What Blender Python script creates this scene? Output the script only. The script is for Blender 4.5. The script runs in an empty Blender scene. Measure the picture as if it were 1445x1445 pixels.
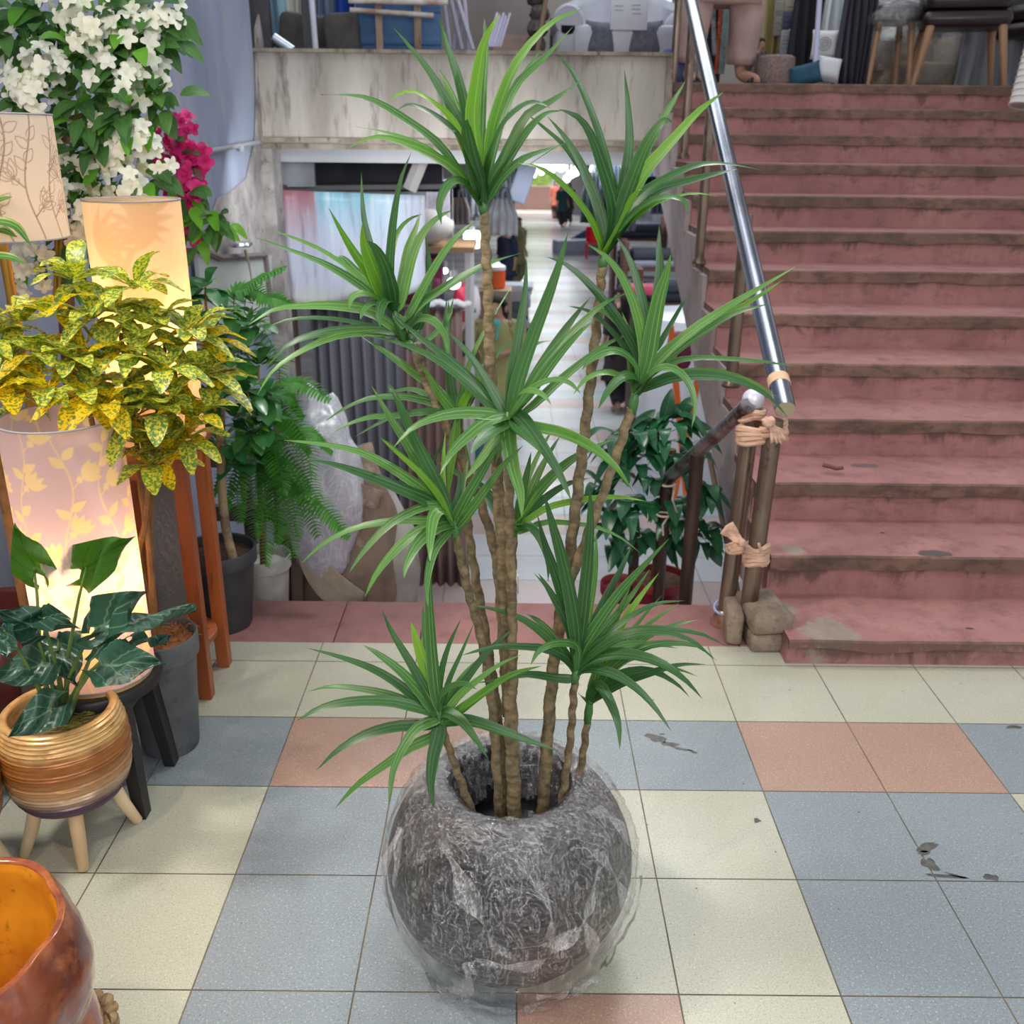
import bpy, math, random
from mathutils import Vector, Matrix, noise as mnoise
PI = math.pi
C = bpy.context.scene.collection
SC = bpy.context.scene
def V(*a): return Vector(a if len(a) > 1 else a[0])

# ------------------------------------------------------------------ camera
CF, YAW, PITCH, ROLL, CH = 1360.27, .00179, .37004, -.010724, 1.4728
cyw, syw, cpt, spt = math.cos(YAW), math.sin(YAW), math.cos(PITCH), math.sin(PITCH)
Wd = V(syw*cpt, cyw*cpt, -spt); Rt = V(cyw, -syw, 0); Dn = Wd.cross(Rt)
Rt, Dn = Rt*math.cos(ROLL)+Dn*math.sin(ROLL), Dn*math.cos(ROLL)-Rt*math.sin(ROLL)
cam = bpy.data.cameras.new('camera'); cam_o = bpy.data.objects.new('camera', cam); C.objects.link(cam_o)
m3 = Matrix((Rt, -Dn, -Wd)).transposed()
cam_o.matrix_world = Matrix.Translation((0, 0, CH)) @ m3.to_4x4()
cam.sensor_width = 36; cam.lens = CF*36/1445; cam.clip_start = .05; cam.clip_end = 300
cam.dof.use_dof = True; cam.dof.focus_distance = 1.75; cam.dof.aperture_fstop = 6.5
SC.camera = cam_o
def ray(px, py): return Wd + Rt*((px-722.5)/CF) + Dn*((py-722.5)/CF)
def at(px, py, Y):                       # point of the place at distance Y in front of the photographer
    v = ray(px, py); return V(0, 0, CH) + v*(Y/v.y)
def az(px, py, z):
    v = ray(px, py); return V(0, 0, CH) + v*((z-CH)/v.z)

# ------------------------------------------------------------------ light
world = bpy.data.worlds.new('daylight'); SC.world = world; world.use_nodes = True
wt = world.node_tree; bg = wt.nodes['Background']; bg.inputs[1].default_value = .54
wn_ = wt.nodes.new('ShaderNodeTexNoise'); wn_.inputs['Scale'].default_value = 3.2; wn_.inputs['Detail'].default_value = 3; wc_ = wt.nodes.new('ShaderNodeTexCoord'); wt.links.new(wc_.outputs['Generated'], wn_.inputs['Vector'])
wr_ = wt.nodes.new('ShaderNodeValToRGB'); e_ = wr_.color_ramp.elements; e_[0].position = .44; e_[0].color = (.40, .42, .46, 1); e_[1].position = .60; e_[1].color = (1.75, 1.82, 1.9, 1)   # hall beyond: dim roof, bright openings
wt.links.new(wn_.outputs['Fac'], wr_.inputs[0]); wt.links.new(wr_.outputs[0], bg.inputs[0])
def area(name, loc, to, sx, sy, power, col):
    l = bpy.data.lights.new(name, 'AREA'); l.shape = 'RECTANGLE'; l.size = sx; l.size_y = sy; l.energy = power; l.color = col
    o = bpy.data.objects.new(name, l); C.objects.link(o); o.location = loc
    o.rotation_euler = (V(to)-V(loc)).to_track_quat('-Z', 'Y').to_euler(); return o
area('ceiling_lamp_shop', (-2.0, 1.45, 3.3), (.25, 1.55, .2),   .42, .42, 76, (1, .94, .87))
area('ceiling_lamp_stairhead', (.75, 3.3, 3.3), (.0, 1.4, .3), .4, .4, 30, (1, .98, .95))
area('glint_spot', (.95, .35, 2.7), (.05, 1.45, .3), .06, .06, 14, (.95, .97, 1))  # small unseen spot added for white glints on the plastic film
area('glint_spot', (-1.15, .55, 2.3), (-.05, 1.45, .3), .06, .06, 13, (1, .72, .5))  # warm unseen spot added for orange glints on the film
area('hall_fill_light', (.5, -2.6, 2.9), (.5, 3.2, .6), 2.6, 1.0, 95, (1, .98, .95))  # unseen frontal fill behind the camera, added to brighten the stair risers
area('ceiling_lamp_upper', (.6, 7.4, 4.6), (.6, 7.0, 1.8), 4.0, 1.5, 70, (.92, .96, 1))
area('ceiling_lamp_stairs', (.2, 4.2, 4.4), (.6, 4.6, .4), 2.0, 2.0, 30, (.95, .97, 1))
area('stall_fill_light', (-.45, 5.5, 1.36), (-.6, 6.9, .2), 1.8, .15, 15, (.95, .98, 1))  # unseen fill below the beam, added to brighten the canvas stall
area('street_daylight', (1.4, 52, 7), (1.2, 52, 0), 8, 6, 2600, (1, .99, .95))
for k, yy in enumerate((8.3, 12, 17, 24, 33, 41)):
    area('corridor_tube_light', (1.0, yy, 1.24), (1.0, yy, -1.7), 3.0, .8, (48, 78, 90, 115, 150, 190)[k], (.93, .97, 1))
SC.view_settings.view_transform = 'Standard'; SC.view_settings.look = 'None'
SC.view_settings.exposure = 0.0; SC.view_settings.gamma = 1; SC.view_settings.use_curve_mapping = False

# ------------------------------------------------------------------ materials
def lin(c):
    if max(c) <= 1.0 and not any(isinstance(x, int) for x in c): return (*c, 1)
    return (*[((x/255+.055)/1.055)**2.4 if x/255 > .04045 else x/255/12.92 for x in c], 1)
class NT:
    def __init__(s, name):
        s.m = bpy.data.materials.new(name); s.m.use_nodes = True; s.t = s.m.node_tree; s.n = s.t.nodes
        s.out = s.n['Material Output']; s.p = s.n['Principled BSDF']
    def node(s, typ, **kw):
        n = s.n.new(typ)
        for k, v in kw.items():
            if k in n.inputs: n.inputs[k].default_value = v
            else: setattr(n, k, v)
        return n
    def link(s, a, b): s.t.links.new(a, b)
    def mix(s, f, a, b, blend='MIX'):
        n = s.n.new('ShaderNodeMix'); n.data_type = 'RGBA'; n.blend_type = blend
        for sock, v in ((n.inputs[0], f), (n.inputs[6], a), (n.inputs[7], b)):
            if hasattr(v, 'is_linked'): s.link(v, sock)
            else: sock.default_value = v
        return n.outputs[2]
    def math(s, op, a, b=0.0, c=0.0):
        n = s.n.new('ShaderNodeMath'); n.operation = op
        for i, v in enumerate((a, b, c)):
            if hasattr(v, 'is_linked'): s.link(v, n.inputs[i])
            else: n.inputs[i].default_value = v
        return n.outputs[0]
    def coord(s, kind='Object', scale=(1, 1, 1)):
        tc = s.n.new('ShaderNodeTexCoord'); mp = s.n.new('ShaderNodeMapping'); mp.inputs['Scale'].default_value = scale
        s.link(tc.outputs[kind], mp.inputs[0]); return mp.outputs[0]
    def noise(s, co, scale, detail=4, rough=.55, dist=0):
        n = s.n.new('ShaderNodeTexNoise'); n.inputs['Scale'].default_value = scale; n.inputs['Detail'].default_value = detail
        n.inputs['Roughness'].default_value = rough; n.inputs['Distortion'].default_value = dist
        s.link(co, n.inputs['Vector']); return n.outputs['Fac']
    def ramp(s, f, lo, hi):
        n = s.n.new('ShaderNodeMapRange'); n.inputs[1].default_value = lo; n.inputs[2].default_value = hi; n.clamp = True
        s.link(f, n.inputs[0]); return n.outputs[0]
    def bump(s, h, strength=.3, dist=.01):
        b = s.n.new('ShaderNodeBump'); b.inputs['Strength'].default_value = strength; b.inputs['Distance'].default_value = dist
        s.link(h, b.inputs['Height']); s.link(b.outputs[0], s.p.inputs['Normal']); return b.outputs[0]
    def base(s, v):
        if hasattr(v, 'is_linked'): s.link(v, s.p.inputs['Base Color'])
        else: s.p.inputs['Base Color'].default_value = v
def mat(name, c, rough=.5, metal=0, c2=None, ns=12, lo=.4, hi=.65, stretch=(1, 1, 1), bump=0, bs=None, c3=None, ns3=40, lo3=.55, hi3=.7, coord='Object', spec=None, transl=0, emit=0, det=5, coat=0):
    k = NT(name); k.p.inputs['Roughness'].default_value = rough; k.p.inputs['Metallic'].default_value = metal
    if spec is not None: k.p.inputs['Specular IOR Level'].default_value = spec
    if coat: k.p.inputs['Coat Weight'].default_value = coat; k.p.inputs['Coat Roughness'].default_value = .08
    col = lin(c)
    if c2 is not None or bump or c3 is not None:
        co = k.coord(coord, stretch); n = k.noise(co, ns, det)
        if c2 is not None: col = k.mix(k.ramp(n, lo, hi), col, lin(c2))
        if c3 is not None: col = k.mix(k.ramp(k.noise(co, ns3, 6, .65), lo3, hi3), col, lin(c3))
        if bump: k.bump(k.noise(co, bs or ns*2, 5), bump)
    k.base(col)
    if emit:
        k.p.inputs['Emission Color'].default_value = lin(c); k.p.inputs['Emission Strength'].default_value = emit
    if transl:
        tr = k.n.new('ShaderNodeBsdfTranslucent'); ms = k.n.new('ShaderNodeMixShader'); ms.inputs[0].default_value = transl
        if hasattr(col, 'is_linked'): k.link(col, tr.inputs[0])
        else: tr.inputs[0].default_value = col
        k.link(k.p.outputs[0], ms.inputs[1]); k.link(tr.outputs[0], ms.inputs[2]); k.link(ms.outputs[0], k.out.inputs[0])
    return k.m
def leaf_mat(name, c, c2, stripes=0, vein=None, veins=0, rough=.38, transl=.22, mottle=None, mscale=60, mlo=.45, mhi=.52, back=None):
    """leaf shader: UV.x runs across the blade, UV.y along it plus a whole number that is different on each leaf"""
    k = NT(name); k.p.inputs['Roughness'].default_value = rough
    uv = k.n.new('ShaderNodeUVMap'); sep = k.n.new('ShaderNodeSeparateXYZ'); k.link(uv.outputs[0], sep.inputs[0])
    u, v = sep.outputs[0], sep.outputs[1]
    wn = k.n.new('ShaderNodeTexWhiteNoise'); wn.noise_dimensions = '1D'; k.link(k.math('FLOOR', v), wn.inputs['W'])
    col = k.mix(wn.outputs['Value'], lin(c), lin(c2))
    vf = k.math('FRACT', v)
    if stripes:
        w = k.math('SINE', k.math('MULTIPLY', u, stripes*2*PI)); w2 = k.math('SINE', k.math('MULTIPLY', u, stripes*4.6*PI+1.3))
        s = k.ramp(k.math('ADD', w, w2), .3, 1.9)
        col = k.mix(k.math('MULTIPLY', s, .42), col, lin(vein or c2))
    if veins:
        d = k.math('ABSOLUTE', k.math('SUBTRACT', u, .5))
        a = k.math('SINE', k.math('MULTIPLY', k.math('SUBTRACT', vf, k.math('MULTIPLY', d, .7)), veins*2*PI))
        s = k.ramp(a, .93, 1.0); mid = k.ramp(d, .035, .012)
        s = k.math('MAXIMUM', k.math('MULTIPLY', s, .8), mid)
        col = k.mix(k.math('MULTIPLY', s, .55), col, lin(vein))
    if mottle is not None:
        co = k.coord('Object'); n = k.noise(co, mscale, 3, .6)
        col = k.mix(k.ramp(n, mlo, mhi), col, lin(mottle))
    if back is not None:
        g = k.n.new('ShaderNodeNewGeometry'); col = k.mix(k.math('MULTIPLY', g.outputs['Backfacing'], .7), col, lin(back))
    k.base(col)
    tr = k.n.new('ShaderNodeBsdfTranslucent'); ms = k.n.new('ShaderNodeMixShader'); ms.inputs[0].default_value = transl
    k.link(k.mix(1.0, col, (1.0, 1.0, .45, 1), 'MULTIPLY'), tr.inputs[0])
    k.link(k.p.outputs[0], ms.inputs[1]); k.link(tr.outputs[0], ms.inputs[2]); k.link(ms.outputs[0], k.out.inputs[0])
    return k.m
def film_mat(name, lo=.05, hi=.5, tint=(1, 1, 1), scale=9, rough=.12, bump=.9, white=.5, fk=1.6, st=.45, milk=.0, fine=2.2, bd=.012):
    """clear crumpled plastic film: mostly see-through, milky where it creases, sharp glints"""
    k = NT(name); co = k.coord('Object', (1, 1, st)); cd_ = k.coord('Object', (st, 1, 1))
    n1 = k.noise(co, scale*fine, 6, .65, 1.6); n2 = k.noise(cd_, scale*fine*3.2, 5, .7, 1.2); n3 = k.noise(k.coord('Object'), scale*.55, 4, .6, .8)
    cr = k.ramp(k.math('ABSOLUTE', k.math('SUBTRACT', n1, .5)), .028, 0.0)
    cr2 = k.ramp(k.math('ABSOLUTE', k.math('SUBTRACT', n2, .5)), .03, 0.0)
    pat = k.ramp(n3, .42, .68)
    fac = k.math('ADD', k.math('MULTIPLY', cr, hi), k.math('ADD', k.math('MULTIPLY', cr2, hi*.6), k.math('ADD', lo, k.math('MULTIPLY', pat, milk))))
    b = k.n.new('ShaderNodeBump'); b.inputs['Strength'].default_value = bump; b.inputs['Distance'].default_value = bd
    k.link(k.math('ADD', n1, k.math('MULTIPLY', n2, .8)), b.inputs['Height'])
    gl = k.n.new('ShaderNodeBsdfGlossy'); gl.inputs['Roughness'].default_value = rough; k.link(b.outputs[0], gl.inputs['Normal'])
    df = k.n.new('ShaderNodeBsdfDiffuse'); df.inputs[0].default_value = (.8*tint[0], .8*tint[1], .84*tint[2], 1)
    tp = k.n.new('ShaderNodeBsdfTransparent')
    m1 = k.n.new('ShaderNodeMixShader'); m1.inputs[0].default_value = white; k.link(gl.outputs[0], m1.inputs[1]); k.link(df.outputs[0], m1.inputs[2])
    fr = k.n.new('ShaderNodeFresnel'); fr.inputs[0].default_value = 1.45; k.link(b.outputs[0], fr.inputs['Normal'])
    m2 = k.n.new('ShaderNodeMixShader'); k.link(k.math('MINIMUM', fac, .9), m2.inputs[0]); k.link(tp.outputs[0], m2.inputs[1]); k.link(m1.outputs[0], m2.inputs[2])
    m3_ = k.n.new('ShaderNodeMixShader'); k.link(k.math('MINIMUM', k.math('MULTIPLY', fr.outputs[0], fk), .8), m3_.inputs[0]); k.link(m2.outputs[0], m3_.inputs[1]); k.link(gl.outputs[0], m3_.inputs[2])
    k.link(m3_.outputs[0], k.out.inputs[0]); return k.m

# ------------------------------------------------------------------ mesh builder
OFF = {}
class MB:
    def __init__(s): s.v = []; s.f = []; s.mi = []; s.uv = []; s.m = 0; s.hasuv = False
    def vert(s, p): s.v.append(tuple(p)); return len(s.v)-1
    def face(s, ids, uvs=None, mi=None):
        s.f.append(tuple(ids)); s.mi.append(s.m if mi is None else mi); s.uv.append(uvs)
        if uvs: s.hasuv = True
    def quad(s, a, b, c, d, mi=None): s.face([s.vert(p) for p in (a, b, c, d)], None, mi)
    def poly(s, pts, mi=None): s.face([s.vert(p) for p in pts], None, mi)
    def box(s, c, size, rz=0, rx=0, ry=0, taper=1.0, bev=0.0):
        c = V(c); h = V(size)*.5; R_ = Matrix.Rotation(rz, 3, 'Z') @ Matrix.Rotation(ry, 3, 'Y') @ Matrix.Rotation(rx, 3, 'X')
        if bev <= 0:
            ids = []
            for z in (-1, 1):
                t = taper if z > 0 else 1
                for x, y in ((-1, -1), (1, -1), (1, 1), (-1, 1)):
                    ids.append(s.vert(c + R_ @ V(x*h.x*t, y*h.y*t, z*h.z)))
            for q in ((3, 2, 1, 0), (4, 5, 6, 7), (0, 1, 5, 4), (1, 2, 6, 5), (2, 3, 7, 6), (3, 0, 4, 7)): s.face([ids[i] for i in q])
        else:
            s.rbox(c, h, R_, bev, taper)
    def rbox(s, c, h, R_, b, taper=1.0):
        b = min(b, .98*min(h)); rows = []
        for z, ins in ((-h.z, b), (-h.z+b*.3, b*.3), (-h.z+b, 0), (h.z-b, 0), (h.z-b*.3, b*.3), (h.z, b)):
            t = 1+(taper-1)*(z+h.z)/(2*h.z); ring = []
            hx, hy = h.x*t-ins, h.y*t-ins; r = b
            for sx, sy, a0 in ((1, 1, 0), (-1, 1, PI/2), (-1, -1, PI), (1, -1, 1.5*PI)):
                for q in range(4):
                    a = a0+q*PI/6; rr = min(r, hx*.98, hy*.98)
                    ring.append(s.vert(c + R_ @ V(sx*(hx-rr)+rr*math.cos(a), sy*(hy-rr)+rr*math.sin(a), z)))
            rows.append(ring)
        s.skin(rows, cap=True)
    def skin(s, rows, closed=True, cap=False, uvk=None, caps=(True, True)):
        n = len(rows[0])
        for i in range(len(rows)-1):
            for j in range(n if closed else n-1):
                k = (j+1) % n
                uvs = None
                if uvk is not None:
                    v0, v1 = i/(len(rows)-1), (i+1)/(len(rows)-1); u0, u1 = j/(n if closed else n-1), (j+1)/(n if closed else n-1)
                    uvs = [(u0, v0), (u1, v0), (u1, v1), (u0, v1)]
                s.face((rows[i][j], rows[i][k], rows[i+1][k], rows[i+1][j]), uvs)
        if cap:
            if caps[0]: s.face(list(reversed(rows[0])))
            if caps[1]: s.face(list(rows[-1]))
    def lathe(s, prof, c=(0, 0, 0), n=32, cap=True, wob=None, sx=1, sy=1):
        c = V(c); rows = []
        for r, z in prof:
            ring = []
            for j in range(n):
                a = 2*PI*j/n; rr = r
                if wob: rr = wob(r, a, z)
                ring.append(s.vert(c+V(rr*math.cos(a)*sx, rr*math.sin(a)*sy, z)))
            rows.append(ring)
        s.skin(rows, cap=cap)
    def tube(s, pts, r, n=8, cap=True):
        pts = [V(p) for p in pts]; rows = []; N = len(pts); up = None
        for i, p in enumerate(pts):
            t = (pts[min(i+1, N-1)]-pts[max(i-1, 0)]).normalized()
            if up is None: up = V(0, 0, 1) if abs(t.z) < .9 else V(0, 1, 0)
            sd = t.cross(up).normalized(); up = sd.cross(t).normalized()
            rr = r(i/(N-1)) if callable(r) else (r[i] if isinstance(r, (list, tuple)) else r)
            rows.append([s.vert(p+(sd*math.cos(2*PI*j/n)+up*math.sin(2*PI*j/n))*rr) for j in range(n)])
        s.skin(rows, cap=cap)
    def ball(s, c, r, n=12, m=8, R_=None, wob=None):
        c = V(c); r = V(r) if hasattr(r, '__len__') else V(r, r, r); rows = []
        for i in range(m+1):
            a = PI*(i+.001)/(m+.002); ring = []
            for j in range(n):
                b = 2*PI*j/n; p = V(math.sin(a)*math.cos(b), math.sin(a)*math.sin(b), -math.cos(a))
                k = 1+(wob(p) if wob else 0); q = V(p.x*r.x*k, p.y*r.y*k, p.z*r.z*k)
                if R_: q = R_ @ q
                ring.append(s.vert(c+q))
            rows.append(ring)
        s.skin(rows, cap=True)
    def pillow(s, c, w, h, t, R_=None, n=10):
        """stuffed cushion standing in local XZ, thickness along Y"""
        c = V(c); R_ = R_ or Matrix.Identity(3); sides = []
        for sg in (-1, 1):
            g = []
            for i in range(n+1):
                row = []
                for j in range(n+1):
                    x, z = 2*i/n-1, 2*j/n-1
                    k = max(0, (1-x**4)*(1-z**4))**.55; pin = 1-.07*(1-abs(x)**2)*abs(z)**3-.07*(1-abs(z)**2)*abs(x)**3
                    row.append(s.vert(c+R_ @ V(x*w/2*(1-.06*(1-z*z)*x*x), sg*t/2*k, z*h/2*(1-.06*(1-x*x)*z*z))))
                g.append(row)
            for i in range(n):
                for j in range(n):
                    q = (g[i][j], g[i+1][j], g[i+1][j+1], g[i][j+1]); s.face(q if sg < 0 else q[::-1])
    def leaf(s, pts, w, up=V(0, 0, 1), n=9, fold=.25, prof=None, wavy=0, seed=None, face_to=None):
        """a blade along pts; three verts across; UV across / along + whole-number id"""
        pts = [V(p) for p in pts]; P = catmull(pts, n); k = seed if seed is not None else random.randint(0, 4000); rows = []
        prof = prof or (lambda t: min(1, .35+2.2*t)*(1-t**2.4)**.9)
        up = V(up)
        for i, p in enumerate(P):
            t = i/(len(P)-1); tg = (P[min(i+1, len(P)-1)]-P[max(i-1, 0)])
            if tg.length < 1e-7: tg = V(0, 0, 1e-3)
            tg.normalize(); sd = tg.cross(up)
            if sd.length < .05: sd = tg.cross(V(0.3, 1, .2))
            sd.normalize(); nm = sd.cross(tg).normalized(); ww = w*.5*max(.001, prof(t))
            wv = wavy*math.sin(t*9+k)*w
            rows.append([s.vert(p-sd*ww+nm*(fold*ww+wv)), s.vert(p), s.vert(p+sd*ww+nm*(fold*ww-wv))])
        for i in range(len(rows)-1):
            t0, t1 = i/(len(rows)-1), min(.999, (i+1)/(len(rows)-1))
            for j in range(2):
                s.face((rows[i][j], rows[i][j+1], rows[i+1][j+1], rows[i+1][j]), [(j*.5, k+t0), (j*.5+.5, k+t0), (j*.5+.5, k+t1), (j*.5, k+t1)])
    def build(s, name, mats, parent=None, smooth=True, loc=None, edge=.7):
        off = OFF.get(parent.name, V(0, 0, 0)) if parent else (V(loc) if loc is not None else V(0, 0, 0))
        me = bpy.data.meshes.new(name); me.from_pydata([tuple(V(p)-off) for p in s.v], [], s.f)
        mats = mats if isinstance(mats, (list, tuple)) else [mats]
        for m_ in mats: me.materials.append(m_)
        me.polygons.foreach_set('material_index', [min(i, len(mats)-1) for i in s.mi])
        if s.hasuv:
            ul = me.uv_layers.new(name='UVMap'); data = []
            for f_, u in zip(s.f, s.uv):
                for q in (u or [(0, 0)]*len(f_)): data += q
            ul.data.foreach_set('uv', data)
        me.polygons.foreach_set('use_smooth', [smooth]*len(me.polygons)); me.update()
        if smooth and edge:
            try: me.set_sharp_from_angle(angle=edge)
            except Exception: pass
        o = bpy.data.objects.new(name, me); C.objects.link(o)
        if parent: o.parent = parent; OFF[o.name] = off
        else: o.location = off; OFF[o.name] = off
        return o
def catmull(pts, n):
    if len(pts) == 2: return [pts[0].lerp(pts[1], i/n) for i in range(n+1)]
    P = [pts[0]*2-pts[1]]+list(pts)+[pts[-1]*2-pts[-2]]; out = []; segs = len(pts)-1
    for i in range(n+1):
        x = i/n*segs; k = min(int(x), segs-1); t = x-k; a, b, c, d = P[k:k+4]
        out.append(.5*((2*b)+(c-a)*t+(2*a-5*b+4*c-d)*t*t+(3*b-a-3*c+d)*t**3))
    return out
def tag(o, label=None, cat=None, group=None, kind=None):
    if label: o['label'] = label
    if cat: o['category'] = cat
    if group: o['group'] = group
    if kind: o['kind'] = kind
    return o
def thing(name, label, cat, loc=(0, 0, 0), group=None):
    o = bpy.data.objects.new(name, None); C.objects.link(o); o.location = loc; o.empty_display_size = .05
    OFF[o.name] = V(loc); return tag(o, label, cat, group)
def struct(o): o['kind'] = 'structure'; return o
def copy_tree(o, loc, label=None, rz=None, scale=None):
    r = o.copy(); C.objects.link(r); r.location = loc
    if rz is not None: r.rotation_euler.z = rz
    if scale: r.scale = (scale, scale, scale)
    if label: r['label'] = label
    for ch in o.children:
        c = ch.copy(); C.objects.link(c); c.parent = r
        for g in ch.children:
            d = g.copy(); C.objects.link(d); d.parent = c
    return r
def skin_mesh(name, verts, edges, radii, material, parent, root=0, levels=1):
    off = OFF[parent.name]; me = bpy.data.meshes.new(name); me.from_pydata([tuple(V(p)-off) for p in verts], edges, []); me.materials.append(material)
    o = bpy.data.objects.new(name, me); C.objects.link(o); o.parent = parent; OFF[o.name] = off
    sk = o.modifiers.new('skin', 'SKIN'); sk.use_smooth_shade = True
    lay = me.skin_vertices[0] if len(me.skin_vertices) else me.attributes.new('skin', 'FLOAT', 'POINT')
    for i, r in enumerate(radii):
        d = me.skin_vertices[0].data[i]; d.radius = r if hasattr(r, '__len__') else (r, r); d.use_root = (i == root)
    sb = o.modifiers.new('smooth', 'SUBSURF'); sb.levels = levels; sb.render_levels = levels
    return o
random.seed(7)
rnd = random.uniform
# ------------------------------------------------------------------ the setting: materials
def tile_mat(name, c, c2, spk):
    k = NT(name); co = k.coord('Object')
    a = k.noise(co, 240, 3, .8); b = k.noise(co, 2.2, 4, .6); d = k.noise(co, 9, 6, .7)
    col = k.mix(k.ramp(b, .35, .7), lin(c), lin(c2)); col = k.mix(k.math('MULTIPLY', k.ramp(a, .53, .66), .6), col, lin(spk))
    a2 = k.noise(co, 210, 2, .8); col = k.mix(k.math('MULTIPLY', k.ramp(a2, .58, .68), .4), col, (.75, .74, .7, 1))
    col = k.mix(k.math('MULTIPLY', k.ramp(d, .6, .78), .18), col, lin((110, 95, 80)))
    k.base(col); k.p.inputs['Roughness'].default_value = .42; k.link(k.ramp(b, 0, 1.6), k.p.inputs['Roughness']); k.bump(a, .05, .002); return k.m
t_white = tile_mat('tile_cream', (178, 178, 161), (170, 169, 150), (112, 106, 88))
t_grey = tile_mat('tile_grey', (134, 144, 149), (124, 133, 138), (70, 78, 84))
t_terra = tile_mat('tile_terracotta', (166, 136, 121), (158, 126, 110), (112, 82, 70))
grout = mat('grout', (120, 110, 92), .9, c2=(86, 80, 70), ns=6)
stain = mat('wet_stain', (72, 72, 72), .35, c2=(98, 96, 92), ns=60)
def red_mat(name, c, c2, worn, conc=True, wl=(.52, .68)):
    k = NT(name); co = k.coord('Object', (.7, .7, 1.3)); b = k.noise(co, 3.0, 6, .65, .6); d = k.noise(co, 16, 6, .7); e = k.noise(k.coord('Object', (5, 5, .8)), 3, 5, .6)
    col = k.mix(k.ramp(b, .35, .65), lin(c), lin(c2)); col = k.mix(k.math('MULTIPLY', k.ramp(d, wl[0], wl[1]), .6), col, lin(worn))
    col = k.mix(k.math('MULTIPLY', k.ramp(e, .5, .75), .35), col, lin((84, 52, 46)))
    if conc:
        tc = k.n.new('ShaderNodeTexCoord'); f_ = None
        for p, r in (((.97, 2.60, .09), .10), ((.93, 2.90, .225), .05), ((.86, 2.75, .1), .06)):
            vm = k.n.new('ShaderNodeVectorMath'); vm.operation = 'DISTANCE'; vm.inputs[1].default_value = p; k.link(tc.outputs['Object'], vm.inputs[0])
            q = k.ramp(k.math('ADD', vm.outputs['Value'], k.math('MULTIPLY', d, .22)), r+.105, r+.085); f_ = q if f_ is None else k.math('MAXIMUM', f_, q)
        col = k.mix(f_, col, k.mix(d, lin((160, 146, 130)), lin((96, 88, 78))))
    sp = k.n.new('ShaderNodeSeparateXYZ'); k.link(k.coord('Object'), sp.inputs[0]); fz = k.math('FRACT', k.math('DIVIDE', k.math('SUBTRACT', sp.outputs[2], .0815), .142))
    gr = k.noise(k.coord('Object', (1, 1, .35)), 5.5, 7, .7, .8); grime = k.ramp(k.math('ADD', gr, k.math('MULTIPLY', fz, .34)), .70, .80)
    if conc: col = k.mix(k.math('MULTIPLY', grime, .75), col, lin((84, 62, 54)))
    k.base(col); k.p.inputs['Roughness'].default_value = .7; k.bump(d, .35, .006); return k.m
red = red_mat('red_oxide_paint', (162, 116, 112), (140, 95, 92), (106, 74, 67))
red_edge = red_mat('worn_step_edge', (128, 96, 82), (92, 72, 62), (60, 47, 41), False, (.46, .6))
plaster = mat('grey_blue_wall_paint', (142, 150, 172), .75, c2=(120, 128, 150), ns=1.4, stretch=(1, 1.5, .6), c3=(150, 152, 160), ns3=5, bump=.15, bs=14)
broken = mat('bare_cement_plaster', (168, 163, 160), .9, c2=(118, 112, 110), ns=5, c3=(80, 74, 72), ns3=13, lo3=.58, hi3=.72, bump=.5, bs=16)
conc = mat('stained_concrete', (180, 173, 164), .8, c2=(146, 138, 130), ns=2.4, stretch=(1.6, 1, .3), c3=(96, 88, 80), ns3=9, lo3=.54, hi3=.72, bump=.25, bs=26)
k_rust = mat('rusty_beam_end', (150, 140, 126), .85, c2=(116, 104, 92), ns=9, stretch=(1, 1, .4), c3=(70, 54, 44), ns3=24, bump=.3)
whitewash = mat('dirty_whitewash', (172, 160, 158), .8, c2=(146, 130, 126), ns=3, c3=(110, 88, 78), ns3=8, lo3=.58, hi3=.74, bump=.2, bs=18)
dark = mat('dark_void_paint', (52, 54, 62), .85, c2=(38, 40, 46), ns=4)
lowtile = mat('pale_lower_tile', (196, 200, 204), .22, c2=(182, 186, 192), ns=1.5)
lowpink = mat('pink_lower_tile', (190, 170, 166), .24, c2=(176, 160, 158), ns=1.5)
lowgrey = mat('blue_grey_lower_tile', (170, 186, 190), .22, c2=(160, 176, 182), ns=1.5)
shopwall = mat('beige_shop_wall', (150, 146, 142), .7, c2=(128, 124, 122), ns=1.2)
steel = mat('brushed_steel', (156, 160, 172), .24, 1.0, c2=(134, 138, 150), ns=5, stretch=(1, 1, .3))
oldsteel = mat('tarnished_steel', (138, 122, 108), .34, .8, c2=(96, 78, 66), ns=7, stretch=(1, 1, .35), c3=(66, 52, 44), ns3=30, lo3=.56, hi3=.7, bump=.08)

# ------------------------------------------------------------------ floor of the shop level
X0, Y0, T = .6203, 1.3392, .3
fl = MB(); g = .0016
def tilecol(i, j):
    if j >= 3: return 0
    A = (i//2) % 2 == 0
    if j == 2: return 2 if A else 1
    if j in (0, 1): return 1 if A else 0
    if j == -1: return 2 if i == -2 else (1 if A else 0)
    return (0, 1, 2, 1)[(i//2+j) % 4]
EDGE_Y, STRIP_Y = 2.945, 2.655
for i in range(-9, 12):
    for j in range(-7, 5):
        xa, xb, ya, yb = X0+i*T+g, X0+(i+1)*T-g, Y0+j*T+g, min(Y0+(j+1)*T-g, STRIP_Y)
        fl.quad((xa, ya, 0), (xb, ya, 0), (xb, yb, 0), (xa, yb, 0), tilecol(i, j))
fl.quad((-2.6, -1.2, -.0012), (4.4, -1.2, -.0012), (4.4, STRIP_Y, -.0012), (-2.6, STRIP_Y, -.0012), 3)
fl.m = 3
fl.box((.9, .7, -.03), (7.0, 3.9, .055))
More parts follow.
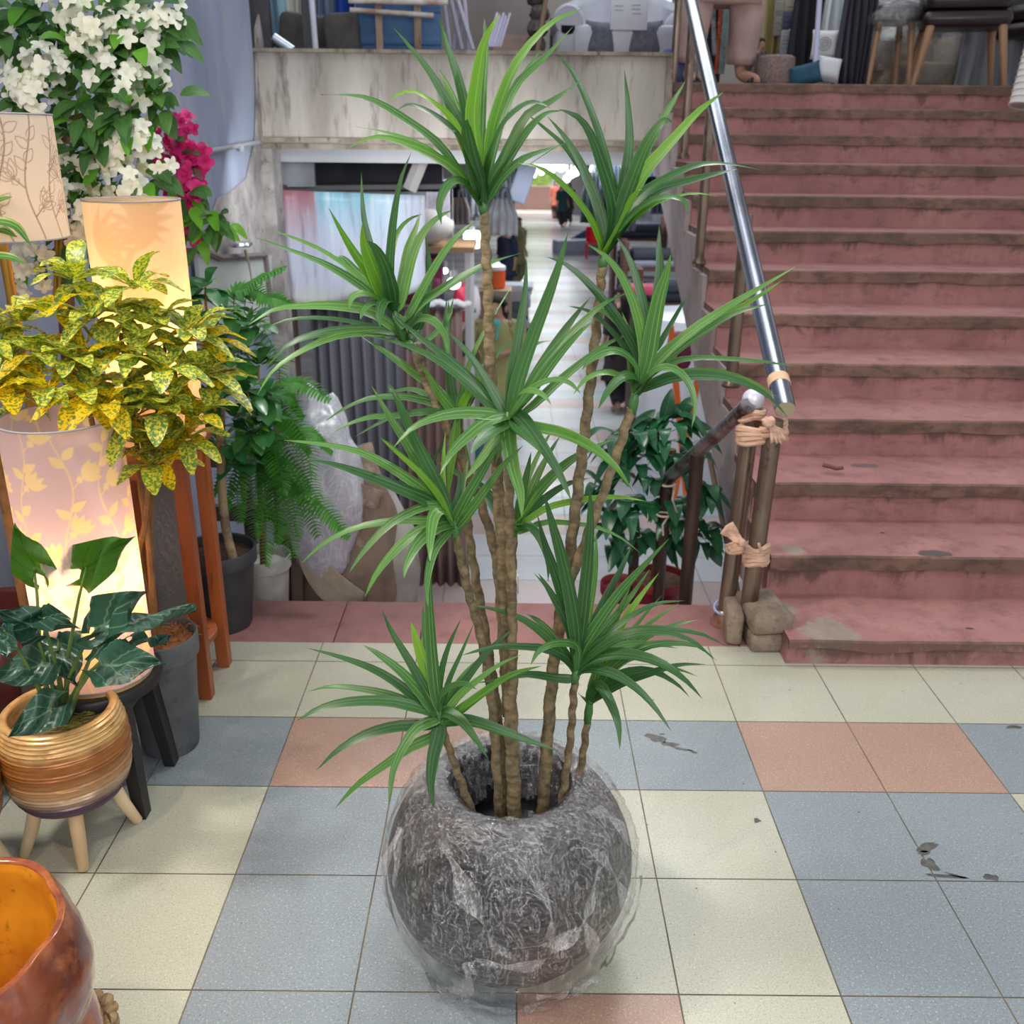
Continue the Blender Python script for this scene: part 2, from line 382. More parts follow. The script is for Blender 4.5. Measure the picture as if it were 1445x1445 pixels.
def blob(cx, cy, rx, ry, rot=0, seed=1, n=26):
    pts = []
    for q in range(n):
        a = 2*PI*q/n; r = 1+.5*mnoise.noise(V(math.cos(a)*1.6+seed, math.sin(a)*1.6, seed*.7))
        x, y = rx*r*math.cos(a), ry*r*math.sin(a); pts.append((cx+x*math.cos(rot)-y*math.sin(rot), cy+x*math.sin(rot)+y*math.cos(rot), .0005))
    fl.poly(pts, 4)
for px, py, rx, ry, ro, sd in ((925, 1042, .030, .014, -.5, 1), (945, 1050, .022, .008, -.2, 2), (962, 1057, .025, .005, -.3, 3), (978, 1061, .012, .004, -.6, 8), (934, 1036, .007, .003, 0, 4),
        (1068, 1158, .008, .008, 0, 5), (1310, 1195, .028, .010, .5, 6), (1304, 1204, .014, .007, .4, 7), (1313, 1220, .016, .020, .2, 8), (1330, 1236, .040, .006, -.1, 9), (1398, 1238, .018, .009, 0, 10), (1350, 1236, .022, .004, -.4, 3), (1430, 1026, .022, .007, 0, 12)):
    p = az(px, py, 0); blob(p.x, p.y, rx, ry, ro, sd)
for q in range(70):
    x, y = rnd(.2, 1.9), rnd(.9, 2.6); r_ = rnd(.001, .0028); blob(x, y, r_, r_*.8, 0, q, 8)
struct(fl.build('floor', [t_white, t_grey, t_terra, grout, stain], smooth=False))
st = MB()                                                # red strip at the head of the stairs going down
xs = [-1.5, -1.05, -.55, -.28, .2, .72, .84]
for a, b in zip(xs, xs[1:]): st.box(((a+b)/2, (STRIP_Y+EDGE_Y)/2, -.03), (b-a-.003, EDGE_Y-STRIP_Y-.001, .0605), bev=.004)
struct(st.build('trim_1', red_mat('red_oxide_slab', (148, 104, 101), (132, 90, 87), (126, 80, 74), False)))

# ------------------------------------------------------------------ stairs going up on the right
SX, SR, TR, YS, N = .83, .142, .306, 2.54, 13
XR = 3.6
def nose(k): return YS+TR*(k-1), .085+SR*(k-1)
up = MB()
for k in range(1, N+1):
    y, z = nose(k); zb = nose(k-1)[1] if k > 1 else 0; x0 = SX+.006*k
    y2 = nose(k+1)[0]+.03 if k < N else y+.06
    up.m = 0
    # tread slab with its own nosing, then the riser set back under it
    sl = MB(); n = 44; th = .05 if k > 1 else .03
    for q in range(n):
        xa, xb = x0+(XR-x0)*q/n, x0+(XR-x0)*(q+1)/n
        def jag(x): return .007*mnoise.noise(V(x*5, k*3.1, 0))+.004*mnoise.noise(V(x*19, k, 4))
        ya, yb = y+jag(xa), y+jag(xb); za = zc = z
        up.quad((xa, ya+.006, za), (xb, yb+.006, zc), (xb, y2, z), (xa, y2, z), 0)
        up.quad((xa, ya, za-.006), (xb, yb, zc-.006), (xb, yb+.006, zc), (xa, ya+.006, za), 1)
        tj = .012*mnoise.noise(V(xa*4, k, 9)); tk = .012*mnoise.noise(V(xb*4, k, 9))
        up.quad((xa, ya, z-th+tj), (xb, yb, z-th+tk), (xb, yb, zc-.006), (xa, ya, za-.006), 1 if k > 1 else 0)
        up.quad((xa, y+.016, z-th+tj), (xb, y+.016, z-th+tk), (xb, yb, z-th+tk), (xa, ya, z-th+tj), 1)
    up.quad((x0, y+.014, zb), (XR, y+.014, zb), (XR, y+.014, z-th+.02), (x0, y+.014, z-th+.02), 0)
    up.poly([(x0, y+.008, z-.004), (x0, y2, z), (x0, y2, zb), (x0, y+.014, zb), (x0, y+.014, z-th), (x0, y, z-th)][::-1], 0)
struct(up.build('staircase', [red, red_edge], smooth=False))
sg = MB(); P = []                                        # the slab that carries them, its whitewashed side towards the stairwell
for k in range(1, N+1):
    y, z = nose(k); P += [(y+.03, (nose(k-1)[1] if k > 1 else 0)-.03), (y+.03, z-.03)]
P += [(nose(N)[0]+.25, nose(N)[1]-.03), (6.4, 1.36), (3.30, -.02), (2.60, -.02)]
xa, xb = SX+.012, XR
A = [sg.vert((xa+.005*max(0, (p[0]-2.5)), p[0], p[1])) for p in P]; B = [sg.vert((xb, p[0], p[1])) for p in P]
sg.face(A[::-1]); sg.face(B)
for i in range(len(P)): j = (i+1) % len(P); sg.face((A[i], A[j], B[j], B[i]))
struct(sg.build('wall_stair_side', whitewash, smooth=False))
tr = MB()                                                # brown skirting board under that side
tr.tube([(.838, 3.02, -.16), (.838, 3.33, -.02), (.838, 3.9, .235)], .012, 4); struct(tr.build('trim_2', mat('brown_skirting', (104, 78, 68), .6), smooth=False))
# ------------------------------------------------------------------ stairs going down
LZ, DR, DT = -1.75, .175, .31
dn = MB()
for k in range(10):
    z = -DR*(k+1); y = EDGE_Y+DT*k
    dn.m = 0; dn.box((-.34, y+DT/2+.01, z-.04), (2.30, DT+.02, .08), bev=.004); dn.m = 1; dn.box((-.34, y+.01, z+.06), (2.30, .02, .12))
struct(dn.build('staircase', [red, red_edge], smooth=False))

# ------------------------------------------------------------------ walls
def wall(name, mats, boxes):
    m = MB()
    for i, (c, s_, mi) in enumerate(boxes): m.m = mi; m.box(c, s_)
    return struct(m.build(name, mats, smooth=False))
wall('wall_left', [plaster], [((-1.58, 4.02, .85), (.12, 4.3, 5.3), 0)])
bp = MB()                                                # plaster fallen away at the foot of the wall, a ragged slab of bare cement
Pn = [(330, 395), (300, 388), (284, 352), (296, 318), (309, 280), (330, 268), (350, 250), (362, 190), (363, 120), (361, 40), (366, 20), (372, 60), (374, 200), (376, 330), (376, 395)]
def wx(px, py, X): v = ray(px, py); return V(0, 0, CH)+v*(X/v.x)
F_ = [wx(px, py, -1.505) for px, py in Pn]; ids = [bp.vert(p) for p in F_]; bp.face(ids); idb = [bp.vert(p-V(.01, 0, 0)) for p in F_]
for i in range(len(ids)): j = (i+1) % len(ids); bp.face((ids[i], idb[i], idb[j], ids[j]))
struct(bp.build('trim_3', broken, smooth=False))
wall('wall_back', [conc, k_rust], [((-.32, 6.28, 1.675), (2.44, .16, .50), 0), ((-.32, 6.27, 1.935), (2.47, .2, .02), 1), ((-.32, 6.26, 1.45), (2.45, .2, .025), 1), ((-.32, 6.27, 1.415), (2.44, .18, .03), 1), ((.905, 6.27, 1.68), (.04, .18, .52), 1)])
wall('wall_pier', [broken], [((-1.49, 6.22, -.2), (.10, .22, 3.2), 0)])
cd = MB(); cd.tube([wx(205, 213, -1.50), wx(290, 214, -1.50), wx(330, 207, -1.50), wx(365, 201, -1.50)], .012, 8); cd.tube([wx(338, 203, -1.5), wx(340, 212, -1.5)], .017, 8)
tag(cd.build('conduit_pipe', mat('grey_conduit', (150, 152, 158), .5)), 'thin grey conduit pipe clipped along the grey blue wall', 'pipe')
# upper level
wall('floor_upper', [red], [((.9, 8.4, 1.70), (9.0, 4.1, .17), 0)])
wall('wall_shop', [shopwall, dark], [((0, 9.6, 3.4), (12, .1, 3.4), 0), ((-1.9, 7.8, 3.3), (.1, 3.2, 3.2), 1)])
# lower level
lf = MB(); y = 5.9; n = 0
while y < 46:
    t_ = 1 if n % 3 == 1 else (2 if n % 9 == 5 else 0)
    for i in range(-9, 13): lf.quad((i*.5+.003, y+.003, LZ), ((i+1)*.5-.003, y+.003, LZ), ((i+1)*.5-.003, y+.467, LZ), (i*.5+.003, y+.467, LZ), t_)
    y += .47; n += 1
lf.m = 3; lf.box((1, 26, LZ-.03), (11, 41, .055))
struct(lf.build('floor', [lowtile, lowpink, lowgrey, grout], smooth=False))
wall('ceiling', [mat('corridor_ceiling', (188, 190, 194), .7, c2=(160, 164, 172), ns=.8)], [((1.0, 26.2, 1.36), (10.5, 39.6, .08), 0)])
wall('wall_corridor', [mat('corridor_side', (150, 152, 158), .7, c2=(110, 112, 120), ns=.7), shopwall], [((-3.6, 26, -.2), (.1, 40, 3.1), 0), ((5.8, 26, -.2), (.1, 40, 3.1), 0),
    ((-1.75, 46, -.2), (3.7, .15, 3.1), 1), ((4.2, 46, -.2), (3.4, .15, 3.1), 1), ((-3.0, 6.35, .0), (3.0, .12, 3.2), 1)])
# ------------------------------------------------------------------ railings
def on(p, q, t): return V(p).lerp(V(q), t)
Ra, Rb = at(1108, 578, 2.72), V(.885, 5.33, 2.12); Rb = at(974, 0, 5.33); Re = Ra+(Rb-Ra)*1.35
def capped(m, a, b, r, n=20): m.tube([a, a.lerp(b, .004), b.lerp(a, .004), b], [r*.96, r, r, r*.96], n)
t = thing('handrail', 'long polished steel handrail running up the left side of the red stairs', 'handrail', tuple(Ra))
m = MB(); capped(m, Ra, Re, .031); m.build('rail_tube', steel, t, edge=1.2)
m = MB(); d_ = (Re-Ra).normalized(); m.tube([Ra-d_*.001, Ra+d_*.004], .0285, 20); m.build('end_cap', mat('dull_cap', (190, 178, 156), .4, .5), t)
m = MB(); m.tube([Ra+d_*.10, Ra+d_*.118, Ra+d_*.135], .0328, 20); tag(m.build('tape_band', mat('masking_tape', (204, 170, 136), .8), t), 'tan tape wound round the lower end')
def post(label, px, py, X, topf, r=.024, base=True, z=None):
    p = wx(px, py, X); tp = V(p.x, p.y, topf(p.y)); t = thing('railing_post', label, 'post', tuple(p), 'upright posts of the stair railings')
    m = MB(); m.tube([p, p+V(0, 0, .01), tp-V(0, 0, .01), tp], r, 16); m.build('tube', oldsteel, t, edge=1.2)
    if base:
        m = MB(); m.lathe([(r*1.5, 0), (r*1.55, .008), (r*1.2, .02), (r*1.05, .03)], p, 16); m.build('flange', oldsteel, t)
    return t
def rail_z(y): return Ra.z+(Re.z-Ra.z)*(y-Ra.y)/(Re.y-Ra.y)-.02
post('uppermost steel railing post on the whitewashed stair side', 964, 224, .86, rail_z, .022)
post('second steel railing post from the top, left of the long handrail', 986, 372, .855, rail_z, .022)
post('third steel railing post, rising to the middle of the long handrail', 1031, 545, .85, rail_z, .024)
# far post on the upper landing
p = at(950, 118, 6.32); t = thing('railing_post', 'thin steel post at the top corner beside the concrete parapet', 'post', tuple(p), 'upright posts of the stair railings')
m = MB(); m.tube([p, p+V(0, 0, 1.2)], .022, 14); m.build('tube', oldsteel, t)
# the two tied posts by the bricks
p1 = az(1022, 880, 0); q1 = at(1062, 574, p1.y+.02)
t = thing('railing_post', 'tarnished post on a round base, left one of the tied pair', 'post', tuple(p1), 'upright posts of the stair railings')
m = MB(); m.tube([p1, p1+(q1-p1)*.02, q1-(q1-p1)*.01, q1], .0265, 18); m.build('tube', oldsteel, t, edge=1.2)
m = MB(); m.lathe([(.045, 0), (.046, .012), (.036, .03), (.034, .05), (.029, .055)], p1, 20); tag(m.build('flange', mat('worn_flange', (178, 140, 120), .35, .7, c2=(120, 92, 78), ns=30), t), 'coppery worn base collar')
m = MB(); m.ball(q1+V(0, 0, .022), (.034, .034, .034), 18, 10); tag(m.build('ball_cap', mat('steel_ball', (206, 206, 222), .3, .2), t), 'bright rounded steel cap')
m = MB(); m.tube([p1+V(.037*math.cos(a), .037*math.sin(a), .062+.012*math.sin(a*1.0+.6)) for a in [2*PI*k/18 for k in range(19)]], .0045, 6); tag(m.build('wire', mat('blue_wire', (140, 158, 196), .5), t), 'pale blue wire wound round the base')
p2 = at(1057, 852, 2.73); q2 = at(1093, 592, 2.74)
t = thing('railing_post', 'tarnished post standing on the bricks, right one of the tied pair', 'post', tuple(p2), 'upright posts of the stair railings')
m = MB(); m.tube([p2, p2+(q2-p2)*.02, q2-(q2-p2)*.01, q2], .027, 18); m.build('tube', oldsteel, t, edge=1.2)
# railing that goes down
d0 = at(1056, 572, 2.79); d1 = at(925, 692, 3.40)
t = thing('handrail', 'short scuffed handrail sloping down beside the stairwell to the potted plant', 'handrail', tuple(d0))
m = MB(); capped(m, d0, d1, .024); m.build('rail_tube', mat('scuffed_steel', (176, 172, 174), .3, .9, c2=(92, 76, 68), ns=16, c3=(60, 48, 44), ns3=40), t, edge=1.2)
def dstep(y): return -DR*(int((y-EDGE_Y)/DT)+1) if y > EDGE_Y else 0
for lab, px, py, rr in (('nearer dark post under the sloping lower handrail', 992, 630, .024), ('farther dark post under the low end of the sloping handrail', 944, 676, .022)):
    s = (px-1056)/(925-1056); tp = d0.lerp(d1, s); bz = dstep(tp.y)
    t = thing('railing_post', lab, 'post', (tp.x, tp.y, bz), 'upright posts of the stair railings')
    m = MB(); m.tube([(tp.x, tp.y, bz), (tp.x, tp.y, tp.z-.01)], rr, 16); m.build('tube', mat('dark_old_steel', (84, 70, 64), .45, .7, c2=(56, 44, 40), ns=12, stretch=(1, 1, .3)), t)
for lab, px, Y in (('brown post half hidden behind the leafy plant pot', 900, 3.52),):
    b = at(px, 700, Y); bz = dstep(Y); t = thing('railing_post', lab, 'post', (b.x, Y, bz), 'upright posts of the stair railings')
    m = MB(); m.tube([(b.x, Y, bz), (b.x, Y, at(px, 745, Y).z)], .02, 14); m.build('tube', mat('brown_post', (88, 68, 60), .6, .4), t)
# thin cord knotted on the low post
m = MB(); c0 = at(944, 690, 3.27); R2 = .024
m.tube([c0+V(R2*math.cos(a), R2*math.sin(a), .004*a) for a in [k*.4 for k in range(17)]]+[c0+V(.01, -.03, -.03), c0+V(.03, -.02, -.08), c0+V(.045, -.01, -.1)], .0035, 6)
c0 = at(936, 726, 3.27); m.tube([c0+V(R2*math.cos(a), R2*math.sin(a), 0) for a in [k*.4 for k in range(17)]]+[c0+V(-.005, -.03, -.03), c0+V(.0, -.03, -.07)], .004, 6)
tag(m.build('string', mat('grey_string', (170, 160, 150), .9)), 'grey string knotted round the dark low post before the leafy plant', 'string')
# cloth ties
cloth = mat('peach_rag', (206, 170, 148), .95, c2=(182, 144, 124), ns=18, stretch=(1, 1, 4), bump=.4, bs=60)
def rag_loop(m, c, rx, ry, h, ph=0, turns=3, tilt=.0):
    for q in range(turns):
        pts = []
        for k in range(29):
            a = 2*PI*k/28; pts.append(V(c)+V(rx*math.cos(a), ry*math.sin(a), h*(q/turns-.5)+tilt*math.cos(a+ph)+.004*math.sin(3*a+q)))
        m.tube(pts, lambda s_: .008+.002*math.sin(9*s_+q), 7)
def rag_tail(m, pts, w):
    m.leaf(pts, w, up=V(0, -1, 0), n=8, fold=.5, prof=lambda t: .35+.65*t, wavy=.12); 
mid = at(1075, 600, 2.75)
m = MB(); cx = (q1+q2)*.5; cx.z -= .05
rag_loop(m, cx, abs(q2.x-q1.x)/2+.045, .05, .05, 0, 4, .012); rag_loop(m, q1+V(0, 0, -.02), .036, .036, .03, 1, 2, .01); rag_loop(m, q2+V(0, 0, -.035), .036, .036, .03, 2, 2, .012)
kn = at(1084, 596, 2.69); m.ball(kn, (.02, .018, .018), 10, 8, wob=lambda p: .15*math.sin(7*p.x+5*p.z))
for dx in (-.012, .004, .016): rag_tail(m, [kn, at(1092, 606, 2.68)+V(dx*.4, 0, 0), at(1098, 624, 2.68)+V(dx, 0, 0)], .022)
so = m.build('cloth_tie', cloth); so.modifiers.new('thickness', 'SOLIDIFY').thickness = .0015
tag(so, 'peach cloth rag knotted round the two post tops under the handrail end', 'cloth tie', 'rags tying the posts')
m = MB(); m.tube([q1+V(.033*math.cos(a), .033*math.sin(a), -.012+.006*math.sin(2*a)) for a in [2*PI*k/20 for k in range(21)]], .003, 6); m.tube([q1+V(.034*math.cos(a), .034*math.sin(a), -.018+.006*math.cos(2*a)) for a in [2*PI*k/20 for k in range(21)]], .003, 6)
tag(m.build('rubber_band', mat('red_band', (190, 70, 66), .6)), 'thin red band looped at the top of the left tied post', 'band')
m = MB(); tA = (772-574)/(880-574); pa = p1.lerp(q1, .40); pb = p2.lerp(q2, .30)
rag_loop(m, pb, .033, .033, .06, 0, 5, .006); rag_loop(m, (pa+pb)*.5, .055, .036, .012, .5, 2, .01)
kn = at(1047, 766, 2.68); m.ball(kn, (.012, .012, .014), 10, 8)
rag_tail(m, [kn, at(1036, 755, 2.70), at(1024, 742, 2.70)], .05); rag_tail(m, [kn, at(1036, 768, 2.69), at(1025, 772, 2.70)], .03); rag_tail(m, [kn+V(.05, 0, 0), at(1077, 785, 2.70), at(1078, 800, 2.70)], .018)
so = m.build('cloth_tie', cloth); so.modifiers.new('thickness', 'SOLIDIFY').thickness = .0015
tag(so, 'peach cloth rag bow tied halfway up the pair of posts', 'cloth tie', 'rags tying the posts')
# bricks
brickm = mat('old_brick', (140, 124, 108), .95, c2=(116, 100, 86), ns=14, c3=(92, 78, 66), ns3=46, bump=.6, bs=60)
def brick(c, rz, lab, s_=(.115, .2, .062)):
    m = MB(); m.box((0, 0, 0), s_, bev=.012); 
    m.v = [tuple(V(p)+V(mnoise.noise(V(p)*30), mnoise.noise(V(p)*30+V(9, 0, 0)), mnoise.noise(V(p)*30+V(0, 9, 0)))*.004) for p in m.v]
    o = m.build('brick', brickm); o.location = c; o.rotation_euler.z = rz; tag(o, lab, 'brick', 'bricks under the railing post'); return o
bc = az(1073, 926, 0); brick((bc.x+.028, bc.y+.118, .033), .05, 'lower brown brick on the tiles beside the first red step', (.118, .2, .062))
brick((bc.x+.024, bc.y+.112, .098), .12, 'upper brown brick carrying the foot of the right tied post', (.122, .2, .064))
brick((bc.x-.060, bc.y+.155, .055), -.1, 'narrow ochre brick set on edge behind the two stacked bricks', (.05, .19, .108))
# litter on the steps
def bit(name, lab, cat, pts, r, col):
    m = MB(); m.tube(pts, r, 6); tag(m.build(name, mat(name+'_c', col, .7)), lab, cat)
y5, z5 = nose(3)
bit('twig', 'short brown twig lying on the third red step', 'twig', [at(1161, 656, 3.27), at(1170, 658, 3.26), at(1180, 661, 3.25), at(1190, 660, 3.25)], .007, (96, 60, 48))
for px, py, k, w, cl in ((1220, 657, 3, .05, (104, 92, 92)), (1318, 781, 2, .055, (84, 74, 76)), (1368, 887, 1, .012, (70, 60, 58)), (1245, 752, 2, .01, (80, 62, 60))):
    z = nose(k)[1]; p = az(px, py, z); m = MB(); ids = []
    pts = []
    for q in range(18):
        a = 2*PI*q/18; r_ = 1+.35*mnoise.noise(V(math.cos(a)*2, math.sin(a)*2, px)); pts.append((p.x+w*r_*math.cos(a), p.y+w*.42*r_*math.sin(a), z+.0012))
    m.poly(pts); struct(m.build('trim_4', mat('step_stain', cl, .5)))
# ------------------------------------------------------------------ the dracaena in its wrapped pot
PC = V(.005, 1.49, 0)
plant = thing('potted_dracaena', 'tall dracaena with strappy green leaf tufts in a black ball pot wrapped in clear film', 'potted plant', tuple(PC))
black = mat('black_plastic', (22, 21, 24), .4, c2=(32, 30, 34), ns=9)
m = MB(); pr = []
for k in range(61):
    t_ = k/60; z = .362*t_; r = .140+(.234-.140)*math.sin(min(1, t_/.52)*PI/2)**.85 if t_ < .52 else .234*math.cos((t_-.52)/.48*PI/2*.69)**.6
    pr.append((r-.0035*(1-abs(math.sin(t_*PI*11)))**3, z))
pr += [(.112, .363), (.105, .35), (.105, .20), (.02, .195)]
m.lathe(pr, PC, 56); m.build('pot', black, plant, edge=1.5)
m = MB(); m.lathe([(.104, .24), (.08, .252), (.03, .256), (.001, .256)], PC, 28, wob=lambda r, a, z: r*(1+.02*math.sin(a*9)))
m.build('inner_pot', black, plant)
# film: lies loose over the pot, dips into the mouth, with ragged creases
def film_r(t_):
    pts = [(.080, .262), (.092, .315), (.103, .356), (.120, .372), (.145, .371), (.183, .343), (.217, .288), (.238, .225), (.240, .17), (.228, .11), (.210, .055), (.188, .018), (.172, .004)]
    x = t_*(len(pts)-1); i = min(int(x), len(pts)-2); f_ = x-i; a, b = pts[i], pts[i+1]; return a[0]+(b[0]-a[0])*f_, a[1]+(b[1]-a[1])*f_
m = MB(); rows = []; NA, NP = 150, 76
for i in range(NP+1):
    t_ = i/NP; r0, z0 = film_r(t_); ring = []
    for j in range(NA):
        a = 2*PI*j/NA; d = V(math.cos(a), math.sin(a), 0)
        q = V(d.x*3.2, d.y*3.2, z0*7)
        ridge = 1-abs(mnoise.noise(q*1.5+V(5, 0, 0)))*2.2; fine = 1-abs(mnoise.noise(q*4.2+V(0, 7, 0)))*2
        k = .006*mnoise.noise(q)+.007*max(0, ridge)**3+.004*max(0, fine)**2
        zz = z0+(.012*mnoise.noise(V(d.x*4, d.y*4, 3)) if t_ < .12 else 0)
        ring.append(m.vert(PC+d*(r0+k)+V(0, 0, max(.002, zz))))
    rows.append(ring)
for i in range(NP):
    for j in range(NA):
        k = (j+1) % NA
        if i < 9:
            p = V(m.v[rows[i][j]])-PC
            if mnoise.noise(V(p.x*16, p.y*16, 1.5))*9 > i-1 and p.y > .0 and abs(p.x-.01) < .055: continue
        m.face((rows[i][j], rows[i][k], rows[i+1][k], rows[i+1][j]), None, 1 if i < 33+9*mnoise.noise(V(math.cos(2*PI*j/NA)*2.5, math.sin(2*PI*j/NA)*2.5, 2)) else 0)
film = film_mat('stretch_film', lo=.0, hi=.42, scale=7, bump=1.0, white=.07, fk=.28, rough=.08, milk=.025, fine=4.5, bd=.006, st=.28)
m.build('plastic_wrap', [film, film_mat('film_layers', lo=.04, hi=.50, scale=9, bump=1.0, white=.10, fk=.38, rough=.08, milk=.08, fine=4.0, bd=.006, st=.3, tint=(.95, .97, 1.1))], plant, edge=0)
def on_film(a, t_, out=0):
    r0, z0 = film_r(t_); return PC+V(math.cos(a)*(r0+.008+out), math.sin(a)*(r0+.008+out), z0)
flap = film_mat('film_folds', lo=.14, hi=.5, scale=14, bump=1.0, white=.22, rough=.10, fk=.6, fine=3, bd=.006, st=.3)
m = MB()
for a0, t0, a1, t1, w in ((-2.3, .38, -1.5, .62, .05), (-1.5, .62, -.75, .50, .035), (-2.1, .86, -1.75, .66, .045), (-1.75, .66, -1.05, .60, .03), (-1.05, .55, -.95, .84, .03), (-1.3, .80, -.95, .82, .03), (-2.75, .48, -2.2, .88, .06),
        (-2.0, .95, -1.2, .96, .03), (-1.2, .96, -.45, .86, .03), (-.45, .86, -.15, .66, .03), (-.9, .42, -.5, .66, .025), (-.6, .35, -.25, .55, .03), (-1.9, .30, -1.2, .36, .03), (-1.25, .18, -1.0, .34, .022), (-2.9, .34, -2.5, .56, .04), (-1.45, .44, -1.2, .60, .02), (-2.45, .92, -1.9, .97, .035), (-.8, .62, -.55, .9, .03)):
    pts = [on_film(a0+(a1-a0)*s_+.05*math.sin(7*s_+a0), t0+(t1-t0)*s_+.02*math.sin(5*s_+t0*9), .003+.006*math.sin(s_*PI)) for s_ in (0, .25, .5, .75, 1)]
    c_ = (pts[0]+pts[-1])*.5-PC; c_.z = 0; m.leaf(pts, w, up=c_.normalized(), n=16, fold=.35, prof=lambda t: (.55+.45*math.sin(t*17+a0*3))*math.sin(PI*min(.97, max(.03, t)))**.5, wavy=.10)
for a, t_ in ((-1.25, .10), (-1.6, .08)):
    p = on_film(a, t_); m.leaf([p, p+V(.01, -.005, .02), p+V(.004, .0, .045)], .03, up=V(0, -1, 0), n=6, prof=lambda t: 1-.6*t, wavy=.15)
m.build('film_fold', flap, plant, edge=0)

g1 = leaf_mat('dracaena_leaf', (84, 132, 58), (54, 102, 48), stripes=3, vein=(160, 196, 126), rough=.4, transl=.26, back=(74, 122, 66))
g2 = leaf_mat('dracaena_leaf_dark', (52, 96, 44), (36, 76, 38), stripes=3, vein=(104, 150, 86), rough=.4, transl=.2, back=(58, 104, 62))
g3 = leaf_mat('dracaena_leaf_fresh', (112, 160, 36), (70, 126, 44), stripes=2, vein=(160, 196, 80), rough=.45, transl=.34, back=(96, 150, 50))
LM = {'g': g1, 'd': g2, 'f': g3}
barkm = NT('dracaena_stem'); co = barkm.coord('Object'); 
barkm.base(barkm.mix(barkm.ramp(barkm.noise(co, 60, 4), .4, .65), lin((126, 110, 80)), lin((84, 72, 52)))); barkm.p.inputs['Roughness'].default_value = .75; barkm.bump(barkm.noise(co, 160, 3), .3, .004); bark = barkm.m
def stem(px, rad, ring=.013):
    rad = (rad[0]*.82, rad[1]*.92)
    """px: (x, y, Y) down the stem from its top to the soil; ringed like a cane"""
    P = [at(x, y, Y) for x, y, Y in px]; L = sum((b-a).length for a, b in zip(P, P[1:])); n = int(L/ring*5); Q = catmull(P, n); m = MB()
    rr = []
    for i in range(n+1):
        t_ = i/n; ph = (t_*L/ring) % 1; rr.append((rad[0]+(rad[1]-rad[0])*t_)*(1.0+.08*(1-ph)*(1 if ph < .8 else .2)+.025*math.sin(i*1.7)))
    for i in range(n+1): Q[i] = Q[i]+V(.0012*math.sin(i*.33), .001*math.cos(i*.41), 0)
    m.tube(Q, rr, 12); return m.build('stem', bark, plant, edge=1.3)
Yp = 1.49
stem([(683, 297, 1.50), (689, 420, 1.50), (694, 560, 1.50), (708, 760, 1.49), (718, 950, 1.485), (727, 1168, 1.48)], (.0078, .0142))
stem([(850, 374, 1.54), (841, 470, 1.54), (824, 620, 1.53), (803, 790, 1.52), (781, 940, 1.51), (764, 1165, 1.49)], (.0082, .0125))
stem([(891, 576, 1.47), (866, 655, 1.475), (835, 740, 1.485), (806, 820, 1.495), (789, 905, 1.505)], (.0088, .0085))
stem([(583, 488, 1.56), (613, 565, 1.56), (648, 640, 1.56), (675, 700, 1.55), (700, 790, 1.53), (709, 900, 1.51), (716, 1010, 1.50)], (.009, .009))
stem([(647, 600, 1.57), (656, 690, 1.57), (664, 770, 1.56), (684, 890, 1.54), (702, 1010, 1.52), (714, 1160, 1.51)], (.0075, .0105))
stem([(643, 755, 1.46), (660, 830, 1.47), (680, 905, 1.48), (695, 1000, 1.49), (706, 1160, 1.49)], (.0085, .0095))
stem([(724, 757, 1.56), (722, 850, 1.55), (722, 960, 1.54), (722, 1060, 1.53)], (.0085, .0095))
stem([(718, 610, 1.44), (719, 730, 1.45), (722, 860, 1.46), (724, 980, 1.47)], (.0085, .0095))
stem([(811, 958, 1.46), (804, 1050, 1.47), (789, 1158, 1.47)], (.0078, .0078), .012)
stem([(829, 1014, 1.50), (821, 1075, 1.505), (806, 1140, 1.50)], (.0078, .0075), .012)
stem([(626, 1034, 1.42), (643, 1082, 1.44), (669, 1155, 1.46)], (.0072, .0082), .012)
def tuft(base, leaves, seed, collar=None):
    """one tuft: base (x, y, Y); a leaf is (points tip->inwards, width, depth push of the tip, colour)"""
    random.seed(seed); bx, by, bY = base; B = at(*base); mm = MB()
    mats = [g1, g2, g3]; NAT = .30
    for lf in leaves:
        pts, w, dy, colr = lf; mm.m = {'g': 0, 'd': 1, 'f': 2}[colr]
        tx, ty = pts[0]; lat = (at(tx, ty, bY)-B).length
        if dy is None:
            mag = min(.17, math.sqrt(max(.0016, NAT**2-lat**2))*.6); dy = mag*random.choice((-1, 1))*rnd(.6, 1.0)
        n = len(pts); P = [at(bx+rnd(-3, 3), by+rnd(-4, 6), bY+.2*dy*.1)]
        tot = [0]; allp = [(bx, by)]+list(reversed(pts))
        for a, b in zip(allp, allp[1:]): tot.append(tot[-1]+math.hypot(b[0]-a[0], b[1]-a[1]))
        for (x, y), s_ in zip(allp[1:], tot[1:]):
            P.append(at(x, y, bY+dy*(s_/tot[-1])))
        rising = (P[-1]-P[0]).normalized()
        up = V(0, -.55, .85) if rising.z < .75 else V(-rising.x*.6+rnd(-.3, .3), -.9, .3)
        mm.leaf(P, w, up=up, n=13, fold=.22, wavy=.03)
    if collar:
        nk = at(*collar); mm.m = 0; d = (B-nk); Q = [nk-d*.1+V(0, 0, -.003), nk.lerp(B, .5), B+d*.5]; mm.tube(Q, [.0058, .0082, .004], 10)
    return mm.build('leaf_tuft', [g1, g2, g3], plant, edge=0)
W_, N_, S_ = .026, .019, .012
def Z(ox, oy, s): return lambda *p: [(ox+s*p[i], oy+s*p[i+1]) for i in range(0, len(p), 2)]
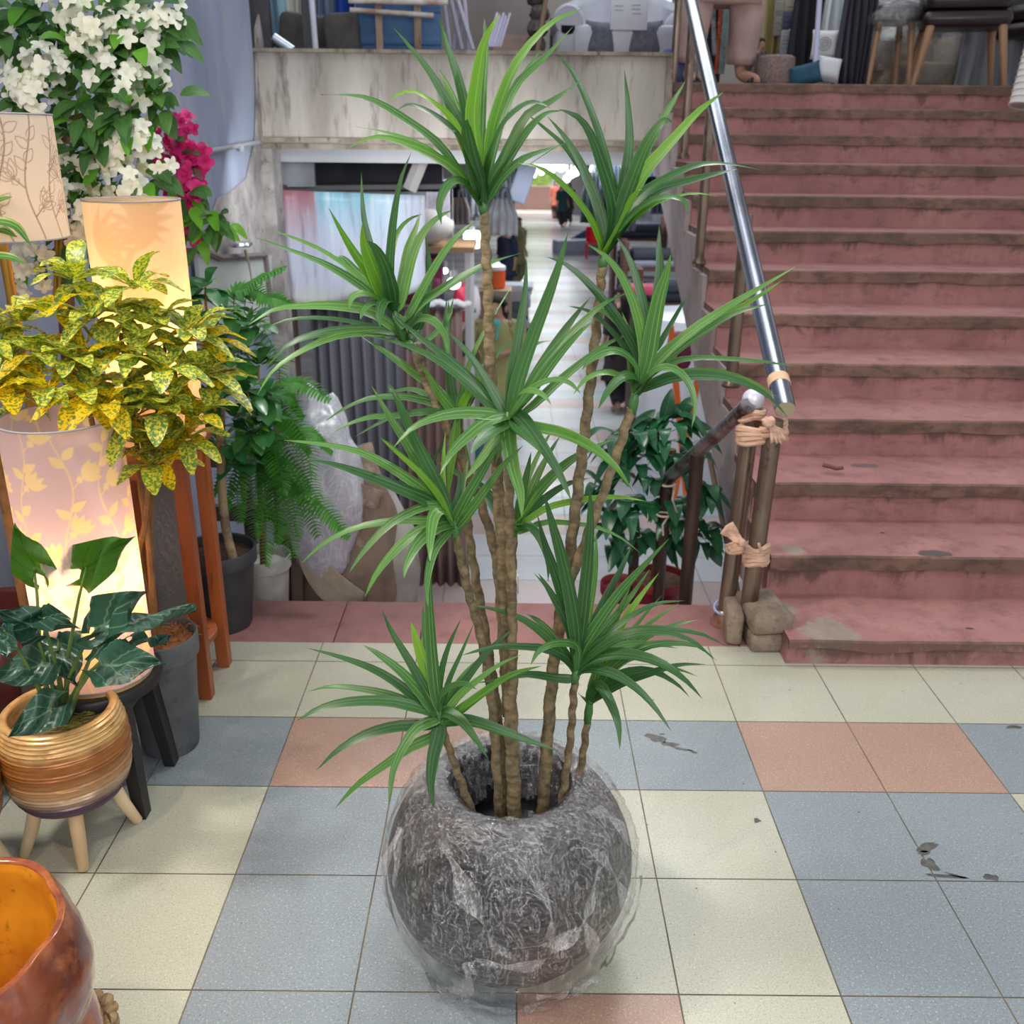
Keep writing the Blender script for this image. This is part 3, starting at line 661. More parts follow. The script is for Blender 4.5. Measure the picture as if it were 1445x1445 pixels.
NECK = {1: (683, 299, 1.50), 2: (850, 376, 1.54), 4: (582, 490, 1.56), 3: (574, 484, 1.58), 5: (647, 603, 1.57), 6: (718, 614, 1.44), 7: (892, 580, 1.47), 8: (643, 758, 1.46), 9: (724, 760, 1.56), 10: (811, 961, 1.46), 11: (829, 1018, 1.50), 12: (626, 1037, 1.42)}
def tf(base, seed, *L):
    tuft(base, [(p if isinstance(p, list) else list(p), w, dy, c) for p, w, dy, c in L], seed, NECK[seed])
A = Z(350, 0, .2768)
tf((681, 288, 1.50), 1, (A(372, 482, 600, 500, 800, 610, 1000, 770), N_, .03, 'g'), (A(550, 645, 720, 680, 900, 750, 1040, 860), S_, .07, 'g'), (A(495, 765, 640, 700, 800, 735, 1000, 830, 1120, 940), W_*.9, -.03, 'f'),
   (A(720, 505, 830, 465, 950, 530, 1040, 620, 1120, 800), N_, -.06, 'f'), (A(755, 565, 830, 535, 950, 590, 1060, 680, 1130, 830), N_, -.09, 'd'), (A(732, 130, 900, 330, 1000, 490, 1090, 650, 1150, 850), N_, .05, 'd'), (A(972, 80, 1010, 220, 1070, 400, 1120, 620, 1160, 830), N_, .02, 'd'),
   (A(975, 350, 1030, 470, 1080, 610, 1150, 850), N_, .09, 'g'), (A(1205, 85, 1210, 250, 1190, 500, 1180, 800), N_, .08, 'g'), (A(1290, 60, 1200, 220, 1160, 430, 1140, 620, 1170, 850), W_*.9, -.03, 'f'), ([(823, 12), (775, 35), (727, 92), (697, 170), (688, 230)], N_, -.04, 'f'),
   ([(811, 35), (770, 80), (730, 118), (706, 175), (690, 240)], N_*.9, .06, 'g'), ([(765, 68), (742, 100), (712, 150), (690, 240)], S_, .11, 'g'), ([(823, 112), (780, 142), (742, 165), (712, 222), (690, 262)], N_, -.02, 'd'), ([(776, 152), (757, 145), (738, 150), (712, 174), (692, 220), (684, 262)], W_*.95, -.10, 'd'),
   ([(792, 156), (768, 162), (740, 190), (708, 240)], N_, .09, 'g'), ([(797, 203), (770, 212), (736, 226), (706, 254), (690, 280)], N_, .06, 'g'), ([(623, 318), (620, 290), (632, 262), (650, 256), (670, 272)], W_*.9, -.09, 'd'), ([(637, 186), (645, 188), (656, 212), (670, 246), (678, 270)], W_, -.09, 'd'), ([(660, 168), (658, 180), (664, 215), (676, 262)], W_, -.07, 'd'))
B_ = Z(700, 150, .2076)
tf((852, 362, 1.54), 2, (B_(130, 385, 270, 410, 400, 490, 540, 630, 650, 790, 715, 950), N_, -.05, 'f'), (B_(350, 70, 460, 200, 560, 360, 640, 540, 700, 700, 740, 900), N_, .06, 'd'), (B_(200, 45, 330, 150, 470, 280, 600, 480, 690, 690), S_, .09, 'd'), (B_(430, 20, 560, 80, 650, 220, 730, 460, 790, 680, 780, 850), W_, -.06, 'd'),
   ([(782, 75), (805, 98), (826, 138), (850, 205), (866, 275), (868, 310)], N_*.9, .05, 'd'), ([(881, 98), (886, 150), (888, 205), (880, 260), (872, 300)], N_, .02, 'd'), (B_(940, 180, 920, 320, 880, 480, 840, 680), S_*.9, .05, 'g'), ([(968, 113), (945, 152), (915, 205), (890, 262), (872, 305)], N_, .06, 'g'),
   ([(949, 172), (935, 172), (912, 205), (893, 252), (874, 305)], W_, -.06, 'd'), ([(1021, 130), (985, 158), (950, 197), (912, 240), (886, 282), (872, 312)], W_*.95, -.03, 'f'), ([(1077, 241), (1030, 232), (985, 233), (940, 252), (905, 275), (880, 310)], N_, .05, 'd'), ([(1046, 238), (1010, 246), (972, 256), (925, 270), (890, 302), (866, 340)], W_, -.02, 'd'),
   ([(1013, 277), (985, 273), (955, 277), (920, 290), (885, 318), (864, 345)], S_, -.03, 'f'), ([(972, 301), (966, 285), (945, 278), (915, 286), (885, 312), (862, 345)], W_*.85, -.09, 'd'), ([(909, 268), (896, 272), (884, 300), (866, 335), (858, 350)], W_, -.11, 'f'), ([(849, 212), (856, 235), (866, 275), (870, 310)], W_, .10, 'g'), ([(874, 233), (878, 265), (876, 300)], N_, .12, 'g'), ([(735, 240), (790, 205), (800, 212), (830, 260), (850, 320)], S_, .12, 'g'))
D_ = Z(380, 250, .18)
tf((556, 440, 1.57), 3, ([(360, 335)]+D_(150, 570, 400, 670, 600, 780, 800, 920), N_, -.02, 'g'), (D_(5, 410, 200, 480, 400, 570, 600, 700, 780, 850), S_, .04, 'g'), (D_(460, 230, 560, 420, 660, 590, 780, 760, 880, 930), N_, -.05, 'f'), (D_(510, 640, 570, 640, 660, 740, 780, 850), W_, .10, 'g'), (D_(722, -40, 728, 160, 745, 340, 790, 520, 860, 800), S_, .05, 'd'),
   (D_(730, 350, 740, 500, 780, 640, 850, 820, 920, 950), W_, -.06, 'f'), (D_(765, 500, 830, 560, 900, 700, 940, 850, 960, 960), W_*1.1, -.09, 'd'), ([(581, 214)]+D_(1035, 10, 985, 270, 955, 560, 945, 800, 950, 940), N_, .0, 'd'), (D_(1185, 270, 1150, 400, 1090, 560, 1050, 780, 1020, 960), N_, .06, 'g'), ([(640, 296)]+D_(1330, 310, 1210, 430, 1130, 600, 1070, 830, 1030, 1000), N_, .03, 'g'),
   (D_(1200, 290, 1100, 330, 1010, 430, 960, 620, 950, 850), S_, .10, 'g'), ([(677, 309), (655, 325), (632, 350), (612, 382), (592, 418), (572, 452)], W_*.85, -.03, 'g'), ([(735, 357), (690, 372), (655, 390), (620, 412), (592, 432), (570, 462)], W_, -.05, 'g'), (D_(625, 1040, 640, 960, 690, 920, 780, 920, 870, 970), W_*.8, -.08, 'g'), (D_(712, 1120, 740, 1040, 800, 995, 880, 1000), W_*.75, -.10, 'g'), (D_(870, 1180, 865, 1080, 890, 990, 940, 970, 980, 1000), W_, -.13, 'd'), ([(632, 422), (634, 455), (622, 500)], S_*.8, .1, 'd'))
F_ = Z(350, 400, .3115)
tf((574, 484, 1.58), 4, (F_(0, 190, 120, 120, 250, 105, 400, 105, 550, 130, 680, 220), W_, -.04, 'g'), (F_(0, 262, 120, 185, 250, 157, 420, 165, 600, 205, 690, 240), S_, .03, 'd'), (F_(85, 385, 180, 280, 320, 230, 480, 210, 640, 215, 700, 250), W_, -.02, 'd'), (F_(42, 505, 110, 400, 220, 320, 370, 250, 510, 225, 660, 235), N_, -.06, 'g'),
   (F_(905, 355, 895, 250, 850, 180, 790, 160, 745, 190, 725, 250), W_*.9, -.09, 'g'), ([(600, 330), (606, 380), (600, 430), (585, 470)], N_, .12, 'd'), ([(640, 420), (632, 450), (606, 478)], S_, .1, 'g'))
tf((646, 584, 1.56), 5, (F_(355, 620, 450, 560, 560, 520, 700, 515, 830, 540, 920, 580), N_, .05, 'g'), (F_(375, 685, 450, 640, 560, 605, 640, 605, 780, 585, 900, 590), N_*.9, -.04, 'g'), (F_(480, 697, 580, 640, 700, 590, 820, 575, 930, 585), S_, -.06, 'd'), (F_(505, 235, 620, 310, 740, 400, 850, 480, 930, 570), W_*.85, .02, 'g'), (F_(780, 360, 830, 440, 880, 520, 940, 590), N_, -.05, 'g'),
   (F_(1200, 5, 1110, 150, 1030, 300, 980, 440, 950, 580), S_, .06, 'g'), (F_(900, 65, 895, 200, 910, 400, 935, 560), N_, .08, 'd'), (F_(1195, 250, 1120, 330, 1050, 430, 985, 560), N_, .08, 'g'), (F_(1120, 330, 1060, 420, 1000, 500, 960, 580), N_, -.07, 'f'), (F_(1000, 380, 980, 470, 960, 560), N_, .10, 'g'), (F_(590, 690, 680, 760, 800, 850), S_, .1, 'd'), (F_(640, 450, 650, 490, 740, 480, 840, 520), S_*1.2, .1, 'd'), ([(632, 705), (636, 660), (642, 618)], N_, -.03, 'f'), ([(668, 690), (660, 650), (650, 610)], S_, .08, 'g'))
G_ = Z(700, 400, .3114)
tf((718, 592, 1.44), 6, (F_(655, 748, 740, 660, 850, 610, 970, 590, 1080, 595, 1150, 605), W_*1.05, -.05, 'g'), (F_(868, 872, 920, 770, 1000, 690, 1080, 630, 1150, 605), W_, -.10, 'g'), (F_(1010, 775, 1040, 730, 1090, 680, 1160, 640), W_, -.12, 'd'), (F_(1240, 1065, 1235, 960, 1200, 830, 1180, 700, 1178, 640), W_*1.05, -.12, 'g'), (F_(980, 895, 1030, 830, 1090, 750, 1160, 660), N_, -.02, 'g'),
   ([(802, 326), (790, 370), (773, 420), (752, 475), (733, 530), (722, 575)], W_*.95, .0, 'd'), ([(743, 362), (741, 410), (733, 465), (724, 520), (719, 565)], N_, .04, 'd'), (G_(605, 38, 480, 100, 340, 230, 210, 380, 110, 540), N_, .03, 'g'), (G_(430, 60, 350, 160, 260, 290, 160, 450), N_, .08, 'd'), (G_(450, 165, 370, 230, 280, 330, 190, 450, 100, 560), N_*.9, -.05, 'g'), (G_(650, 212, 520, 265, 400, 350, 280, 450, 150, 570), N_*.9, .06, 'g'),
   (G_(262, 258, 200, 268, 150, 300, 100, 400, 80, 520), S_, .1, 'd'), (G_(382, 497, 330, 450, 260, 438, 170, 475, 110, 550), N_, -.08, 'g'), (G_(252, 552, 210, 505, 150, 487, 100, 510, 70, 570), N_, -.11, 'g'), (G_(342, 985, 290, 870, 210, 740, 140, 640, 85, 590), W_, -.10, 'd'), (G_(625, 950, 540, 830, 430, 740, 300, 680, 190, 658, 100, 640), W_, -.08, 'f'), ([(632, 468), (660, 498), (688, 540), (708, 575)], N_, .05, 'd'),
   (F_(515, 232, 680, 270, 830, 330, 970, 430, 1090, 545, 1160, 600), W_*.8, .06, 'd'), (F_(640, 128, 760, 230, 900, 340, 1030, 460, 1140, 580), W_*.8, .08, 'd'), ([(765, 640), (748, 622), (730, 605)], N_, -.12, 'd'), ([(697, 660), (706, 635), (714, 610)], N_, .05, 'g'))
H_ = Z(800, 400, .1384)
tf((896, 556, 1.47), 7, (H_(318, 1278, 400, 1130, 500, 1010, 600, 945, 690, 960, 740, 1040), W_*.95, -.11, 'd'), (H_(70, 1130, 160, 1010, 280, 930, 430, 910, 560, 960, 690, 1020), N_*.9, -.06, 'g'), (H_(150, 885, 230, 790, 350, 720, 480, 690, 600, 740, 710, 880), W_*.85, -.07, 'g'), (H_(18, 232, 150, 260, 280, 320, 430, 460, 580, 640, 690, 850), S_*1.1, .04, 'd'), (H_(260, 270, 370, 285, 480, 350, 620, 500, 730, 680, 760, 850), N_, .05, 'g'),
   ([(770, 362), (800, 374), (832, 402), (862, 438), (888, 478), (902, 515)], N_, .02, 'd'), ([(829, 345), (855, 362), (878, 392), (897, 438), (908, 492), (906, 525)], N_, -.03, 'g'), ([(868, 330), (888, 365), (903, 410), (913, 460), (912, 510)], N_, .05, 'd'), ([(930, 318), (930, 350), (931, 385), (924, 440), (913, 500)], N_, .05, 'd'), ([(947, 358), (940, 388), (930, 420), (921, 465), (912, 515)], W_*1.05, -.03, 'g'), (H_(1235, 110, 1160, 240, 1060, 420, 950, 610, 870, 730), S_, .06, 'd'),
   ([(1128, 373), (1080, 402), (1030, 432), (980, 465), (938, 500), (912, 530)], N_*1.1, .0, 'g'), ([(1085, 429), (1040, 441), (1000, 462), (955, 492), (918, 526)], W_*.9, .05, 'g'), ([(1105, 395), (1060, 425), (1010, 452), (960, 480), (920, 518)], N_, .08, 'f'), ([(1128, 518), (1080, 511), (1030, 507), (975, 506), (935, 517), (908, 538)], N_*.8, .02, 'g'), ([(1111, 588), (1082, 558), (1040, 537), (995, 530), (950, 533), (912, 548)], W_, -.04, 'd'),
   ([(1102, 564), (1065, 541), (1020, 527), (965, 527), (915, 543)], N_, .04, 'f'), ([(976, 604), (981, 575), (974, 545), (955, 523), (930, 520), (906, 540)], N_*.9, -.09, 'g'), ([(878, 440), (886, 470), (892, 510), (897, 535)], N_, .08, 'g'), ([(892, 440), (896, 480), (900, 530)], W_, .05, 'd'))
tf((642, 742, 1.46), 8, (F_(165, 710, 340, 730, 520, 770, 700, 870, 840, 980), N_*1.05, .02, 'g'), (F_(275, 797, 400, 825, 560, 880, 720, 945, 860, 1010), W_, -.04, 'd'), (F_(240, 1270, 340, 1180, 480, 1110, 640, 1080, 800, 1075, 900, 1090), N_, .03, 'g'), (F_(455, 1315, 520, 1220, 620, 1110, 730, 1040, 850, 1005, 910, 1060), N_*1.1, -.07, 'g'), (F_(530, 1420, 580, 1320, 660, 1220, 750, 1140, 850, 1100, 910, 1100), W_, -.04, 'g'),
   (F_(705, 1338, 720, 1270, 770, 1180, 850, 1110, 920, 1090), W_, -.09, 'g'), (F_(825, 1260, 825, 1170, 840, 1060, 875, 1030, 910, 1080), W_*1.05, -.12, 'g'), (F_(558, 460, 620, 570, 690, 680, 780, 830, 870, 990, 920, 1060), W_*.9, .03, 'g'), (F_(650, 490, 700, 590, 770, 740, 850, 900, 910, 1040), W_, -.02, 'd'), (F_(640, 450, 680, 530, 730, 640, 810, 820, 890, 1000), N_, .08, 'd'), (F_(595, 695, 680, 770, 780, 860, 870, 970), S_, -.05, 'f'),
   (F_(895, 670, 885, 790, 885, 920, 905, 1030), S_, .06, 'f'), (F_(1180, 680, 1110, 770, 1050, 870, 980, 990, 935, 1080), W_*.8, -.05, 'g'), (F_(1245, 735, 1160, 820, 1080, 930, 1000, 1040, 950, 1100), N_, -.10, 'g'), (F_(1000, 790, 980, 880, 950, 990, 930, 1070), N_, .06, 'd'), (F_(960, 850, 950, 950, 930, 1050), S_, .02, 'd'), (F_(1140, 850, 1050, 980, 970, 1090), S_, .1, 'd'), ([(604, 858), (602, 830), (606, 800), (614, 775), (630, 755)], N_*.9, -.14, 'g'))
tf((725, 742, 1.56), 9, (G_(292, 688, 230, 790, 180, 890, 120, 1030), N_, .05, 'g'), (G_(440, 880, 350, 900, 270, 940, 180, 1010, 110, 1080), N_, .06, 'd'), (G_(690, 990, 580, 970, 470, 972, 340, 990, 230, 1020, 130, 1080), N_*.9, -.03, 'f'), (G_(545, 700, 430, 750, 330, 810, 230, 900, 150, 1000), W_*.9, .03, 'g'), (G_(655, 1222, 560, 1150, 450, 1105, 310, 1085, 200, 1088, 110, 1130), S_*1.1, -.02, 'g'),
   (G_(235, 1355, 235, 1260, 200, 1160, 150, 1100, 100, 1110), N_, -.08, 'd'), (G_(160, 760, 140, 860, 115, 970, 95, 1080), N_, .0, 'd'), (F_(850, 800, 930, 850, 1040, 910, 1150, 1020), N_, .07, 'd'), (F_(1040, 905, 1090, 990, 1160, 1080), N_, .1, 'd'), (G_(270, 640, 200, 760, 140, 900), S_, .1, 'g'), ([(757, 690), (748, 712), (735, 732)], N_, -.1, 'f'))
J_ = Z(400, 780, .45)
tf((813, 948, 1.46), 10, ([(832, 683), (833, 730), (830, 780), (822, 860), (816, 910)], W_*.95, -.03, 'd'), ([(768, 697), (778, 735), (792, 785), (806, 850), (813, 905)], W_, -.05, 'd'), ([(758, 725), (768, 765), (782, 805), (798, 855), (809, 905)], W_*.9, .04, 'd'), ([(841, 748), (840, 800), (830, 865), (820, 910)], N_, .06, 'g'), ([(892, 767), (878, 800), (857, 840), (833, 890), (818, 925)], N_, .05, 'd'), ([(946, 758), (910, 797), (878, 832), (848, 873), (822, 915)], N_*1.1, -.02, 'g'), ([(918, 802), (888, 845), (850, 890), (822, 925)], N_, .07, 'g'),
   ([(753, 808), (775, 834), (797, 875), (810, 915)], S_, .05, 'd'), (J_(590, 165, 670, 180, 760, 215, 840, 280, 900, 350), N_, .0, 'd'), (J_(557, 322, 650, 298, 730, 295, 830, 305, 905, 350), N_, -.05, 'd'), (J_(750, 188, 800, 215, 850, 270, 900, 345), N_, .08, 'g'), (J_(775, 352, 800, 310, 850, 285, 910, 290, 920, 320), W_*.8, -.11, 'g'), (J_(610, 408, 690, 395, 770, 382, 860, 395, 910, 395), N_, -.04, 'd'), (J_(800, 65, 840, 130, 890, 220, 920, 310), W_*.9, .02, 'd'),
   (J_(1260, 150, 1170, 160, 1080, 205, 1000, 270, 935, 350), N_*.8, .04, 'd'), (J_(1395, 298, 1310, 255, 1200, 240, 1100, 245, 1000, 280, 930, 350), N_, -.02, 'd'), (J_(1350, 335, 1280, 275, 1180, 250, 1070, 260, 980, 310), N_, -.06, 'd'), (J_(1315, 460, 1260, 400, 1180, 345, 1080, 318, 990, 325, 930, 360), W_, -.07, 'd'), (J_(1215, 558, 1160, 480, 1100, 420, 1030, 378, 960, 365), N_*1.1, -.10, 'd'), (J_(1240, 300, 1120, 285, 1010, 310), N_, .08, 'g'))
tf((832, 992, 1.50), 11, (J_(1305, 210, 1220, 228, 1140, 262, 1060, 320, 980, 420), N_, .05, 'g'), (J_(1358, 338, 1290, 290, 1180, 285, 1100, 310, 1020, 370, 970, 440), N_*1.1, -.02, 'g'), (J_(1325, 350, 1240, 352, 1160, 375, 1070, 405, 985, 450), N_, -.03, 'd'), (J_(1300, 388, 1230, 365, 1160, 372, 1070, 410), S_, .03, 'g'), (J_(1055, 618, 1050, 540, 1025, 470, 990, 415, 965, 440), W_*.95, -.10, 'd'), (J_(1275, 455, 1230, 410, 1150, 370, 1060, 380, 985, 430), N_, .04, 'd'),
   (J_(1240, 160, 1150, 220, 1070, 300, 990, 410), N_*.8, .07, 'g'), (J_(1180, 60, 1110, 150, 1040, 260, 980, 400), N_, .07, 'f'), (J_(1090, 100, 1050, 190, 1010, 300, 970, 420), N_, .0, 'g'), (J_(1060, 170, 1020, 280, 970, 410), N_, .08, 'f'), (J_(1190, 130, 1120, 210, 1040, 310, 980, 410), S_, .1, 'g'), (J_(925, 440, 940, 460, 955, 470), N_, -.05, 'g'), (J_(1130, 330, 1070, 340, 1000, 400), N_, .1, 'd'))
tf((621, 1010, 1.42), 12, (J_(308, 178, 340, 250, 395, 340, 450, 440, 480, 500), N_*1.05, .04, 'd'), (J_(250, 290, 300, 320, 370, 375, 430, 440, 480, 505), W_*.9, .02, 'g'), (J_(70, 298, 170, 325, 280, 365, 370, 420, 460, 500), N_, .05, 'd'), (J_(70, 437, 150, 420, 260, 430, 360, 455, 460, 505), N_*.9, .06, 'g'), (J_(38, 530, 110, 490, 210, 468, 340, 468, 450, 495), W_*.9, -.03, 'd'), (J_(100, 686, 170, 620, 260, 570, 360, 545, 470, 540), W_*.9, -.05, 'd'),
   (J_(160, 803, 230, 730, 320, 665, 400, 610, 470, 575), W_*.9, .05, 'g'), (J_(330, 790, 340, 700, 370, 620, 420, 550, 480, 525), W_*.85, -.09, 'g'), (J_(470, 800, 462, 720, 470, 640, 490, 560), W_, -.06, 'd'), (J_(642, 648, 600, 580, 555, 525, 510, 500, 490, 515), W_*.95, -.10, 'd'), (J_(865, 622, 770, 590, 690, 560, 600, 530, 540, 525, 500, 530), W_, -.03, 'd'), (J_(460, -20, 455, 100, 460, 230, 468, 350, 480, 460), W_*.9, -.03, 'g'), (J_(400, 215, 415, 270, 440, 350, 470, 440), W_*.95, .05, 'f'), (J_(437, 165, 442, 240, 455, 340, 472, 440), N_, .06, 'g'),
   (J_(558, 205, 515, 300, 490, 400, 485, 480), N_*.8, .03, 'd'), (J_(600, 215, 560, 310, 520, 400, 495, 490), S_, .05, 'd'), (J_(615, 328, 570, 380, 530, 440, 500, 500), N_, .07, 'g'), (J_(745, 320, 680, 350, 610, 400, 550, 450, 505, 510), N_*.85, -.02, 'g'), (J_(810, 355, 720, 380, 640, 430, 560, 490, 510, 525), W_*.8, .0, 'f'), (J_(605, 428, 570, 412, 530, 420, 495, 450), N_, -.10, 'd'), (J_(735, 225, 650, 300, 570, 400, 510, 500), N_*.9, .04, 'd'))
# ------------------------------------------------------------------ lamps, planters and plants on the left
def lamp_shade(name, c, r, h, parent, pattern, mats_, power, bulb_z, na=300, nz=240, a0=-PI, a1=PI):
    """fabric cylinder; the woven pattern is a point attribute on the cloth"""
    me = bpy.data.meshes.new(name); vs, fs, val = [], [], []
    off = OFF[parent.name]; c = V(c)
    for i in range(nz+1):
        for j in range(na):
            a = 2*PI*j/na; vs.append(tuple(c+V(r*math.cos(a), r*math.sin(a), h*i/nz)-off)); val.append(pattern(((a+PI/2+PI) % (2*PI)-PI)*r, h*i/nz))
    for i in range(nz):
        for j in range(na): k = (j+1) % na; fs.append((i*na+j, i*na+k, (i+1)*na+k, (i+1)*na+j))
    me.from_pydata(vs, [], fs); at_ = me.attributes.new('weave', 'FLOAT', 'POINT'); at_.data.foreach_set('value', val)
    me.polygons.foreach_set('use_smooth', [True]*len(fs)); me.materials.append(mats_[0])
    o = bpy.data.objects.new(name, me); C.objects.link(o); o.parent = parent; OFF[o.name] = off
    m = MB()
    for zz in (0, h):
        m = MB(); m.tube([c+V(r*math.cos(2*PI*k/48), r*math.sin(2*PI*k/48), zz) for k in range(49)], .0022, 6); m.build('shade_rim', mats_[1], parent)
    l = bpy.data.lights.new('bulb_light', 'POINT'); l.energy = power; l.color = (1, .72, .40); l.shadow_soft_size = .035
    lo = bpy.data.objects.new('bulb_light', l); C.objects.link(lo); lo.parent = parent; lo.location = c+V(0, 0, bulb_z)-off
    return o
def shade_mat(name, c, cp, tr, trp, mixv=.62):
    k = NT(name); at_ = k.n.new('ShaderNodeAttribute'); at_.attribute_name = 'weave'; f_ = k.ramp(at_.outputs['Fac'], 0, 1)
    k.base(k.mix(f_, lin(c), lin(cp))); k.p.inputs['Roughness'].default_value = .95; k.p.inputs['Specular IOR Level'].default_value = .1
    t_ = k.n.new('ShaderNodeBsdfTranslucent'); k.link(k.mix(f_, lin(tr), lin(trp)), t_.inputs[0])
    ms = k.n.new('ShaderNodeMixShader'); ms.inputs[0].default_value = mixv; k.link(k.p.outputs[0], ms.inputs[1]); k.link(t_.outputs[0], ms.inputs[2]); k.link(ms.outputs[0], k.out.inputs[0]); return k.m
def soft(d, w=.0012): return max(0., min(1., .5-d/w*.5))
def seg_d(p, a, b):
    ax, ay = a; bx, by = b; dx, dy = bx-ax, by-ay; t_ = max(0, min(1, ((p[0]-ax)*dx+(p[1]-ay)*dy)/(dx*dx+dy*dy+1e-12))); return math.hypot(p[0]-ax-t_*dx, p[1]-ay-t_*dy)
def petal_d(p, a, ang, L, w):
    x, y = p[0]-a[0], p[1]-a[1]; c, s_ = math.cos(ang), math.sin(ang); u, v = x*c+y*s_, -x*s_+y*c
    if u < 0 or u > L: return 1
    return abs(v)-w*math.sin(PI*(u/L)**.8)
# vines with leaves and tulip heads, on a strip that repeats round the shade
def vine_pattern(per, H, seed, outline=False):
    R = random.Random(seed); shapes = []
    for q in range(3):
        x0 = per*(q+.5)/3; ph = R.uniform(0, 6)
        pts = [(x0+.016*math.sin(y*22+ph), y) for y in [H*k/40 for k in range(41)]]; shapes += [('s', pts[k], pts[k+1], .0013) for k in range(40)]
        y = .03+R.uniform(0, .04); sd = 1
        while y < H-.03:
            x = x0+.016*math.sin(y*22+ph); kind = R.random(); an = PI/2-sd*R.uniform(.5, 1.0)
            if kind < .34:
                tx, ty = x+sd*.022, y+.02; shapes.append(('s', (x, y), (tx, ty), .0012))
                for da in (-.75, -.35, .1, .5): shapes.append(('p', (tx, ty), an+da*1.0, .042, .009))
                shapes.append(('p', (tx, ty), an+PI*.9, .014, .008))
            else:
                for s2 in (1, -1): shapes.append(('p', (x, y+.008*s2), PI/2-s2*R.uniform(.6, 1.1), .036, .0095))
            y += R.uniform(.042, .06); sd = -sd
    def f_(x, y):
        x = x % per; best = 1.
        for sh in shapes:
            for dx in (0, per, -per):
                if abs(x+dx-sh[1][0]) > .05 or abs(y-sh[1][1]) > .05: continue
                d = seg_d((x+dx, y), sh[1], sh[2])-sh[3] if sh[0] == 's' else petal_d((x+dx, y), *sh[1:])
                if outline and sh[0] == 'p': d = abs(d)-.0007
                best = min(best, d)
        return soft(best)
    return f_
def palm_pattern(x, y):
    v = 0.
    for (ax, ay, an) in ((-.02, .40, .7), (.07, .34, 2.2), (.0, .22, 1.2), (-.07, .50, .2), (.09, .52, 2.7), (-.10, .30, 1.0), (.03, .55, .4), (-.04, .08, 1.4), (.11, .12, 1.9)):
        for k in range(-3, 4): v = max(v, soft(petal_d((x, y), (ax, ay), an+k*.33, .13-.012*abs(k), .010), .003))
    return v
metal_trim = mat('lamp_rim', (150, 146, 150), .6)
black_wood = mat('black_stained_wood', (34, 32, 32), .5, c2=(24, 23, 23), ns=10, stretch=(1, 1, .15), bump=.1)
L1 = V(-.935, 1.925, .322)
t = thing('table_lamp', 'lit cylinder lamp with lilac flower vine fabric shade on the black stool', 'lamp', tuple(L1))
lamp_shade('lamp_shade', L1+V(0, 0, .012), .118, .592, t, vine_pattern(2*PI*.118/3, .6, 5), (shade_mat('lilac_weave', (196, 182, 194), (240, 216, 172), (236, 208, 214), (255, 236, 180)), metal_trim), 1.9, .24)
m = MB(); m.lathe([(.114, 0), (.114, .012), (.02, .014), (.02, .07), (.012, .09)], L1, 32); m.build('lamp_base', mat('pale_base', (200, 160, 110), .6), t)
m = MB(); m.ball(L1+V(0, 0, .15), (.027, .027, .034), 14, 10); m.build('bulb', mat('lit_bulb', (255, 214, 150), .4, emit=4), t)
# black stool under it
SX_, SY_ = -.955, 1.93
t = thing('plant_stand', 'black stained wooden stool with splayed legs under the lilac lamp', 'stool', (SX_, SY_, 0))
m = MB(); m.lathe([(.142, .292), (.150, .297), (.150, .317), (.146, .322)], (SX_, SY_, 0), 44); m.build('seat', black_wood, t)
for sx, sy in ((1, -1), (1, 1), (-1, -1), (-1, 1)):
    m = MB(); a, b = V(SX_+sx*.085, SY_+sy*.075, .295), V(SX_+sx*.11, SY_+sy*.10, 0); rows = []
    for p, w in ((b, .017), (a.lerp(b, .5), .020), (a, .022)):
        rows.append([m.vert(p+V(x*w*.75, y*w, 0)) for x, y in ((-1, -1), (1, -1), (1, 1), (-1, 1))])
    m.skin(rows, cap=True); m.build('leg', black_wood, t, smooth=False)
for sy in (-1, 1):
    m = MB(); m.box((SX_, SY_+sy*.078, .27), (.17, .02, .045)); m.build('apron', black_wood, t, smooth=False)
for sx in (-1, 1):
    m = MB(); m.box((SX_+sx*.085, SY_, .27), (.02, .15, .045)); m.build('apron', black_wood, t, smooth=False)
# tall mahogany stand with the second lamp
mah = mat('red_brown_wood', (164, 88, 44), .38, c2=(136, 66, 32), ns=7, stretch=(1, 1, .12), c3=(112, 52, 28), ns3=40, bump=.06)
WX, WY = -.945, 2.425
t = thing('plant_stand', 'tall reddish brown wooden stand with a lower shelf and square legs', 'stand', (WX, WY, 0))
m = MB(); m.box((WX, WY, .712), (.25, .25, .022), bev=.004); m.build('top', mah, t)
m = MB(); m.lathe([(.105, .138), (.112, .142), (.112, .156), (.107, .16)], (WX-.0, WY, 0), 36); m.build('shelf', mah, t)
for sx, sy in ((1, -1), (1, 1), (-1, -1), (-1, 1)):
    m = MB(); m.box((WX+sx*.098-.0, WY+sy*.088, .35), (.036, .034, .70), bev=.002); m.build('leg', mah, t, smooth=False)
for sy in (-1, 1):
    m = MB(); m.box((WX, WY+sy*.088, .672), (.18, .018, .05)); m.build('apron', mah, t, smooth=False)
for sx in (-1, 1):
    m = MB(); m.box((WX+sx*.098, WY, .672), (.018, .16, .05)); m.build('apron', mah, t, smooth=False)
L2 = V(-.915, 2.42, .723)
t = thing('table_lamp', 'lit cylinder lamp with peach palm leaf shade on the tall wooden stand', 'lamp', tuple(L2))
lamp_shade('lamp_shade', L2+V(0, 0, .012), .112, .592, t, palm_pattern, (shade_mat('peach_weave', (232, 214, 186), (222, 198, 166), (250, 212, 166), (240, 192, 138)), metal_trim), 7.5, .26, 200, 160)
m = MB(); m.lathe([(.108, 0), (.108, .012), (.02, .014), (.02, .16), (.012, .18)], L2, 32); m.build('lamp_base', mat('pale_base_b', (190, 150, 104), .6), t)
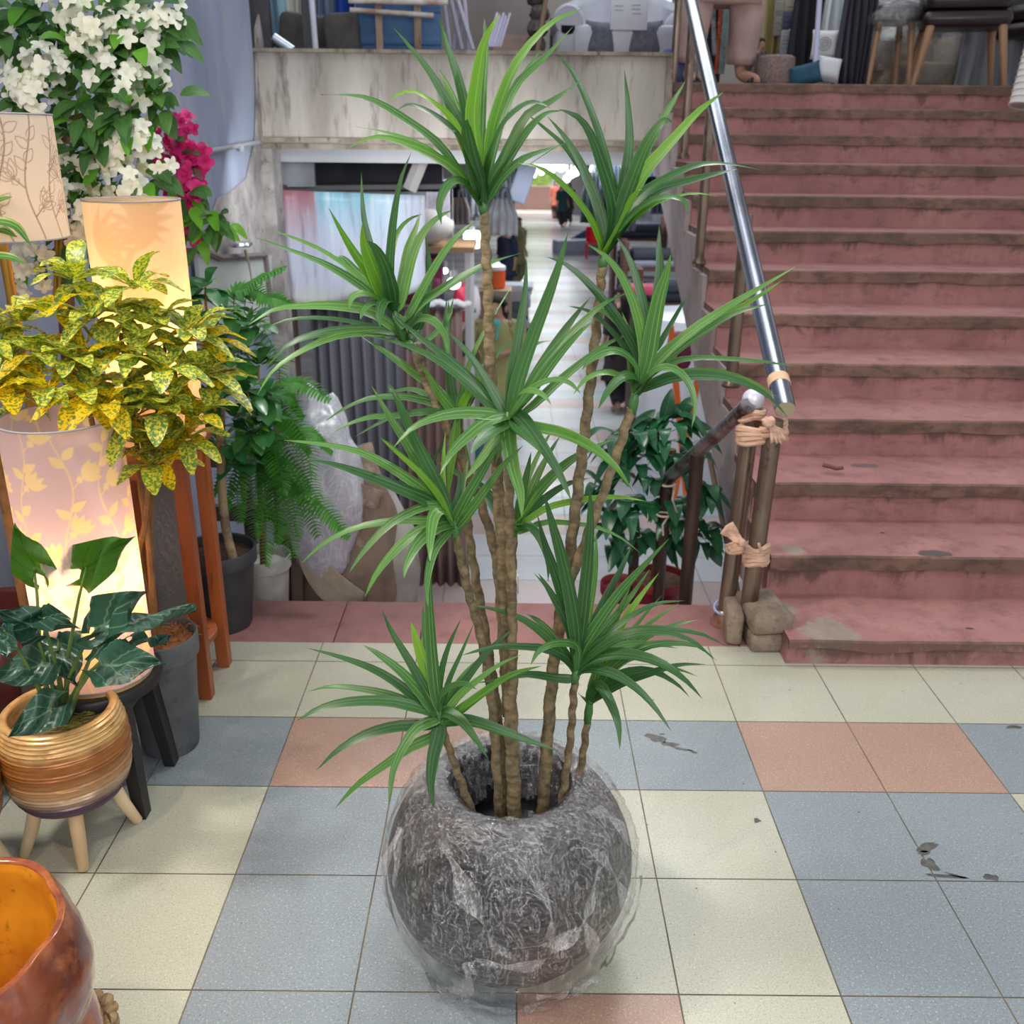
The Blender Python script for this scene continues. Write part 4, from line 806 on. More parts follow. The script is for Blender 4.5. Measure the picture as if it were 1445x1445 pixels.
m = MB(); m.ball(L2+V(0, 0, .26), (.027, .027, .034), 14, 10); m.build('bulb', mat('lit_bulb_b', (255, 214, 150), .4, emit=4), t)
# third lamp, far left, on its own slim floor stand
L3 = V(-1.145, 2.23, 0)
t = thing('floor_lamp', 'lamp with white shade drawn with fine brown flowers at the left edge', 'lamp', tuple(L3))
lamp_shade('lamp_shade', L3+V(0, 0, 1.255), .142, .255, t, vine_pattern(2*PI*.142/5, .26, 9, True), (shade_mat('white_printed_cloth', (214, 204, 192), (128, 100, 84), (210, 186, 160), (120, 86, 62), .35), metal_trim), 1.6, .05, 420, 150)
m = MB(); m.tube([L3, L3+V(0, 0, 1.36)], .012, 10); m.build('pole', mat('brass_pole', (176, 132, 60), .35, .8), t)
m = MB(); m.lathe([(.11, 0), (.11, .012), (.03, .022), (.012, .04)], L3, 28); m.build('base', black_wood, t)

# ribbed gold planter on peg legs, with its alocasia
def gold_mat(name):
    k = NT(name); co = k.coord('Object'); sp = k.n.new('ShaderNodeSeparateXYZ'); k.link(co, sp.inputs[0])
    z = k.math('ADD', sp.outputs[2], k.math('MULTIPLY', k.noise(co, 7, 3), .03)); cr = k.n.new('ShaderNodeValToRGB'); k.link(k.ramp(z, .115, .335), cr.inputs[0])
    el = cr.color_ramp.elements; el[0].position = 0; el[0].color = lin((88, 70, 82)); el[1].position = 1; el[1].color = lin((206, 164, 104))
    for p_, c_ in ((.24, (80, 62, 80)), (.37, (178, 150, 122)), (.46, (180, 138, 92)), (.62, (150, 92, 44)), (.80, (164, 106, 54)), (.90, (204, 164, 106))):
        e = el.new(p_); e.color = lin(c_)
    n = k.noise(k.coord('Object', (1, 1, 3)), 34, 4); k.base(k.mix(k.math('MULTIPLY', k.ramp(n, .5, .72), .5), cr.outputs[0], lin((112, 62, 28)))); k.p.inputs['Roughness'].default_value = .3; k.p.inputs['Metallic'].default_value = .25; return k.m
def rib_pot(c, lab, cat='planter', plantit=False):
    c = V(c); t = thing('footed_planter', lab, cat, tuple(c)); prof = []
    base = [(.055, .115), (.085, .118), (.108, .135), (.124, .17), (.130, .21), (.132, .25), (.128, .29), (.119, .322), (.113, .334)]
    for i in range(len(base)-1):
        for q in range(10):
            s_ = (i+q/10)/(len(base)-1)*(len(base)-1); k = int(s_); f_ = s_-k; r = base[k][0]+(base[k+1][0]-base[k][0])*f_; z = base[k][1]+(base[k+1][1]-base[k][1])*f_
            prof.append((r+.0022*math.sin(z*2*PI/.0092), z))
    prof += [(.109, .338), (.101, .336), (.099, .325), (.098, .29), (.01, .285)]
    m = MB(); m.lathe(prof, c, 56); m.build('pot', gold_mat('gilded_rib'), t, edge=1.4)
    peg = mat('pale_peg_wood', (222, 196, 158), .5, c2=(206, 176, 136), ns=6, stretch=(1, 1, .2))
    for a in (-1.15, .45, 2.35, -2.55):
        m = MB(); d = V(math.cos(a), math.sin(a), 0); m.tube([c+d*.070+V(0, 0, .140), c+d*.095+V(0, 0, .06), c+d*.118+V(0, 0, .003), c+d*.119], [.0165, .0145, .0115, .009], 14); m.build('leg', peg, t)
    return t
GP = V(-.955, 1.755, 0)
gp = rib_pot(GP, 'ribbed gold and plum planter on pale peg legs holding a dark veined alocasia')
m = MB(); m.lathe([(.097, .292), (.05, .297), (.001, .299)], GP, 24, wob=lambda r, a, z: r); m.build('soil', mat('planter_soil', (120, 92, 66), .9, c2=(90, 66, 48), ns=30, bump=.5), gp)
m = MB()
for k in range(40):
    a, b = rnd(0, 6.3), rnd(.02, .07); p = GP+V(.03+b*.5*math.cos(a), b*math.sin(a)*.7, .302); m.tube([p, p+V(rnd(-.03, .03), rnd(-.02, .02), .006), p+V(rnd(-.05, .05), rnd(-.03, .03), 0)], .0012, 4)
m.build('moss', mat('dry_moss', (118, 112, 46), .9), gp)
al = leaf_mat('alocasia_blade', (40, 78, 58), (30, 66, 50), vein=(120, 150, 126), veins=4, rough=.32, transl=.12)
alb = leaf_mat('alocasia_back', (72, 122, 34), (60, 112, 30), vein=(38, 78, 22), veins=5, rough=.45, transl=.42)
stalk = mat('green_stalk', (70, 104, 46), .5, c2=(112, 132, 64), ns=14)
def heart(m, base, tip, w, nrm, droop=.0, n=12, lobe=.28, curl=.18):
    """arrow-shaped alocasia blade: base is where the stalk joins"""
    base, tip, nrm = V(base), V(tip), V(nrm).normalized(); ax = (tip-base); L = ax.length; ax.normalize(); sd = ax.cross(nrm).normalized(); nm = sd.cross(ax).normalized(); k = random.randint(0, 999); rows = []
    for i in range(n+1):
        t_ = i/n; x = -lobe+(1+lobe)*t_
        hw = .5*w*(min(1, (t_/.26))**.6)*(1 if t_ < .3 else (1-((t_-.3)/.7)**1.3))**.95
        gap = .10*w*(1-t_/.22) if t_ < .22 else 0
        row = []
        for j in range(-4, 5):
            s_ = j/4; off = s_*hw+(gap if s_ > 0 else -gap if s_ < 0 else 0)
            if t_ < .22 and j == 0: xx = 0 if x < 0 else x
            else: xx = x+ (abs(s_)-.6)*.04
            p = base+ax*(xx*L)+sd*off+nm*(curl*hw*abs(s_)**1.5-droop*L*max(0, x)**2+.012*math.sin(t_*12+j))
            row.append(m.vert(p))
        rows.append(row)
    for i in range(n):
        for j in range(8):
            if i < 2 and j in (3, 4): continue
            u0, u1 = j/8, (j+1)/8; v0, v1 = i/n, min(.999, (i+1)/n); m.face((rows[i][j], rows[i][j+1], rows[i+1][j+1], rows[i+1][j]), [(u0, k+v0), (u1, k+v0), (u1, k+v1), (u0, k+v1)])
st_ = GP+V(0, -.0, .30)
for bx, by, bY, tx, ty, tY, w, nrm, mt, lobe in (
    (122, 800, 1.80, 182, 760, 1.74, .105, (0, -1, .35), alb, .45), (48, 800, 1.80, 20, 742, 1.78, .085, (.35, -1, .1), alb, .5), (140, 885, 1.70, 196, 835, 1.66, .115, (-.1, -.9, .7), al, .35), (152, 895, 1.66, 274, 852, 1.72, .05, (.3, -.2, 1), al, .35),
    (148, 938, 1.62, 228, 934, 1.60, .10, (0, -.75, .75), al, .35), (48, 884, 1.70, -4, 862, 1.66, .085, (.1, -.8, .6), al, .4), (62, 872, 1.69, 102, 880, 1.58, .06, (-.2, -.6, .8), al, .6), (62, 935, 1.72, -10, 960, 1.66, .10, (.1, -.75, .6), al, .35), (82, 905, 1.80, 105, 965, 1.72, .11, (0, -.6, .8), al, .4), (72, 1000, 1.64, 12, 1040, 1.57, .085, (.5, -.6, .6), al, .5), (6, 890, 1.66, 12, 930, 1.6, .06, (.2, -1, .3), al, .4), (185, 905, 1.72, 240, 900, 1.80, .04, (.2, -.3, 1), al, .3)):
    b, tp = at(bx, by, bY), at(tx, ty, tY)
    m = MB(); heart(m, b, tp, w, nrm, .06, lobe=lobe); lf_o = m.build('leaf', [mt], gp, edge=0)
    m = MB(); q0 = st_+V(rnd(-.012, .012), rnd(-.012, .012), 0); m.tube([q0, q0.lerp(b, .35)+V(rnd(-.01, .01), 0, .03), q0.lerp(b, .75)+V(0, 0, .025), b], [.0065, .0045, .0032, .0022], 7); m.build('leaf_stalk', stalk, lf_o)
m = MB(); m.tube([st_-V(0, 0, .015), st_+V(.003, 0, .05), st_+V(0, 0, .085)], [.018, .017, .010], 10); tag(m.build('sheath', mat('leaf_sheath', (46, 62, 34), .6), gp), None)
rib_pot((-1.165, 1.60, 0), 'second gold ribbed planter cut off by the left edge of the picture')
# dark maroon jar behind the alocasia
m = MB(); c = V(-1.22, 2.02, 0); m.lathe([(.07, 0), (.11, .04), (.15, .14), (.165, .26), (.15, .36), (.12, .41), (.125, .43), (.11, .425), (.10, .36), (.02, .34)], c, 36)
tag(m.build('jar', mat('maroon_glaze', (74, 34, 32), .25, c2=(50, 24, 24), ns=5), loc=c), 'dark maroon glazed jar standing behind the alocasia leaves', 'jar')
# big glazed planter in the near corner
BC = V(-.80, 1.045, 0)
def lobes(r, a, z):
    k = 1+.045*abs(math.sin(a*3.5+.6))-.02+.012*mnoise.noise(V(math.cos(a)*3, math.sin(a)*3, z*9)); return r*(k if z > .05 else 1+(k-1)*z/.05)
m = MB(); pr = [(.11, 0), (.14, .03), (.172, .09), (.186, .16), (.180, .215), (.172, .25), (.184, .29), (.188, .33), (.180, .375), (.168, .405), (.162, .418), (.153, .417), (.148, .40), (.150, .34), (.146, .28), (.138, .2), (.12, .10), (.06, .07), (.001, .066)]
prs = []
for (r0, z0), (r1, z1) in zip(pr, pr[1:]):
    for q in range(4): prs.append((r0+(r1-r0)*q/4, z0+(z1-z0)*q/4))
t = thing('glazed_planter', 'large lobed planter with glossy red brown glaze and amber inside, near left corner', 'planter', tuple(BC))
kb = mat('red_brown_glaze', (142, 70, 36), .16, c2=(92, 44, 32), ns=7, c3=(176, 100, 44), ns3=16, lo3=.5, hi3=.72, coat=.6, bump=.08, bs=26)
ka = mat('amber_glaze', (222, 152, 40), .2, c2=(186, 112, 28), ns=8, c3=(120, 70, 20), ns3=24, lo3=.6, hi3=.75, coat=.5, bump=.25, bs=14)
m.lathe(prs, BC, 90, wob=lobes, cap=True)
nin = 12*4
for i, f_ in enumerate(m.f):
    zc = sum(m.v[q][2] for q in f_)/len(f_); row = i//90
    m.mi[i] = 1 if row >= 11*4+1 else 0
m.build('pot', [kb, ka], t, edge=1.4)
m = MB(); m.ball(BC+V(.0, -.02, .10), (.10, .10, .06), 26, 12, wob=lambda p: .14*mnoise.noise(p*2.4)); m.build('plastic_bag', film_mat('bag_film', lo=.25, hi=.5, tint=(1, .85, .6), scale=22, white=.5), t, edge=0)
# seagrass rope basket beside it
c = V(-.675, 1.135, 0); m = MB()
for k in range(7):
    z = .014+.024*k; r_ = .046+.003*math.sin(k)
    m.tube([c+V((r_+.0045*math.sin(a*14+k*PI))*math.cos(a), (r_+.0045*math.sin(a*14+k*PI))*math.sin(a), z+.003*math.cos(a*14)) for a in [2*PI*q/84 for q in range(85)]], .0095, 7)
m.lathe([(.045, .004), (.045, .16)], c, 24)
tag(m.build('woven_basket', mat('seagrass_rope', (176, 148, 108), .9, c2=(132, 104, 70), ns=40, stretch=(1, 1, 2), bump=.5, bs=90), loc=c), 'braided seagrass basket squeezed beside the glazed corner planter', 'basket')

# ---- croton in a grey pot with coir
greypot = mat('grey_plastic_pot', (78, 80, 84), .55, c2=(96, 98, 102), ns=8, c3=(58, 60, 64), ns3=20)
def nursery_pot(root, c, r, h, mt):
    m = MB(); m.lathe([(r*.72, 0), (r*.74, .006), (r*.93, h*.80), (r*.94, h*.82), (r*1.02, h*.825), (r*1.03, h*.985), (r*1.0, h), (r*.95, h*.99), (r*.92, h*.86), (r*.02, h*.85)], c, 40); return m.build('pot', mt, root, edge=1.0)
QC = V(-.872, 2.11, 0)
t = thing('potted_croton', 'yellow and green mottled croton on bare stems in a grey pot with coir', 'potted plant', tuple(QC)); nursery_pot(t, QC, .095, .325, greypot)
m = MB(); m.lathe([(.086, .30), (.06, .308), (.03, .312), (.001, .312)], QC, 24, wob=lambda r, a, z: r*(1+.03*math.sin(a*7)))
for k in range(90):
    a, b = rnd(0, 6.3), rnd(.02, .08); p = QC+V(b*math.cos(a), b*math.sin(a), .31); m.tube([p, p+V(rnd(-.02, .02), rnd(-.02, .02), .012), p+V(rnd(-.04, .04), rnd(-.04, .04), .0)], .0011, 3)
m.build('coir', mat('coir_fibre', (150, 96, 54), .95, c2=(116, 72, 40), ns=40), t)
wood_s = mat('croton_bark', (128, 92, 50), .8, c2=(96, 66, 36), ns=22, bump=.3)
stems = [[(216, 905, 2.08), (213, 800, 2.06), (200, 700, 2.03), (190, 600, 2.02), (170, 470, 2.02)], [(222, 905, 2.10), (214, 820, 2.08), (213, 720, 2.08), (222, 600, 2.1), (235, 470, 2.1)], [(210, 905, 2.10), (196, 800, 2.08), (206, 730, 2.02), (212, 660, 2.0), (225, 560, 1.98)], [(213, 905, 2.12), (190, 760, 2.12), (120, 600, 2.1), (60, 470, 2.06)], [(208, 900, 2.10), (190, 780, 2.10), (140, 640, 2.02), (100, 430, 2.05)]]
for q, sp in enumerate(stems):
    m = MB(); P = catmull([at(*p) for p in sp], 26); m.tube(P, [.0095-.005*i/26+.0008*math.sin(i*2) for i in range(27)], 8); m.build('stem', wood_s, t)
cro = leaf_mat('croton_leaf', (246, 196, 10), (232, 206, 30), rough=.36, transl=.5, mottle=(120, 146, 44), mscale=150, mlo=.49, mhi=.55, vein=(240, 200, 60), veins=4)
cro2 = leaf_mat('croton_leaf_green', (108, 146, 60), (86, 130, 68), rough=.36, transl=.36, mottle=(216, 208, 66), mscale=150, mlo=.49, mhi=.54, vein=(220, 210, 90), veins=4)
m = MB(); random.seed(21)
ros = [(105, 395, 2.06, 1), (190, 405, 2.02, 1), (30, 455, 2.06, 1), (75, 440, 2.0, 0), (135, 450, 2.02, 1), (165, 440, 2.08, 0), (215, 460, 2.04, 1), (265, 470, 2.04, 1), (285, 480, 2.1, 0), (10, 505, 2.04, 0), (55, 500, 1.98, 0), (105, 510, 1.96, 1), (150, 505, 1.98, 1), (190, 500, 1.98, 0), (235, 520, 1.96, 1), (285, 530, 2.02, 1), (300, 545, 2.06, 0), (20, 555, 1.98, 0), (65, 548, 1.93, 0), (115, 555, 1.92, 0), (150, 570, 1.9, 0), (185, 590, 1.94, 1), (225, 580, 1.94, 1), (270, 590, 1.96, 0), (200, 625, 1.96, 0), (240, 635, 1.98, 0), (260, 620, 2.0, 0), (215, 655, 1.98, 0), (180, 540, 2.0, 1), (245, 555, 2.04, 0), (-20, 480, 2.0, 1), (-15, 540, 1.98, 0), (0, 610, 2.05, 0)]
for x, y, Y, gsel in ros:
    c = at(x, y, Y); nl = random.randint(9, 12)
    for k in range(nl):
        a = 2*PI*k/nl+rnd(-.3, .3); el = rnd(-.75, .95) if k % 2 else rnd(-.2, .6); L = rnd(.075, .112)
        d = V(math.cos(a)*math.cos(el), math.sin(a)*math.cos(el), math.sin(el)); s_ = c+d*.008
        m.m = gsel if rnd(0, 1) < .62 else 1
        m.leaf([s_, s_+d*L*.5+V(0, 0, .008), s_+d*L+V(0, 0, -.014)], rnd(.036, .047), n=7, fold=.2, wavy=.04, prof=lambda t_: (math.sin(PI*min(1, t_*.93+.04))**.75))
tag(m.build('foliage', [cro, cro2], t, edge=0))

# ---- dark glossy shrub in a black nursery pot
KC = V(-.92, 2.775, 0)
t = thing('potted_shrub', 'dark green shrub with glossy round leaves and a bare trunk in a black pot', 'potted plant', tuple(KC)); nursery_pot(t, KC, .118, .27, mat('black_nursery_pot', (44, 46, 50), .5, c2=(62, 64, 68), ns=7, c3=(84, 84, 84), ns3=60, lo3=.66, hi3=.74))
m = MB(); m.lathe([(.108, .24), (.001, .25)], KC, 24); m.build('soil', mat('dark_soil', (86, 60, 44), .95, c2=(52, 38, 30), ns=40, bump=.7), t)
m = MB(); P = catmull([at(332, 800, 2.72), at(318, 740, 2.74), at(312, 660, 2.76), at(312, 560, 2.78), at(310, 480, 2.8)], 20); m.tube(P, [.015-.004*i/20 for i in range(21)], 10); m.build('trunk', mat('pale_bark', (150, 132, 104), .85, c2=(108, 92, 70), ns=16, c3=(80, 62, 46), ns3=30, bump=.3), t)
sh1 = leaf_mat('shrub_leaf', (44, 98, 54), (58, 120, 60), rough=.24, transl=.12, vein=(70, 120, 66), veins=0); sh2 = leaf_mat('shrub_leaf_new', (120, 170, 34), (96, 154, 34), rough=.35, transl=.35)
m = MB(); random.seed(31)
def obov(t_): return math.sin(PI*min(1, t_**1.35*.96+.03))**.7
for x, y, Y in ((290, 405, 2.75), (282, 455, 2.78), (320, 440, 2.72), (352, 462, 2.72), (335, 500, 2.7), (305, 500, 2.78), (365, 515, 2.7), (350, 555, 2.66), (375, 560, 2.74), (330, 590, 2.72), (295, 560, 2.8), (355, 610, 2.74), (312, 625, 2.78), (280, 600, 2.82), (290, 640, 2.8), (335, 655, 2.8), (372, 600, 2.8), (268, 520, 2.84), (265, 430, 2.8)):
    c = at(x, y, Y); nl = random.randint(9, 12)
    for k in range(nl):
        a = 2*PI*k/nl+rnd(-.3, .3); el = rnd(-.6, .9); L = rnd(.08, .12); d = V(math.cos(a)*math.cos(el), math.sin(a)*math.cos(el), math.sin(el)); young = k == 0 or (k == 4 and rnd(0, 1) < .6)
        if young: L *= .62; el = .5
        m.m = 1 if young else 0; m.leaf([c+d*.01, c+d*L*.55+V(0, 0, .006), c+d*L+V(0, 0, -.012)], L*.46, n=7, fold=.18, prof=obov)
    m.m = 0
m.build('foliage', [sh1, sh2], t, edge=0)
m = MB()
for x, y, Y in ((290, 405, 2.75), (335, 500, 2.7), (350, 555, 2.66), (282, 455, 2.78), (365, 515, 2.7), (312, 625, 2.78)):
    m.tube([P[random.randint(9, 18)], at(x, y+20, Y), at(x, y, Y)], [.006, .004, .003], 6)
m.build('branches', mat('twig_bark', (150, 112, 50), .8), t)
# ---- fern in a white pot
FC = at(372, 800, 3.12); FC.z = -DR
t = thing('potted_fern', 'bushy hanging sword fern in a white pot behind the black pot', 'potted plant', tuple(FC)); nursery_pot(t, FC, .095, .27, mat('white_pot', (178, 176, 170), .6, c2=(140, 138, 132), ns=9))
fern1 = leaf_mat('fern_frond', (98, 168, 66), (72, 146, 56), rough=.5, transl=.35); m = MB(); random.seed(41)
def frond(m, pts, w, n=38):
    P = catmull([V(p) for p in pts], n); 
    for i in range(1, n):
        t_ = i/n; tg = (P[i+1]-P[i-1]).normalized(); sd = tg.cross(V(0, -.4, 1)).normalized(); L = w*(math.sin(PI*min(.97, t_*.85+.12))**.7)
        for s_ in (-1, 1):
            a = P[i]; b = a+sd*s_*L+tg*L*.35+V(0, -.004, -.006*rnd(.2, 1.6)); m.leaf([a, a.lerp(b, .5)+V(0, 0, .003), b], .0135, n=3, fold=.12, prof=lambda q: .35+.65*(1-q)**.6 if q < .97 else .05)
    m.tube(P[::2], .0014, 4)
core = at(365, 640, 3.08)
for pts in (((470, 565, 2.9), (420, 540, 2.98), (380, 560, 3.04)), ((405, 375, 2.95), (350, 405, 2.98), (330, 440, 3.0)), ((412, 430, 3.0), (385, 420, 3.0), (345, 430, 3.02)), ((395, 550, 2.92), (390, 500, 2.95), (350, 450, 3.0)), ((440, 680, 2.9), (430, 620, 2.95), (390, 580, 3.02)), ((455, 720, 2.86), (430, 670, 2.94), (390, 620, 3.02)), ((495, 760, 2.86), (455, 715, 2.9), (400, 670, 3.0)), ((340, 740, 2.86), (335, 690, 2.88), (350, 630, 2.98)), ((312, 740, 2.88), (325, 680, 2.9), (345, 630, 3.0)), ((390, 770, 2.92), (392, 720, 2.94), (380, 660, 3.0)), ((420, 760, 2.88), (412, 700, 2.92), (390, 650, 3.0)), ((360, 760, 2.9), (360, 710, 2.92), (362, 650, 3.0)), ((375, 800, 2.98), (375, 740, 2.98), (372, 670, 3.02)), ((440, 640, 3.0), (415, 600, 3.0), (380, 590, 3.02)), ((430, 590, 3.05), (410, 560, 3.05), (385, 570, 3.06)),
    ((345, 590, 2.95), (358, 570, 2.98), (368, 610, 3.05)), ((470, 640, 3.1), (440, 610, 3.08), (395, 620, 3.06)), ((330, 660, 2.9), (345, 620, 2.95), (362, 620, 3.05)), ((415, 790, 2.95), (405, 740, 2.95), (385, 690, 3.0)), ((300, 700, 2.9), (320, 640, 2.92), (350, 610, 3.0)), ((400, 700, 2.85), (395, 660, 2.9), (375, 620, 3.0)), ((450, 760, 2.95), (430, 700, 2.95), (390, 650, 3.0))):
    frond(m, [core+V(rnd(-.02, .02), rnd(-.02, .02), rnd(-.02, .02))]+[at(*p) for p in reversed(pts)], rnd(.042, .058))
m.build('fronds', fern1, t, edge=0)
m = MB(); m.tube([FC+V(0, 0, .23), core.lerp(FC+V(0, 0, .25), .5), core], [.012, .010, .012], 8); m.build('stem', wood_s, t)
# ---- white blossom tree with pink blossom sprays behind
TC = V(-1.30, 2.78, 0)
t = thing('blossom_tree', 'artificial tree with white blossom clusters and green leaves by the blue wall', 'tree', tuple(TC)); nursery_pot(t, TC, .13, .24, greypot)
barkt = mat('brown_trunk', (112, 82, 60), .9, c2=(76, 54, 40), ns=14, stretch=(1, 1, .4), bump=.6)
m = MB(); P = catmull([TC+V(0, 0, .2), TC+V(.0, 0, .7), at(88, 320, 2.8), at(88, 170, 2.8), at(92, 60, 2.8), at(95, -60, 2.8)], 30); m.tube(P, [.026-.008*i/30 for i in range(31)], 10); m.build('trunk', barkt, t)
lf1 = leaf_mat('blossom_tree_leaf', (80, 128, 60), (54, 98, 52), rough=.42, transl=.28, vein=(116, 150, 90), veins=4); lf2 = leaf_mat('blossom_tree_new_leaf', (112, 176, 50), (92, 160, 48), rough=.4, transl=.35)
white_p = leaf_mat('white_petal', (244, 244, 238), (236, 238, 228), rough=.6, transl=.25, mottle=(206, 222, 180), mscale=26, mlo=.62, mhi=.74); magenta = leaf_mat('magenta_petal', (222, 36, 132), (196, 22, 110), rough=.55, transl=.25)
def cluster(m, c, R, nf, size, npet=5):
    wk = .72 if npet == 5 else .95
    for k in range(nf):
        d = V(rnd(-1, 1), rnd(-1.2, .5), rnd(-1, 1)); d.normalize(); fc = c+d*R*rnd(.5, 1); nr = (d+V(0, -.9, .35)).normalized(); e1 = nr.cross(V(0, 0, 1)).normalized(); e2 = nr.cross(e1); a0 = rnd(0, 6)
        for q in range(npet):
            a = a0+2*PI*q/npet; o = e1*math.cos(a)+e2*math.sin(a); s_ = size*rnd(.85, 1.15)
            m.leaf([fc, fc+o*s_*.5+nr*s_*.34, fc+o*s_+nr*s_*rnd(.1, .4)], s_*wk, up=nr, n=4, fold=.2, prof=lambda t_: math.sin(PI*min(.93, t_*.80+.13))**.6)
m = MB(); random.seed(51)
for x, y, Y, R, nf in ((55, 105, 2.62, .07, 16), (45, 130, 2.6, .05, 9), (30, 80, 2.7, .06, 9), (125, 25, 2.66, .08, 17), (215, 25, 2.72, .07, 14), (185, 60, 2.7, .07, 14), (205, 95, 2.74, .06, 10), (165, 120, 2.68, .08, 17), (190, 140, 2.72, .06, 10), (215, 110, 2.74, .04, 6), (140, 170, 2.68, .05, 9), (170, 195, 2.68, .07, 14), (190, 205, 2.66, .06, 11), (215, 225, 2.7, .04, 7), (110, 235, 2.66, .06, 12), (85, 280, 2.6, .07, 14), (100, 300, 2.58, .06, 12), (175, 260, 2.64, .06, 13), (160, 215, 2.66, .05, 8), (75, 190, 2.66, .03, 4), (10, 120, 2.7, .06, 8), (120, 320, 2.62, .05, 7), (60, 350, 2.66, .06, 8), (35, 380, 2.66, .06, 8), (5, 60, 2.74, .05, 5), (95, 5, 2.72, .05, 7), (40, 320, 2.7, .05, 6), (175, 10, 2.74, .05, 7)):
    cluster(m, at(x, y, Y), R*1.12, nf+1, .025)
m.build('blossoms', white_p, t, edge=0)
def ovate(t_): return math.sin(PI*min(.985, t_**.8*.97+.015))**.85
def leafcloud(m, spots, n, L0, L1, spread, mats2=.22):
    n = int(n*1.25)
    for x, y, Y in spots:
        c = at(x, y, Y)
        for k in range(n):
            d = V(rnd(-1, 1), rnd(-1, .4), rnd(-.9, .7)).normalized(); p = c+d*rnd(.01, spread); L = rnd(L0, L1); dd = (d*.8+V(rnd(-.4, .4), rnd(-.6, .1), rnd(-.8, .2))).normalized()
            m.m = 1 if rnd(0, 1) < mats2 else 0; m.leaf([p, p+dd*L*.5+V(0, 0, .006), p+dd*L+V(0, 0, -.01)], L*.52, up=V(0, -.7, .7), n=6, fold=.15, prof=ovate)
m = MB()
leafcloud(m, ((15, 20, 2.76), (50, 35, 2.74), (20, 60, 2.72), (80, 15, 2.76), (150, 30, 2.72), (175, 45, 2.7), (205, 20, 2.72), (235, 10, 2.76), (215, 50, 2.74), (195, 70, 2.7), (150, 75, 2.74), (120, 70, 2.7), (100, 110, 2.68), (130, 100, 2.7), (185, 90, 2.68), (210, 55, 2.72), (110, 140, 2.66), (145, 140, 2.66), (170, 165, 2.64), (190, 150, 2.68), (222, 130, 2.72), (215, 145, 2.72), (100, 180, 2.66), (130, 190, 2.66), (70, 160, 2.7), (30, 150, 2.74), (10, 100, 2.76), (130, 230, 2.68), (105, 215, 2.7), (150, 250, 2.68), (90, 250, 2.7), (180, 170, 2.66), (135, 280, 2.7), (200, 250, 2.7), (160, 300, 2.7), (110, 340, 2.7), (10, 170, 2.78), (60, 130, 2.76), (160, 5, 2.76), (40, 5, 2.78), (120, 260, 2.7), (65, 215, 2.76), (95, 370, 2.74), (20, 350, 2.78)), 9, .05, .085, .075)
m.build('foliage', [lf1, lf2], t, edge=0)
m = MB()
for x, y, Y in ((55, 105, 2.62), (125, 25, 2.66), (185, 60, 2.7), (165, 120, 2.68), (170, 195, 2.68), (190, 205, 2.66), (110, 235, 2.66), (85, 280, 2.6), (175, 260, 2.64), (215, 120, 2.74), (60, 350, 2.66), (30, 80, 2.7)):
    b = at(x, y, Y); a = min(P[8:], key=lambda p: (p-(b-V(0, 0, .12))).length); m.tube([a, a.lerp(b, .5)+V(0, 0, -.02), b], [.006, .004, .0025], 6)
for x in (80, 86): m.tube([at(x-4, 430, 2.7), at(x, 360, 2.68), at(x, 310, 2.64)], .005, 6)
m.build('branches', mat('ochre_twig', (150, 124, 44), .7), t)
MC = V(-1.20, 3.1, 0)
t = thing('blossom_spray', 'spray of magenta blossoms rising behind the peach lamp beside the wall', 'flowers', tuple(MC)); nursery_pot(t, MC, .10, .22, greypot)
m = MB(); P2 = catmull([MC+V(0, 0, .2), MC+V(0, 0, .6), at(262, 330, 3.0), at(255, 230, 2.98), at(248, 185, 2.96)], 20); m.tube(P2, [.010-.006*i/20 for i in range(21)], 7); m.build('stem', barkt, t)
m = MB(); random.seed(61)
for x, y, R, nf in ((250, 182, .035, 7), (240, 205, .05, 12), (280, 205, .045, 10), (285, 222, .03, 6), (265, 238, .045, 10), (245, 255, .05, 11), (268, 285, .055, 13), (280, 305, .035, 7), (262, 315, .03, 6), (267, 345, .035, 8), (208, 185, .03, 5), (240, 225, .04, 8), (225, 240, .04, 7), (250, 280, .04, 8)): cluster(m, at(x, y, 2.98), R*1.15, max(4, int(nf*.8)), .025, 4)
m.build('blossoms', magenta, t, edge=0)
m = MB(); leafcloud(m, ((290, 300, 2.95), (300, 318, 2.95), (240, 225, 2.95), (262, 275, 2.93), (280, 330, 2.95), (315, 315, 2.97), (230, 260, 2.95)), 6, .05, .075, .05, .4); m.build('foliage', [lf1, lf2], t, edge=0)
# striped leaves poking in at the far left edge
m = MB(); sc = V(-1.22, 2.0, .0); random.seed(71)
vm = leaf_mat('variegated_blade', (60, 120, 40), (50, 108, 44), rough=.4, transl=.3, vein=(220, 214, 90), stripes=1)
for pts in (((45, 348, 2.05), (20, 318, 2.05), (-20, 315, 2.05), (-60, 340, 2.05)), ((35, 372, 2.0), (10, 362, 2.0), (-30, 365, 2.02), (-60, 385, 2.05)), ((18, 278, 2.08), (-5, 284, 2.08), (-40, 300, 2.08)), ((25, 335, 2.1), (-5, 325, 2.1), (-60, 350, 2.1))):
    m.leaf([at(*p) for p in reversed(pts)], .032, up=V(0, -.5, .8), n=10, fold=.2)
hub = at(-60, 360, 2.06)
t = thing('potted_plant', 'variegated strap leaves with yellow edges poking in under the white lamp', 'potted plant', (hub.x, hub.y, 0)); m.build('leaves', vm, t, edge=0)
m = MB(); m.tube([(hub.x, hub.y, .25), hub], .012, 8); m.build('stem', wood_s, t); nursery_pot(t, V(hub.x, hub.y, 0), .09, .28, greypot)
